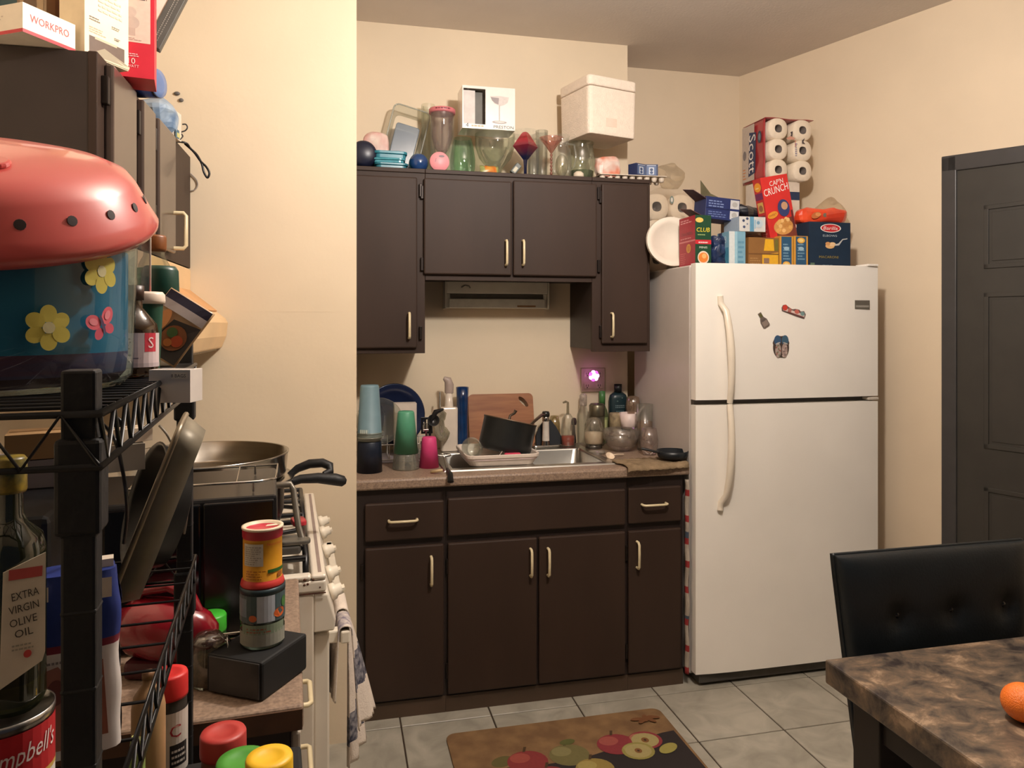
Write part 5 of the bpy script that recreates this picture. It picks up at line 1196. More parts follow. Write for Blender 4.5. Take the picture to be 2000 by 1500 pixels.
# medicine bag, egg tray, small navy cartons
x = X_(1190, 3.2)
mp = bag('snack_bag', 'crumpled white bag with red and orange print in front of the foam cooler', 'bag', (x, 3.225, UT + .016), .058, .030, .048, mat((226, 208, 196), .4, c2=(212, 128, 102), ns=22, detail=1), .010, 24, 8, e=.55)
et = thing('egg_tray', 'pale foam egg tray jutting over the right end of the wall cabinets', 'tray', (X_(1243, 3.20), 3.24, UT + .012), -2)
xa, xb = X_(1172, 3.2) - X_(1243, 3.2), X_(1300, 3.2) - X_(1243, 3.2)
EGG = mat((222, 208, 190), .7)
MB().box(xa, xb, -.055, .055, .012, .0155).build('tray_top', EGG, et, bevel=.001)
nn = 9
for i in range(nn):
    for j in range(2):
        MB().lathe([(0, -.011), (.009, -.011), (.0125, -.002), (.014, .012)], 14, M=T(xa + (xb - xa) * (i + .5) / nn, -.03 + .06 * j, 0)).build('cup', EGG, et)
for k, (u0, u1, rz, dz) in enumerate(((1234, 1262, 24, 0), (1262, 1287, -12, 0))):
    w = (X_(u1, 3.2) - X_(u0, 3.2)) * .95
    o = carton('tea_carton', ('small navy carton with white badge on the egg tray nearer the cooler', 'small navy carton with white badge on the egg tray over the cabinet end')[k], 'carton', ((X_(u0, 3.2) + X_(u1, 3.2)) / 2, 3.22 + .005 * k, UT + .0278), w, .05, .055, (34, 48, 88), (0, 0, rz), group='navy cartons on the egg tray')
    face_front(w, .05, .055).rect(.12, .1, .88, .85, (84, 104, 142)).rect(.3, .15, .7, .75, (190, 196, 206)).ell(.5, .55, .12, .12, (50, 70, 110)).ell(.5, .3, .12, .12, (60, 80, 120)).rect(.15, .86, .85, .93, (170, 178, 196)).done(o, 'print')
# ================================================================== things on the worktop round the sink
from mathutils.geometry import tessellate_polygon
Z0 = CT + .0006; ZD = CT + .0058
def on(u, v, z=Z0): return P(u, v, Z=z)
def bk(u, Y, z=Z0): q = P(u, VH, Y=Y); return Vector((q.x, Y, z))
def wpx(n, p): return n * (p - Vector((0, 0, HC))).length / math.sqrt(1 + ((P_u(p) - 1000) / FPX) ** 2) / FPX
def P_u(p):
    yc = p.x * SP + p.y * CP; xc = p.x * CP - p.y * SP; return 1000 + FPX * xc / yc
def dep(p): return p.x * SP + p.y * CP
def zv(p, v): return HC + (VH - v) * dep(p) / FPX          # height of picture row v at that depth
def cup(name, label, p, rb, rt, h, m, wall=.002, cat='cup', group=None, seg=30, lip=True):
    """upside-down cup: wide rim at the bottom"""
    prof = [(rb - wall, .001), (rb, 0), (rb + .0012, .004), (rb, .007), (rt, h - .006), (rt - .004, h), (0, h)] if lip else [(rb - wall, .001), (rb, 0), (rt, h - .006), (rt - .004, h), (0, h)]
    return MB().lathe(prof, seg).build(name, m, None, tuple(p), label=label, cat=cat, group=group)
# tumbler stack
p = on(722, 921); r = 24.5 * dep(p) / FPX; h1 = 61 * dep(p) / FPX
cup('tumbler', 'navy plastic tumbler upside down at the left end of the worktop', p, r, r * .93, h1, mat((18, 28, 46), .45, nz=.1), lip=False)
h2 = zv(p, 752) - (Z0 + h1)
MB().lathe([(r * .93, .001), (r * .97, 0), (r * .97, .028), (r * .95, .029), (r * .74, h2 - .008), (r * .68, h2), (0, h2)], 30, [0, 0, 0, 1, 1, 1]).build('tumbler', [glass((200, 210, 206), .15, .55, (150, 158, 150)), mat((112, 140, 150), .5, nz=.04)], None, (p.x, p.y, Z0 + h1 + .0004), label='frosted light blue tumbler stacked upside down on the navy tumbler', cat='cup')
p = on(793, 915); r = 26 * dep(p) / FPX; h1 = 31 * dep(p) / FPX
cup('tumbler', 'clear plastic cup upside down under the green cup', p, r, r * .92, h1, glass((214, 216, 206), .2, .35, (150, 150, 140)))
for k in range(2): MB().lathe([(r * (.99 - .02 * k) - .001, 0), (r * (.995 - .02 * k) + .0015, .001), (r * (.99 - .02 * k) + .0015, .003), (r * (.985 - .02 * k) - .001, .004)], 30).build('ring', glass((220, 222, 214), .3, .3, (170, 170, 160)), bpy.data.objects['tumbler.002'], (0, 0, .012 + .018 * k))
h2 = zv(p, 803) - (Z0 + h1)
cup('tumbler', 'green plastic cup upside down on the clear cup', (p.x, p.y, Z0 + h1 + .0004), r * .92, r * .62, h2, mat((82, 152, 120), .45, nz=.04), lip=False)
q = (p.x, p.y)
A = wrap(r * .955, h1 * .40, h1 * .85, -60, 40, -98); A.lines(.2, .2, .7, .9, 1, (196, 206, 200), .8); A.done(bpy.data.objects['tumbler.002'], 'print')
p = on(838, 912); r = 19.5 * dep(p) / FPX
cup('tumbler', 'small bright pink cup upside down beside the green cup', p, r, r * .72, zv(p, 853) - Z0, mat((212, 66, 124), .5, nz=.06), lip=False)
# navy plate, clear glass plate, white box and wire dish rack behind
dr_ = thing('dish_rack', 'white wire dish rack behind the stacked cups', 'dish rack', (.245, 3.255, Z0))
mb = MB(); RW_, RD_ = .155, .11
for z, k in ((.012, 1), (.075, 1)): mb.tube([(x, y, z) for x, y in rr(-RW_ * k, RW_ * k, -RD_ * k, RD_ * k, .02, 3)], .0028, 6, closed=True)
mb.build('rack_rails', mat((206, 200, 194), .4), dr_)
mb = MB()
for i in range(9):
    x = -RW_ + 2 * RW_ * (i + .5) / 9
    mb.tube([(x, -RD_, .075), (x, -RD_, .012), (x, RD_, .012), (x, RD_, .075)], .0018, 5); mb.tube([(x, .02, .012), (x, .03, .095), (x, .05, .012)], .0018, 5)
mb.build('rack_wires', mat((206, 200, 194), .4), dr_)
MB().prism(rr(-RW_ - .006, RW_ + .006, -RD_ - .006, RD_ + .006, .025), 0, .006).build('drip_tray', mat((176, 170, 180), .45), dr_, bevel=.002)
def disc(name, label, u, v, Y, R, m, tilt, yaw, cat='plate', deep=.014):
    q = P(u, v, Y=Y)
    return MB().lathe([(0, 0), (R * .62, 0), (R * .72, deep * .4), (R * .97, deep), (R, deep + .0015), (R * .97, deep + .003), (R * .7, deep * .4 + .003), (R * .6, .003), (0, .003)], 48, M=RZ(yaw) @ RX(90 + tilt)).build(name, m, None, tuple(q), label=label, cat=cat)
disc('plate', 'dark blue plate standing in the dish rack behind the green cup', 768, 810, 3.36, .138, mat((26, 36, 66), .25, coat=.4), -8, 10, deep=.03)
disc('plate', 'clear glass plate standing at the left of the dish rack', 742, 822, 3.235, .10, glass((246, 248, 243), .2, .06, (220, 220, 208)), -6, -10)
q = bk(791, 3.27)
wx = carton('food_box', 'white plastic tub standing in the dish rack behind the green cup', 'tub', (q.x, 3.272, Z0 + .0168), 43 * dep(q) / FPX, .06, zv(q, 787) - Z0 - .016, (214, 200, 186), bevel=.006)
disc('plate', 'pale plate leaning at the right side of the dish rack', 858, 832, 3.30, .070, glass((228, 224, 206), .25, .4, (176, 168, 146)), -8, 50)
# utensils in a dark crock
q = bk(836, 3.135)
ck = MB().lathe([(0, 0), (.026, 0), (.028, .004), (.032, .085), (.029, .085), (.026, .006), (0, .005)], 28).build('utensil_crock', mat((34, 30, 32), .4), None, tuple(q), label='dark utensil crock behind the pink cup', cat='crock')
def bend(mb, pts, r, seg=8): mb.tube(pts, r, seg)
B0 = Vector((q.x, q.y, Z0))
t = thing('ladle', 'black plastic ladle standing in the crock with its bowl to the right', 'ladle', (B0.x, B0.y, Z0 + .008))
MB().tube([(.004, 0, 0), (.008, .004, .11), (.014, .006, .165), (.034, .006, .200), (.066, .0, .212)], [.004, .006, .008, .012, .005], 8).build('handle', BLK, t)
MB().lathe([(0, -.012), (.018, -.008), (.026, .006), (.0245, .006), (.017, -.006), (0, -.009)], 20, M=T(.022, -.004, .165) @ RX(70)).build('ladle_bowl', BLK, t)
t = thing('fork', 'steel fork with tines up in the crock', 'fork', (B0.x - .010, B0.y - .012, Z0 + .008))
mb = MB(); mb.box(-.003, .003, -.001, .001, 0, .125).box(-.011, .011, -.001, .001, .122, .130)
for k in range(4): mb.box(-.011 + k * .0065, -.0085 + k * .0065, -.001, .001, .13, .158)
mb.build('fork_body', SSTEEL, t, bevel=.0006)
t = thing('spatula', 'black slotted spatula behind the fork in the crock', 'spatula', (B0.x - .004, B0.y + .014, Z0 + .008))
MB().box(-.004, .004, -.002, .002, 0, .11).build('handle', BLK, t, bevel=.001)
mb = MB()
for k in range(4): mb.box(-.024 + k * .0135, -.0155 + k * .0135, -.0015, .0015, .115, .17)
mb.box(-.024, .0255, -.0015, .0015, .108, .118).box(-.024, .0255, -.0015, .0015, .168, .178)
mb.build('slotted_head', BLK, t, bevel=.001)
# strainer spoon hanging over the worktop edge
a0 = on(866, 890, Z0 + .006); a1 = on(874, 917, Z0 + .006); a2 = P(880, 942, Y=2.775)
t = thing('skimmer', 'steel skimmer with a black handle hanging over the worktop edge', 'skimmer', tuple(a0))
q = a0
mb = MB(); mb.lathe([(.030, .002), (.0335, .0), (.0345, .003), (.0325, .005)], 28); mb.build('rim', SSTEEL, t)
mb = MB()
for i in range(-4, 5):
    x = .0072 * i; L = math.sqrt(max(0, .031 ** 2 - x * x))
    mb.tube([(x, -L, .002), (x, 0, -.003), (x, L, .002)], .0012, 5); mb.tube([(-L, x, .002), (0, x, -.003), (L, x, .002)], .0012, 5)
mb.build('mesh', SSTEEL, t, kind='stuff')
dv = (a1 - a0); mb = MB(); mb.tube([dv.normalized() * .033, dv * .75 + Vector((0, 0, .006)), dv + Vector((0, 0, .003))], [.003, .0045, .005], 8); mb.build('neck', SSTEEL, t)
e = a2 - a0; mb = MB(); mb.tube([dv + Vector((0, 0, .003)), Vector((dv.x + (e.x - dv.x) * .5, 2.812 - a0.y, .004)), e + Vector((0, 0, 0.002))], [.006, .010, .0125], 8, sy=.6); mb.build('handle', BLK, t)
cr_p = on(852, 925)
MB().lathe([(0, 0), (.006, 0), (.006, .05), (0, .051)], 10, M=RY(80)).build('cork_peg', mat((196, 170, 130), .7), None, (cr_p.x - .02, cr_p.y + .008, Z0 + .0062), (0, 0, -30), label='small pale wooden peg beside the pink cup', cat='peg')
# white gadget with bent top, blue bottle, cutting board
p = bk(877, 3.355, ZD); sc = dep(p) / FPX
t = thing('soap_bottle', 'white plastic bottle with a bent grey nozzle behind the sink', 'bottle', tuple(p))
W_ = 16.5 * sc; hb_ = zv(p, 795) - ZD; hn = zv(p, 766) - ZD; ht = zv(p, 738) - ZD
MB().prism(rr(-W_, W_, -.026, .026, .014), 0, hb_).build('bottle_body', mat((226, 212, 196), .3, nz=.03, coat=.3), t, bevel=.006)
MB().lathe([(.021, hb_ - .004), (.019, hb_ + .01), (.015, hn), (0, hn)], 20).build('neck', mat((226, 212, 196), .3, coat=.3), t)
MB().tube([(.0, 0, hn - .004), (.001, 0, hn + (ht - hn) * .5), (-.006, 0, hn + (ht - hn) * .85), (-.024, 0, ht)], [.020, .021, .018, .008], 12, sy=.8).build('nozzle', mat((170, 152, 142), .45), t)
MB().box(-W_ - .006, -W_, -.01, .01, hb_ * .98, hb_ + .07).build('trigger', mat((150, 146, 136), .5), t, bevel=.003)
p = bk(903, 3.36, ZD); sc = dep(p) / FPX; hb_ = zv(p, 756) - ZD; R_ = 12.5 * sc
MB().lathe([(0, 0), (R_ * .86, 0), (R_ * .92, .006), (R_ * .88, hb_ * .3), (R_ * .86, hb_ * .55), (R_ * .92, hb_ * .8), (R_ * 1.0, hb_), (R_ * .95, hb_), (R_ * .84, hb_ * .75), (R_ * .8, .01), (0, .009)], 32).build('tall_tumbler', mat((20, 58, 104), .2, c2=(16, 42, 82), ns=20, coat=.5), None, tuple(p), label='tall waisted blue tumbler between the white bottle and the cutting board', cat='tumbler')
WOOD = mat((166, 110, 70), .5, c2=(138, 86, 54), ns=7, stretch=(.6, 1, 7), detail=6)
xa, xb = PX(916, 3.42), PX(1043, 3.42); wB = xb - xa; hB = (PZ(1000, 770, 3.44) - ZD) / math.cos(math.radians(12))
outer = [Vector((x, y, 0)) for x, y in rr(0, wB, 0, hB, .022, 5)]
hc_ = Vector((PX(1022, 3.44) - xa, hB - .040, 0))
hole = []
for i in range(20):
    t_ = -2 * PI * i / 20; x, y = .032 * math.cos(t_), .012 * math.sin(t_); q_ = math.radians(-48); hole.append(Vector((hc_.x + x * math.cos(q_) - y * math.sin(q_), hc_.y + x * math.sin(q_) + y * math.cos(q_), 0)))
tri = tessellate_polygon([outer, hole]); al = outer + hole; nO, nH = len(outer), len(hole); N_ = nO + nH; TH = .014
mb = MB(); vs = [(p_.x, 0, p_.y) for p_ in al] + [(p_.x, TH, p_.y) for p_ in al]
fs = [tuple(t_) for t_ in tri] + [tuple(i + N_ for i in t_[::-1]) for t_ in tri]
fs += [(i, (i + 1) % nO, N_ + (i + 1) % nO, N_ + i) for i in range(nO)] + [(nO + i, nO + (i + 1) % nH, N_ + nO + (i + 1) % nH, N_ + nO + i) for i in range(nH)]
mb.add(vs, fs); mb.build('cutting_board', WOOD, None, (xa, 3.394, ZD + .003), (-12, 0, 0), label='wooden cutting board with an oval grip hole leaning on the wall behind the sink', cat='board')
# faucet
fx = bk(1066, 3.352, ZD); ft = thing('faucet', 'chrome and white sink faucet with its spout swung to the left', 'faucet', tuple(fx))
zt_ = zv(fx, 806) - ZD
MB().prism(rr(-.07, .07, -.022, .022, .02), 0, .010).build('base_plate', SSTEEL, ft, bevel=.003)
MB().lathe([(.020, .010), (.017, .03), (.015, zt_ - .045), (.0165, zt_ - .04), (.0165, zt_ - .02), (.013, zt_ - .016)], 20, [0, 1, 1, 0, 0]).build('column', [SSTEEL, mat((222, 212, 200), .3)], ft)
MB().lathe([(0, zt_ - .02), (.018, zt_ - .018), (.019, zt_ - .004), (.015, zt_ + .006), (0, zt_ + .008)], 18).build('knob', mat((60, 60, 58), .25, .6), ft)
MB().tube([(0, 0, zt_ - .012), (-.03, -.03, zt_ - .008), (-.075, -.08, zt_ - .026), (-.12, -.13, zt_ - .048), (-.13, -.14, zt_ - .062)], [.0085, .008, .0075, .0075, .008], 10).build('spout', mat((120, 104, 88), .25, .8), ft)
p = bk(1070, 3.425, ZD)
MB().prism([(-.066, 0), (.066, 0), (.06, .035), (.034, .085), (.008, .118), (-.022, .118), (-.05, .08), (-.066, .04)], 0, .012, M=RX(90)).build('sink_mat', mat((24, 28, 34), .6), None, (p.x, 3.402, ZD + .002), (-9, 0, 0), label='black rubber mat leaning on the wall behind the faucet', cat='mat')
# dish tub with pot
tx0, tx1, ty0, ty1 = PX(912, 2.93), PX(1056, 2.93), 2.93, 3.24
tz0, tz1 = ZD, P(990, 888, Y=2.93).z
tb = thing('dish_tub', 'white plastic dish tub set over the left sink bowl', 'tub', ((tx0 + tx1) / 2, (ty0 + ty1) / 2, 0))
hx, hy = (tx1 - tx0) / 2, (ty1 - ty0) / 2
mb = MB(); rows = []
for z, ins in ((tz0 + .004, .022), (tz0, .026)): pass
for z, ins in ((tz0 - .0, .020), (tz0 + .012, .014), (tz1 - .014, .004), (tz1 - .013, .0), (tz1 - .002, -.001), (tz1, .001), (tz1 - .002, .006), (tz0 + .014, .018), (tz0 + .006, .026)):
    rows.append([(x, y, z) for x, y in rr(-hx + ins, hx - ins, -hy + ins, hy - ins, .035, 5)])
n = len(rows[0]); mb.add([p_ for q_ in rows for p_ in q_], [tuple(range(n))[::-1]] + [(k * n + i, k * n + (i + 1) % n, (k + 1) * n + (i + 1) % n, (k + 1) * n + i) for k in range(8) for i in range(n)] + [tuple(range(8 * n, 9 * n))], 0, False)
mb.build('tub_body', mat((226, 212, 200), .4, nz=.03), tb)
MB().tube([(x, y, tz0 + (tz1 - tz0) * .55) for x, y in rr(-hx + .0065, hx - .0065, -hy + .0065, hy - .0065, .035, 5)], .0022, 6, closed=True).build('rib', mat((206, 186, 186), .4), tb)
# nonstick pot tipped in the tub
NST = mat((40, 42, 42), .33, .2, nz=.12, ns=14)
pp = P(984, 878, Y=3.09); sc = dep(pp) / FPX
pt = thing('saucepan', 'dark grey nonstick pot tipped in the dish tub', 'pot', (pp.x, pp.y, tz0 + .030), rot=(-9, 11, -20))
RP = 52 * sc; HP = 62 * sc
MB().lathe([(0, 0), (RP * .88, 0), (RP * .97, .008), (RP, .03), (RP * 1.0, HP - .004), (RP * 1.015, HP), (RP * .985, HP), (RP * .96, .03), (RP * .86, .006), (0, .004)], 48).build('pot_body', NST, pt)
MB().lathe([(RP * .99, HP - .001), (RP * 1.022, HP - .001), (RP * 1.022, HP + .004), (RP * .99, HP + .004)], 48).build('rim', mat((120, 102, 84), .4, .5), pt)
MB().tube([(-.012, RP * .55, HP + .0), (-.012, RP * .6, HP + .022), (.004, RP * .62, HP + .036), (.008, RP * .62, HP + .05)], [.006, .0055, .006, .008], 8).build('bracket', mat((90, 78, 66), .4, .5), pt)
g = P(921, 874, Y=2.985); RG = 19.5 * dep(g) / FPX
gv = Vector((-.42, -.88, .30))
mb = MB(); mb.lathe([(0, -.075), (RG * .78, -.072), (RG * .84, -.06), (RG, .0), (RG - .0035, .0), (RG * .8, -.058), (RG * .72, -.066), (0, -.068)], 32, M=frame((0, 0, 0), gv)); mb.build('drinking_glass', glass((246, 249, 244), .25, .08, (200, 206, 196)), None, (g.x, g.y + .01, g.z), label='clear glass lying in the front left corner of the dish tub', cat='glass')
q = P(1000, 884, Y=2.985); MB().prism(rr(-.034, .034, -.012, .012, .008), 0, .020).build('scrub_sponge', mat((208, 62, 92), .8, bump=.5, bs=200), None, (q.x, 2.975, tz1 - .022), (0, 0, -4), bevel=.004, label='pink sponge at the front of the dish tub under the pot', cat='sponge')
q = P(974, 880, Y=2.98)
t = MB().tube([(-.012, -.004, 0), (.0, 0, .012), (.014, .004, .03)], [.006, .004, .0035], 8, sy=.5).build('spoon', mat((196, 190, 182), .25, .8), None, (q.x, 2.975, tz1 - .024), label='short pale spoon handle sticking up beside the tipped pot', cat='spoon')
q = P(1022, 878, Y=2.99)
MB().lathe([(0, 0), (.030, .002), (.033, .016), (.030, .016), (.026, .006), (0, .005)], 24).build('small_bowl', mat((36, 34, 36), .4), None, (q.x, 2.99, tz1 - .026), (8, 12, 0), label='small black bowl in the right end of the dish tub', cat='bowl')
# --- crowd of bottles right of the sink
def lath(name, label, cat, p, prof, m, ms=0, seg=28, n=2.0, rot=0, sy=1):
    t = thing(name, label, cat, tuple(p), rot)
    MB().lathe(prof, seg, ms, n=n, sy=sy).build('body' if cat != 'bottle' else 'bottle_body', m, t); return t
GL = glass((250, 251, 248), .16, .06, (220, 218, 208)); GLd = glass((222, 220, 208), .22, .2, (150, 142, 124))
p = bk(1109, 3.37, ZD); sc = dep(p) / FPX; h = zv(p, 808) - ZD; ht = zv(p, 786) - ZD; r = 13 * sc
t = lath('soap_dispenser', 'clear pump soap bottle with amber soap in its base', 'bottle', p, [(0, 0), (r * .95, 0), (r, .005), (r, h * .6), (r * .85, h * .85), (r * .4, h)], GL)
MB().lathe([(0, .003), (r * .93, .003), (r * .95, h * .30), (0, h * .31)], 24).build('soap', mat((176, 62, 34), .3, nz=.2), t)
MB().tube([(0, 0, h - .005), (0, 0, ht), (-.012, -.004, ht + .004), (-.026, -.008, ht)], [.007, .006, .006, .004], 8).build('pump', GLd, t)
p = bk(1083, 3.44, Z0); sc = dep(p) / FPX; h = zv(p, 812) - Z0; r = 12 * sc
t = lath('candle_jar', 'small clear faceted jar with yellowish contents beside the faucet', 'jar', p, [(0, 0), (r * .8, 0), (r, .02), (r * .95, h * .7), (r * .7, h), (r * .65, h)], glass((240, 232, 206), .3, .2, (200, 180, 130)), 0, 8)
p = bk(1121, 3.43, ZD); sc = dep(p) / FPX
t = thing('bottle_brush', 'small dark bottle brush standing behind the pump bottle', 'brush', tuple(p))
MB().lathe([(0, 0), (.010, 0), (.012, .01), (.007, .05), (.005, .085), (0, .086)], 12).build('handle', mat((46, 34, 34), .5), t)
MB().lathe([(0, .085), (.012, .09), (.014, .105), (.010, .12), (0, .124)], 12).build('bristles', mat((58, 40, 40), .9, bump=.6, bs=200), t)
p = bk(1139, 3.425, Z0); sc = dep(p) / FPX; h = zv(p, 792) - Z0; r = 12 * sc
t = lath('spray_bottle', 'clear empty plastic bottle with a clear cap beside the wall outlet', 'bottle', p, [(0, 0), (r * .95, 0), (r, .006), (r, h * .75), (r * .5, h)], GL)
MB().lathe([(r * .5, h - .002), (r * .62, h), (r * .6, zv(p, 772) - Z0), (r * .3, zv(p, 768) - Z0), (0, zv(p, 768) - Z0)], 20).build('cap', glass((236, 232, 226), .3, .25, (210, 200, 196)), t)
p = bk(1176, 3.44, Z0); sc = dep(p) / FPX; h = zv(p, 790) - Z0; r = 12 * sc
t = lath('lotion_bottle', 'slim clear green bottle with a green cap below the outlet', 'bottle', p, [(0, 0), (r * .95, 0), (r, .006), (r, h * .72), (r * .8, h * .86), (r * .42, h)], glass((200, 214, 176), .25, .4, (140, 150, 104)))
MB().lathe([(0, h - .002), (r * .5, h - .002), (r * .52, zv(p, 764) - Z0), (0, zv(p, 763) - Z0)], 18).build('cap', mat((70, 122, 66), .4), t)
wrap(r + .0004, h * .1, h * .68, -70, 70, -105).rect(0, 0, 1, 1, (150, 158, 104), 8).rect(.2, .5, .8, .9, (196, 196, 140), 8).lines(.25, .1, .75, .4, 4, (110, 116, 70)).done(t, 'label')
p = bk(1166, 3.385, Z0); sc = dep(p) / FPX; h = zv(p, 812) - Z0; r = 15.5 * sc; ht = zv(p, 787) - Z0
t = lath('cocktail_shaker', 'dull steel-capped glass bottle behind the cream soap jar', 'bottle', p, [(0, 0), (r * .9, 0), (r * .96, .006), (r * .96, h)], GLd)
MB().lathe([(0, h - .001), (r * .98, h - .001), (r * 1.0, h + .004), (r * 1.0, ht - .012), (r * .8, ht - .002), (0, ht)], 26).build('cap', mat((116, 110, 92), .3, .8, nz=.1), t)
p = bk(1207, 3.435, Z0); sc = dep(p) / FPX; h = zv(p, 766) - Z0; ht = zv(p, 750) - Z0; hs = zv(p, 778) - Z0; r = 18 * sc
t = thing('shampoo_bottle', 'large dark teal bottle with a black cap against the wall end', 'bottle', tuple(p))
DT = mat((26, 48, 54), .35, nz=.08)
MB().lathe([(0, 0), (r * .97, 0), (r, .006), (r, hs), (r * .9, hs + (h - hs) * .55), (r * .5, h), (0, h)], 32, sy=.62, n=2.6).build('bottle_body', DT, t)
MB().lathe([(0, h - .001), (r * .42, h - .001), (r * .42, ht), (0, ht)], 20).build('cap', mat((22, 24, 26), .4), t)
A = Art(lambda a, b, l: ((a - .5) * r * 1.5, -r * .62 - .0006 - l + .006 * (2 * abs(a - .5)) ** 3, b * hs), r * 1.5, hs)
A.lines(.15, .80, .9, .88, 2, (120, 138, 140)); A.lines(.2, .55, .85, .76, 4, (92, 112, 116)); A.ell(.3, .95, .06, .012, (110, 130, 120)); A.ell(.66, 1.02, .05, .012, (120, 140, 130)); A.done(t, 'label')
p = bk(1236, 3.365, Z0); sc = dep(p) / FPX; h = zv(p, 773) - Z0; r = 14 * sc
lath('vase_glass', 'slim tan-tinted glass bottle upside down beside the teal bottle', 'bottle', p, [(r * .8, 0), (r * .85, h * .3), (r * .95, h * .6), (r, h * .8), (r * .85, h * .97), (r * .4, h), (0, h)], glass((224, 206, 186), .3, .3, (176, 150, 126)))
p = bk(1202, 3.35, Z0); sc = dep(p) / FPX; h = zv(p, 806) - Z0; r = 12 * sc
t = lath('label_jar', 'small jar with a creased beige label behind the glass bowl', 'jar', p, [(0, 0), (r, 0), (r, h * .95), (r * .9, h), (0, h)], mat((168, 150, 116), .6, c2=(120, 106, 84), ns=40))
p = bk(1228, 3.315, Z0); sc = dep(p) / FPX; z1 = zv(p, 803) - Z0; z2 = zv(p, 836) - Z0
bs = MB().lathe([(0, 0), (.03, 0), (.03, z2 - .001), (0, z2 - .001)], 20).build('glass_tumbler', GL, None, tuple(p), label='clear tumbler holding up the white scoop', cat='glass')
t = thing('measuring_scoop', 'white plastic scoop with an upturned handle on a clear tumbler', 'scoop', (p.x, p.y, Z0 + z2))
MB().lathe([(0, 0), (13 * sc, 0), (14.5 * sc, .004), (19 * sc, (z1 - z2) * .9), (17.5 * sc, (z1 - z2) * .9), (13 * sc, .006), (0, .005)], 24).build('scoop_cup', mat((226, 206, 200), .4), t)
MB().tube([(15 * sc, 0, (z1 - z2) * .55), (22 * sc, 0, (z1 - z2) * .95), (31 * sc, 0, (z1 - z2) * 1.25)], [.010, .008, .009], 10, sy=.6).build('handle', mat((226, 206, 200), .4), t)
p = bk(1259, 3.205, Z0); sc = dep(p) / FPX; h = zv(p, 789) - Z0; r = 16.5 * sc
t = lath('drinking_glass', 'tall clear glass with a brownish drink near the fridge side', 'glass', p, [(0, .003), (r * .85, 0), (r * .88, .006), (r, h), (r - .002, h), (r * .84, .012), (0, .01)], GL)
MB().lathe([(0, .011), (r * .82, .012), (r * .92, h * .62), (0, h * .62)], 26).build('drink', glass((206, 176, 140), .1, .35, (160, 116, 84)), t)
p = bk(1160, 3.30, Z0); sc = dep(p) / FPX; h = zv(p, 816) - Z0; r = 19 * sc; zb_ = zv(p, 868) - Z0
st_ = MB().lathe([(0, 0), (r * .8, 0), (r * .86, .004), (r * .84, zb_), (0, zb_)], 26).build('glass_coaster', glass((150, 140, 124), .3, .4, (90, 84, 74)), None, tuple(p), label='dark glass dish under the cream soap jar', cat='dish') if zb_ > .004 else None
z_ = Z0 + max(zb_, 0) + .0004; h = h - max(zb_, 0)
t = lath('soap_jar', 'round clear jar half full of cream-coloured soap at the sink corner', 'jar', (p.x, p.y, z_), [(0, 0), (r * .8, 0), (r * .95, .008), (r, h * .45), (r * .95, h * .75), (r * .7, h * .96), (r * .55, h)], glass((252, 252, 247), .2, .05, (230, 226, 214)))
MB().lathe([(0, .004), (r * .78, .004), (r * .92, .010), (r * .965, h * .45), (0, h * .46)], 28).build('soap', mat((224, 204, 178), .5, nz=.03), t)
p = on(1213, 880); sc = dep(p) / FPX; r = 36 * sc; h = zv(p, 838) - Z0
MB().lathe([(0, .004), (r * .4, 0), (r * .45, .006), (r * .75, h * .25), (r * .98, h * .62), (r, h), (r - .003, h), (r * .95, h * .62), (r * .72, h * .28), (0, .012)], 40).build('glass_bowl', glass((246, 243, 239), .22, .10, (200, 190, 180)), None, tuple(p), label='wide clear glass bowl on the worktop right of the sink', cat='bowl')
p = on(1268, 888); sc = dep(p) / FPX; r = 17.5 * sc; h = zv(p, 836) - Z0
MB().lathe([(0, 0), (r * .7, 0), (r * .95, h * .3), (r, h * .55), (r * .8, h), (r * .77, h), (r * .96, h * .55), (0, .008)], 30).build('stemless_glass', glass((246, 240, 237), .22, .1, (206, 190, 182)), None, tuple(p), label='round stemless glass between the glass bowl and the frying pan', cat='glass')
p = on(1166, 886); sc = dep(p) / FPX
MB().lathe([(0, 0), (13 * sc, 0), (17 * sc, .010), (16 * sc, .010), (12 * sc, .003), (0, .002)], 26).build('glass_saucer', glass((240, 238, 232), .25, .2, (206, 200, 190)), None, tuple(p), label='small clear saucer at the right edge of the sink', cat='saucer')
p = on(1190, 896); sc = dep(p) / FPX
t = thing('measuring_spoon', 'white plastic measuring spoon lying on the tan cloth edge', 'spoon', (p.x, p.y, Z0 + .004), 12)
MB().lathe([(0, -.004), (.014, -.002), (.020, .010), (.018, .010), (.012, .002), (0, .0)], 22, M=RX(38) @ T(0, .0, .004)).build('spoon_bowl', mat((228, 206, 180), .45), t)
MB().tube([(.016, .004, .010), (.05, .012, .010), (.085, .02, .006)], [.006, .005, .006], 8, sy=.4).build('handle', mat((228, 206, 180), .45), t)
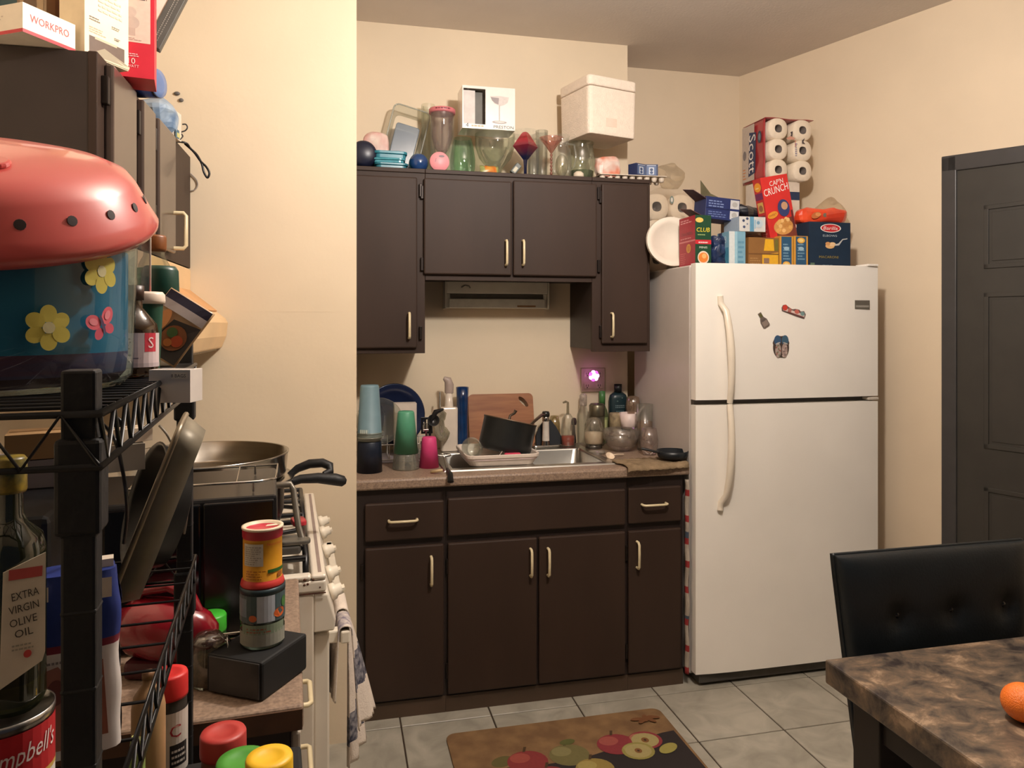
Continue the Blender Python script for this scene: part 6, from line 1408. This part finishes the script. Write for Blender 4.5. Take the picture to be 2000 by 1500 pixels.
# tan cloth bunched at the right end
xa, xb = PX(1204, 2.9), 1.405
def cl(a, b):
    x = xa + (xb - xa) * a; y = 2.808 + .155 * b - .03 * (1 - a) * (b < .2); 
    z = Z0 + .004 + .008 * abs(noise.noise(Vector((x * 22, y * 26, 1)))) + .004 * math.sin(a * 30 + b * 5) ** 2
    if b < .12: z -= (.12 - b) / .12 * .016; y -= .004
    return (x + .01 * math.sin(b * 7), y, z)
MB().grid(28, 14, cl).build('tea_cloth', mat((124, 104, 78), .9, c2=(150, 128, 100), ns=24, bump=.5, bs=260), None, thick=.004, label='crumpled tan cloth on the worktop under the small frying pan', cat='cloth')
p = on(1313, 893, Z0 + .02); sc = dep(p) / FPX; r = 31 * sc
t = thing('frying_pan', 'small black frying pan on the tan cloth next to the fridge', 'pan', (p.x, p.y, Z0 + .019), 0)
MB().lathe([(0, 0), (r * .82, 0), (r * .9, .004), (r, .030), (r - .003, .030), (r * .86, .006), (0, .004)], 40).build('pan_body', mat((20, 26, 32), .4, nz=.2), t)
MB().tube([(-r * .93, -.006, .024), (-r * 1.3, .0, .030), (-r * 1.95, .018, .040)], [.007, .009, .0095], 8, sy=.6).build('handle', BLK, t)
# ================================================================== things on top of the fridge
FT = 1.7386
YFt = 2.87
def fb(name, label, u0, u1, v0, v1, Y, d, c, cat='carton', rot=(0, 0, 0), z=None, left=None, group=None):
    """card box whose front face fills columns u0..u1 and rows v0..v1 (v1 = base) at depth Y"""
    x0, x1 = PX(u0, Y), PX(u1, Y); zb = FT if z is None else z; q = P((u0 + u1) / 2, v0, Y=Y)
    w, h = x1 - x0, q.z - zb
    o = carton(name, label, cat, ((x0 + x1) / 2, Y + d / 2, zb), w, d, h, c, rot, group)
    return o, w, d, h
# cracker carton: green front, red side
o, w, d, h = fb('cracker_carton', 'red and green cracker carton with yellow lettering at the left of the fridge top', 1358, 1389, 420, 512, YFt, .15, (26, 68, 44))
A = face_left(w, d, h).rect(0, 0, 1, 1, (164, 38, 52)).rect(.0, .49, 1, .52, (206, 120, 120)).lines(.1, .88, .9, .97, 2, (222, 160, 160)).text('CRACKERS', .48, .66, .06, (110, 60, 66), .7).ell(.6, .36, .14, .09, (206, 150, 60)).rect(.52, .30, .68, .42, (190, 120, 40)).lines(.1, .06, .5, .3, 6, (200, 90, 96)).lines(.1, .56, .8, .6, 1, (216, 140, 140)); A.done(o, 'print')
A = face_front(w, d, h).text('CLUB', .5, .71, .085, (228, 206, 60), .84, shear=.15).rect(0, .425, 1, .51, (196, 40, 52)).lines(.2, .445, .8, .49, 1, (236, 200, 200), .6).lines(.15, .60, .7, .64, 1, (170, 190, 120)).text('MINIS', .5, .36, .04, (214, 220, 200), .5).ell(.5, .16, .36, .13, (226, 206, 186)).ell(.5, .16, .3, .1, (222, 128, 54)).ell(.55, .19, .14, .05, (236, 176, 110)).ell(.25, .9, .25, .05, (226, 190, 100)); A.done(o, 'print')
# crinkled navy bag and blue carton
q = P(1404, 512, Y=2.93)
bag('snack_bag', 'crinkled navy snack bag next to the cracker carton', 'bag', (q.x, 2.955, FT - .002), .042, .045, .068, mat((42, 58, 96), .3, c2=(22, 32, 60), ns=30, coat=.3), .012, 34, 12, e=.55, seg=34, rings=24)
o, w, d, h = fb('pastry_carton', 'pale blue and white carton between the navy bag and the yellow bag', 1424, 1456, 452, 513, YFt + .01, .10, (120, 164, 184))
A = face_front(w, d, h).rect(.0, .0, .34, 1, (206, 212, 212)).rect(.34, .0, .5, 1, (150, 190, 206)).lines(.55, .1, .92, .8, 5, (90, 140, 166)); A.done(o, 'print')
A = face_left(w, d, h).rect(.45, .05, .95, .55, (66, 130, 156)).text('S8', .6, .78, .2, (196, 206, 216), .34).rect(.1, .0, .4, 1, (40, 56, 92)); A.done(o, 'print')
# yellow bag on its stack
o, w, d, h = fb('chip_carton', 'brown and yellow carton in the middle of the fridge top', 1462, 1521, 464, 514, YFt + .005, .12, (138, 96, 52))
A = face_front(w, d, h).poly([(.45, .1), (.98, .1), (.98, .5), (.45, .42)], (222, 168, 44)).poly([(.5, .55), (.55, .95), (.82, .95), (.85, .55)], (226, 172, 40)).rect(.0, .42, 1, .46, (110, 74, 40)).rect(.5, .12, .68, .3, (140, 110, 90)).rect(.86, .55, .98, .95, (112, 104, 44)).lines(.05, .1, .4, .35, 3, (170, 130, 80)); A.done(o, 'print')
for k, (u0, u1) in enumerate(((1523, 1549), (1551, 1578))):
    o, w, d, h = fb('macaroni_carton', ('blue narrow carton edged in orange beside the yellow and brown carton', 'blue narrow carton edged in orange touching the dark pasta carton')[k], u0, u1, 461, 515, YFt + .004, .13, (206, 150, 60), group='blue and orange cartons on the fridge')
    A = face_front(w, d, h).rect(.12, .02, .88, .98, (44, 84, 116)).ell(.5, (.1, .86)[k], .28, .09, (226, 170, 70)).ell(.5, (.1, .86)[k], .16, .05, (236, 206, 130)); A.lines(.25, .25, .8, .8, 6, (120, 156, 176)); A.ell(.5, .6, .2, .06, (150, 180, 196)); A.done(o, 'print')
    face_left(w, d, h).rect(.1, .05, .9, .95, (190, 70, 40)).done(o, 'print')
# dark pasta carton
o, w, d, h = fb('pasta_carton', 'dark blue pasta carton with a red oval at the right of the fridge top', 1580, 1661, 434, 516, YFt, .09, (22, 44, 66))
A = face_front(w, d, h)
A.ell(.52, .87, .25, .095, (234, 224, 216)).ell(.52, .87, .225, .08, (196, 40, 48)).text('Barilla', .52, .87, .075, (238, 226, 220), .34, shear=.2)
A.text('ELBOWS', .5, .705, .045, (170, 182, 190), .34).ell(.5, .48, .11, .055, (222, 176, 120)).ell(.56, .52, .08, .045, (232, 196, 150)).ell(.45, .53, .06, .04, (206, 150, 96)).poly([(.62, .52), (.7, .54), (.8, .64), (.92, .66), (.92, .64), (.81, .62), (.72, .5), (.63, .49)], (190, 190, 188))
A.text('MACARONI', .47, .24, .055, (148, 130, 60), .46).lines(.32, .05, .7, .09, 1, (120, 140, 152), .5).rect(.03, .05, .13, .11, (96, 120, 100)).lines(.74, .03, .96, .05, 1, (130, 146, 156)); A.done(o, 'print')
# second row: white and blue carton, navy carton with flaps
zz = FT + h
o, w, d, h = fb('cookie_carton', 'white carton with blue dots lying on the pale blue carton', 1444, 1495, 423, 459, YFt + .012, .13, (206, 204, 200), z=P(1440, 451, Y=YFt + .012).z, rot=(0, 0, 0))
o.location.z = P(1440, 451.3, Y=YFt + .012).z
A = face_front(w, d, h).rect(.40, 0, .56, 1, (96, 150, 180)).ell(.16, .72, .05, .09, (60, 72, 104)).ell(.3, .86, .05, .09, (58, 70, 100)).ell(.18, .3, .05, .09, (74, 86, 116)).ell(.3, .5, .03, .06, (120, 130, 150)).ell(.74, .55, .16, .3, (188, 200, 208)).ell(.72, .6, .06, .12, (110, 150, 176)).rect(.58, .2, .62, .8, (140, 180, 200)); A.done(o, 'print')
face_left(w, d, h).rect(0, 0, 1, 1, (156, 170, 186)).done(o, 'print')
zN = FT + .2045
q0 = P(1380, 431, Y=2.95)
nv = thing('navy_carton', 'open navy carton with raised flaps lying on the cracker carton', 'carton', (PX(1410, 2.95), 3.0, FT + .203), rot=(0, 4, 0))
wN, hN = PX(1446, 2.95) - PX(1380, 2.95), 46 * dep(q0) / FPX
MB().box(-wN / 2, wN / 2, -.05, .06, 0.006, hN).build('carton_shell', mat((34, 46, 96), .45, nz=.08), nv, bevel=.001)
A = Art(lambda a, b, l: (-wN / 2 + wN * a, -.05 - l, .006 + (hN - .006) * b), wN, hN)
A.rect(.72, .06, .98, .44, (196, 196, 196)).rect(.72, .54, .98, .94, (196, 196, 196)).ell(.85, .26, .08, .12, (168, 166, 164)).ell(.85, .74, .08, .12, (168, 166, 164)).lines(.08, .55, .62, .9, 3, (120, 136, 180)).lines(.08, .1, .62, .4, 3, (104, 120, 168)).rect(0, .47, .7, .5, (24, 32, 70)); A.done(nv, 'print')
MB().add([(-wN / 2, -.05, hN - .01), (-wN / 2, .05, hN - .01), (-wN / 2 - .07, .04, hN + .035), (-wN / 2 - .06, -.045, hN + .02)], [(0, 1, 2, 3)]).build('flap', mat((96, 66, 70), .7, c2=(76, 58, 74), ns=20), nv, thick=.002)
MB().add([(-wN / 2, -.05, .01), (-wN / 2, .05, .01), (-wN / 2 - .075, .045, .05), (-wN / 2 - .07, -.05, .035)], [(0, 1, 2, 3)]).build('flap', mat((110, 64, 60), .7, c2=(90, 56, 60), ns=20), nv, thick=.002)
MB().add([(-wN / 2 + .01, .02, hN), (wN / 2 - .02, .02, hN), (-wN / 2 + .06, .03, hN + .03), (-wN / 2 + .01, .035, hN + .085)], [(0, 1, 2, 3)]).build('flap', mat((92, 86, 60), .6, nz=.15), nv, thick=.002)
# crinkled dark bag behind
q = P(1452, 392, Y=3.10)
supp = carton('storage_carton', 'plain brown carton hidden behind the front row on the fridge', 'carton', (q.x + .01, 3.13, FT), .15, .12, .245, (124, 96, 70))
bag('plastic_bag', 'crumpled black plastic bag behind the navy carton', 'bag', (q.x + .01, 3.12, FT + .2445), .070, .05, .030, mat((22, 26, 36), .35, coat=.4), .02, 24, 21, e=.6)
# cereal carton, tilted on the row below
x0 = P(1541, 459, Y=2.90)
ceH, ceW, ceD = .292, .134, .062
cz = FT + (P(1500, 462, Y=2.9).z - FT)
ce = carton('cereal_carton', 'red cereal carton tilted on top of the front row of cartons', 'carton', (x0.x - .012, 2.945, FT + .118), ceW, ceD, ceH, (206, 46, 42), (0, -11, 0))
A = face_front(ceW, ceD, ceH)
A.text("CAP'N", .56, .90, .075, (232, 226, 220), .52, rot=6, shear=.1).text('CRUNCH', .50, .79, .105, (238, 232, 226), .92, rot=8, shear=.1)
# plain stand-in picture: bowl of golden cereal on a spoon
A.poly([(.30, .30), (.98, .36), (1, .02), (.25, .02)], (120, 58, 44)); A.ell(.55, .22, .36, .12, (206, 150, 84))
for k in range(16):
    a = RND.random() * 2 * PI; rr2 = math.sqrt(RND.random()); A.ell(.55 + .32 * rr2 * math.cos(a), .23 + .11 * rr2 * math.sin(a), .07, .03, ((222, 170, 96), (196, 136, 70), (232, 186, 120))[k % 3], k * 37)
A.ell(.66, .5, .22, .13, (52, 60, 108)).ell(.7, .53, .12, .06, (196, 150, 116)).rect(.9, .2, .97, .45, (96, 40, 44)).ell(.22, .42, .2, .05, (226, 150, 50), 14).text('SWEET', .22, .42, .03, (120, 50, 30), .3, rot=10)
A.done(ce, 'print')
A = face_left(ceW, ceD, ceH).rect(0, 0, 1, 1, (186, 44, 46)).ell(.5, .87, .42, .07, (228, 150, 40)).lines(.25, .85, .75, .89, 1, (240, 210, 150)).rect(.05, .68, .95, .78, (112, 40, 84)).rect(.15, .48, .85, .64, (206, 164, 90)).ell(.5, .55, .25, .05, (150, 100, 70)).rect(.15, .3, .85, .44, (120, 44, 60)).ell(.5, .37, .22, .04, (200, 170, 160)).lines(.15, .06, .85, .24, 6, (226, 150, 130)); A.done(ce, 'print')
# orange bag with a clear bag over it
q = P(1612, 434, Y=2.92)
zP = FT + (P(1620, 434, Y=YFt).z - FT) + .001
ob_ = bag('chip_bag', 'bright orange snack bag lying on the dark pasta carton', 'bag', (PX(1606, 2.93), 2.945, zP - .0025), .125, .045, .036, mat((226, 78, 40), .3, c2=(206, 62, 40), ns=12, coat=.3), .012, 18, 31, e=.5)
A = Art(lambda a, b, l: (-.085 + .10 * a, -.048 - l, .012 + .045 * b), .10, .045)
A.ell(.3, .5, .25, .3, (196, 110, 60), 20).ell(.75, .55, .1, .2, (120, 110, 96)).ell(.4, .6, .14, .18, (220, 150, 90)); A.done(ob_, 'print')
bag('clear_bag', 'puffed clear plastic bag over the orange snack bag', 'bag', (PX(1634, 3.0), 3.055, zP - .002), .085, .055, .066, glass((248, 242, 232), .10, .10, (216, 196, 172), .08), .026, 17, 33)
# toilet roll pack high on a carton
ty = 3.16
sx0, sx1 = PX(1497, ty), PX(1592, ty)
zr0, zr1 = P(1540, 352, Y=ty).z, P(1540, 232, Y=ty).z
sc_ = carton('tissue_carton', 'white tissue carton with a navy band under the toilet roll pack', 'carton', ((PX(1490, ty) + PX(1575, ty)) / 2, ty + .105, FT), .20, .15, zr0 - FT - .0005, (216, 202, 186))
hS = zr0 - FT
face_front(.20, .15, hS).rect(0, .80, 1, .89, (34, 52, 84)).rect(0, .2, 1, .5, (60, 92, 130)).done(sc_, 'print')
tp = thing('toilet_roll_pack', 'tall red-wrapped pack of white toilet rolls at the back of the fridge top', 'toilet paper', ((sx0 + sx1) / 2, ty, zr0), 0)
W3, H3 = sx1 - sx0, zr1 - zr0
rw, rh = W3 / 4 * 1.02, H3 / 6
ROLL = mat((236, 222, 202), .85, nz=.03, ns=60, bump=.3, bs=120); CORE = mat((132, 122, 118), .8)
proto = None
for row in range(2):
    for i in range(2):
        for j in range(3):
            ox, oz, oy = -W3 / 4 + i * W3 / 2, rh + j * 2 * rh, .0525 + .107 * row
            if proto is None:
                R1 = min(rw, rh) * 1.03
                prof = [(.019, -.05), (R1 * .90, -.051), (R1, -.044), (R1, .044), (R1 * .90, .051), (.019, .05)]
                proto = MB().lathe(prof, 32, M=RX(90), n=2.5).lathe([(.019, .05), (.019, -.05)], 20, 1, M=RX(90)).lathe([(0, -.02), (.019, -.02)], 20, 1, M=RX(90)).build('roll', [ROLL, CORE], tp, (ox, oy, oz))
            else:
                c = proto.copy(); COL.objects.link(c); c.location = (ox, oy, oz)
# wrapper: red film on the left side and round the back, clear film in front
mb = MB(); xl = -W3 / 2 - .002
def wr(a, b):
    y = .006 + .20 * a; return (xl - .003 * math.sin(b * 12) * math.sin(PI * a) - .002 * abs(math.sin(PI * b * 3)), y, .004 + (H3 - .008) * b)
mb.grid(10, 18, wr, mf=lambda a, b: 0)
WRAP = mat((164, 52, 56), .3, nz=.08, ns=18, coat=.3)
wm = mb.build('red_wrapper', WRAP, tp, thick=.0012)
MB().grid(8, 8, lambda a, b: (-W3 / 2 + W3 * a, .01 + .2 * b, H3 + .0025 + .002 * math.sin(a * 9))).build('top_film', WRAP, tp, thick=.0012)
A = Art(lambda a, b, l: (xl - .0075 - l, .20 - .19 * a, H3 * b), .19, H3)
A.rect(.0, .05, .58, .98, (188, 172, 158)); A.poly([(.30, .12), (.62, .16), (.66, .82), (.34, .86)], (38, 50, 84)); A.text('Scott', .48, .49, .20, (226, 218, 210), .98, rot=-90); A.ell(.82, .72, .09, .10, (52, 62, 78)); A.ell(.82, .72, .05, .06, (110, 120, 130)); A.lines(.04, .1, .2, .3, 4, (200, 130, 70)); A.ell(.12, .5, .08, .08, (120, 112, 112)); A.done(tp, 'printed_wrapper')
A = Art(lambda a, b, l: (-W3 / 2 + W3 * a, -.0022 - l, H3 * b), W3, H3)
A.poly([(.48, .78), (.53, .8), (.52, .72), (.47, .7), (.5, .75)], (60, 50, 60)); A.poly([(.72, .66), (.78, .7), (.75, .64), (.79, .60), (.72, .61)], (70, 60, 66)); A.poly([(.4, .68), (.48, .72), (.58, .69), (.55, .66), (.42, .66)], (206, 150, 130)); A.lines(.58, .4, .63, .62, 7, (90, 96, 150)); A.lines(.57, .55, .6, .66, 4, (206, 80, 80)); A.done(tp, 'printed_film')
MB().grid(10, 16, lambda a, b: (-W3 / 2 + W3 * a, -.0025 - .003 * math.sin(b * 19 + a * 7) ** 2, H3 * b)).build('clear_film', glass((254, 253, 251), .06), tp)
# left pack of rolls behind the paper plates
lp = thing('toilet_roll_pack', 'clear-wrapped pack of toilet rolls behind the paper plates beside the wall cabinet', 'toilet paper', (PX(1310, 3.27), 3.28, FT))
zt3 = P(1310, 378, Y=3.27).z - FT; rr3 = zt3 / 6
for i in range(2):
    for j in range(3):
        c = proto.copy(); COL.objects.link(c); c.parent = lp; c.location = (-rr3 * 1.05 + i * rr3 * 2.1, .052, rr3 + j * rr3 * 2); c.scale = (rr3 / R1, 1, rr3 / R1)
MB().grid(10, 12, lambda a, b: (-rr3 * 2.1 + rr3 * 4.2 * a + .004 * math.sin(b * 14), -.006 - .004 * math.sin(a * 13 + b * 9) ** 2, (zt3 + .03 * math.sin(a * 5) ** 2) * b)).build('clear_wrap', glass((250, 246, 240), .10, .10, (226, 212, 198)), lp)
A = Art(lambda a, b, l: (-rr3 * 2.1 + rr3 * 4.2 * a, -.011 - l, zt3 * b), rr3 * 4.2, zt3); A.ell(.52, .92, .04, .05, (120, 132, 122)).ell(.52, .92, .02, .03, (214, 206, 196)).poly([(.5, .66), (.56, .7), (.6, .64), (.53, .61)], (206, 120, 104)); A.done(lp, 'print')
bag('plastic_bag', 'crumpled clear plastic bag on the toilet roll pack beside the wall cabinet', 'bag', (PX(1310, 3.32), 3.33, FT + zt3 + .034), .075, .05, .062, glass((248, 244, 236), .10, .08, (214, 202, 186), .08), .026, 18, 4, seg=26, rings=18)
# paper plates standing against the cracker carton
pl0 = P(1322, 466, Y=3.02)
R_ = .116
pg = None
for k in range(4):
    lab = ('front', 'second', 'third', 'rearmost')[k] + ' white paper plate of the plates stood on edge left of the cracker carton'
    m_ = MB().lathe([(0, 0), (R_ * .68, 0), (R_ * .74, .011), (R_ * .985, .018), (R_, .0175), (R_ * .985, .0192), (R_ * .73, .0124), (R_ * .66, .0014), (0, .0014)], 44, M=RX(90))
    o = m_.build('paper_plate', mat((226, 214, 198), .6, nz=.02), None, (pl0.x + .001 * (k % 2), 3.074 + .0045 * k, FT + R_ + .002), (-13, 0, -10), label=lab, cat='plate', group='paper plates on the fridge top')
# ================================================================== dining table, orange, chair
TZ_ = .75
tA = P(1622, 1284, Z=TZ_)
tx, tyy = 1.046, 1.437
tbm = bpy.data.materials.new('stone_laminate'); tbm.use_nodes = True; nt = tbm.node_tree; b_ = nt.nodes['Principled BSDF']; b_.inputs['Roughness'].default_value = .38
tc = nt.nodes.new('ShaderNodeTexCoord'); n1 = nt.nodes.new('ShaderNodeTexNoise'); n1.inputs['Scale'].default_value = 13; n1.inputs['Detail'].default_value = 9; n1.inputs['Roughness'].default_value = .68; n1.inputs['Distortion'].default_value = .45
mp = nt.nodes.new('ShaderNodeMapping'); mp.inputs['Scale'].default_value = (1, 1.3, 1); mp.inputs['Rotation'].default_value = (0, 0, .6)
nt.links.new(tc.outputs['Object'], mp.inputs[0]); nt.links.new(mp.outputs[0], n1.inputs['Vector'])
r_ = nt.nodes.new('ShaderNodeValToRGB'); nt.links.new(n1.outputs['Fac'], r_.inputs[0]); e = r_.color_ramp.elements
e[0].position = .36; e[0].color = lin((46, 40, 40)); e[1].position = .66; e[1].color = lin((158, 134, 110))
k = e.new(.46); k.color = lin((84, 74, 65)); k = e.new(.56); k.color = lin((112, 94, 77))
nt.links.new(r_.outputs[0], b_.inputs['Base Color'])
dt = thing('dining_table', 'brown marbled stone-look dining table at the lower right', 'table', (tx, tyy, 0))
TW_, TL_ = 1.25, .95
MB().box(0, TW_, -TL_, 0, TZ_ - .052, TZ_).build('table_top', tbm, dt, bevel=.004, seg=2)
DK = mat((44, 38, 36), .5, nz=.15, ns=8)
MB().box(.05, TW_ - .05, -TL_ + .05, -.05, TZ_ - .13, TZ_ - .053).build('apron', DK, dt, bevel=.003)
for x in (.04, TW_ - .12):
    for y in (-TL_ + .04, -.12): MB().box(x, x + .08, y, y + .08, 0, TZ_ - .053).build('leg', DK, dt, bevel=.003)
q = P(1999, 1371, Z=TZ_ + .036); ro = 38 * dep(q) / FPX
og = thing('orange', 'small orange sitting on the dining table at the right edge', 'fruit', (q.x, q.y, TZ_ + .0004))
mb = MB(); prof = [(ro * math.sin(PI * i / 20) * 1.02, ro * (.97 - .95 * math.cos(PI * i / 20))) for i in range(21)]; prof[0] = (0, ro * .04); prof[-1] = (0, ro * 1.90)
mb.lathe([(r, z - ro * .02) for r, z in prof], 40); mb.build('orange_skin', mat((236, 124, 44), .42, c2=(228, 108, 36), ns=20, bump=.5, bs=420), og)
MB().lathe([(0, 0), (.004, .0), (.003, .003), (0, .003)], 8).build('stem', mat((96, 110, 50), .7), og, (.004, -.002, ro * 1.865))
# chair
lea = mat((19, 25, 29), .42, nz=.15, ns=18, bump=.12, bs=180)
cx0, cx1, cyc = P(1631, 1090, Y=1.56).x, 1.72, 1.545
ch = thing('dining_chair', 'black padded dining chair with buttoned back pushed against the table', 'chair', ((cx0 + cx1) / 2, cyc, 0))
wC = (cx1 - cx0) / 2; zC = P(1700, 1077, Y=1.57).z
BTN = (.26, .555, .85)
def cs(a): return .5 - .5 * math.cos(PI * a)
def backf(a, b):
    a, b = cs(a), cs(b); return backg(a, b)
def backg(a, b):
    z = .44 + (zC - .44) * b; tap = 1 - .16 * (1 - b); y = -.012 + .035 * b
    x = (a - .5) * 2 * wC * tap
    bulge = .026 * max(0, 1 - abs(2 * a - 1) ** 10) ** .5 * max(0, 1 - abs(2 * b - 1) ** 8) ** .5
    for ba in BTN:
        for bb in (.42, .70):
            d2 = ((a - ba) * 2 * wC) ** 2 + ((b - bb) * (zC - .44)) ** 2; bulge -= .014 * math.exp(-d2 / .0009)
    bulge -= .004 * math.exp(-((b - .70) / .02) ** 2) * (1 - abs(2 * a - 1) ** 6)
    return x, y, z, bulge
mb = MB()
mb.grid(40, 34, lambda a, b: (lambda q: (q[0], q[1] - .012 - q[3], q[2]))(backf(a, b)))
mb.grid(40, 34, lambda a, b: (lambda q: (q[0], q[1] + .012 + .02 * max(0, 1 - abs(2 * cs(a) - 1) ** 10) ** .5 * max(0, 1 - abs(2 * cs(b) - 1) ** 8) ** .5, q[2]))(backf(1 - a, b)))
rim = [(i / 40, 0) for i in range(41)] + [(1, i / 34) for i in range(1, 35)] + [(1 - i / 40, 1) for i in range(1, 41)] + [(0, 1 - i / 34) for i in range(1, 34)]
vs = []; n = len(rim)
for (a, b) in rim: q = backf(a, b); vs.append((q[0], q[1] - .012, q[2]))
for (a, b) in rim: q = backf(a, b); vs.append((q[0], q[1] + .012, q[2]))
mb.add(vs, [(i, n + i, n + (i + 1) % n, (i + 1) % n) for i in range(n)], 0, True)
mb.build('backrest', lea, ch)
mb = MB(); mb.tube([(lambda q: (q[0], q[1] - .0, q[2]))(backf(a, b)) for a, b in rim], .0045, 6, closed=True); mb.build('piping', lea, ch)
for ba in BTN:
    for bb in (.42, .70):
        q = backg(ba, bb); MB().ball((q[0], q[1] - .012 - q[3] - .001, q[2]), .010, .006, .010, 12).build('button', mat((30, 32, 36), .22, coat=.5), ch)
MB().prism(rr(-wC * .88, wC * .88, -.42, -.0, .03), .40, .475).build('seat', lea, ch, bevel=.018, seg=3)
for x in (-wC * .82, wC * .82):
    for y in (-.39, -.02): MB().box(x - .02, x + .02, y - .02, y + .02, 0, .40).build('leg', DK, ch, bevel=.003)
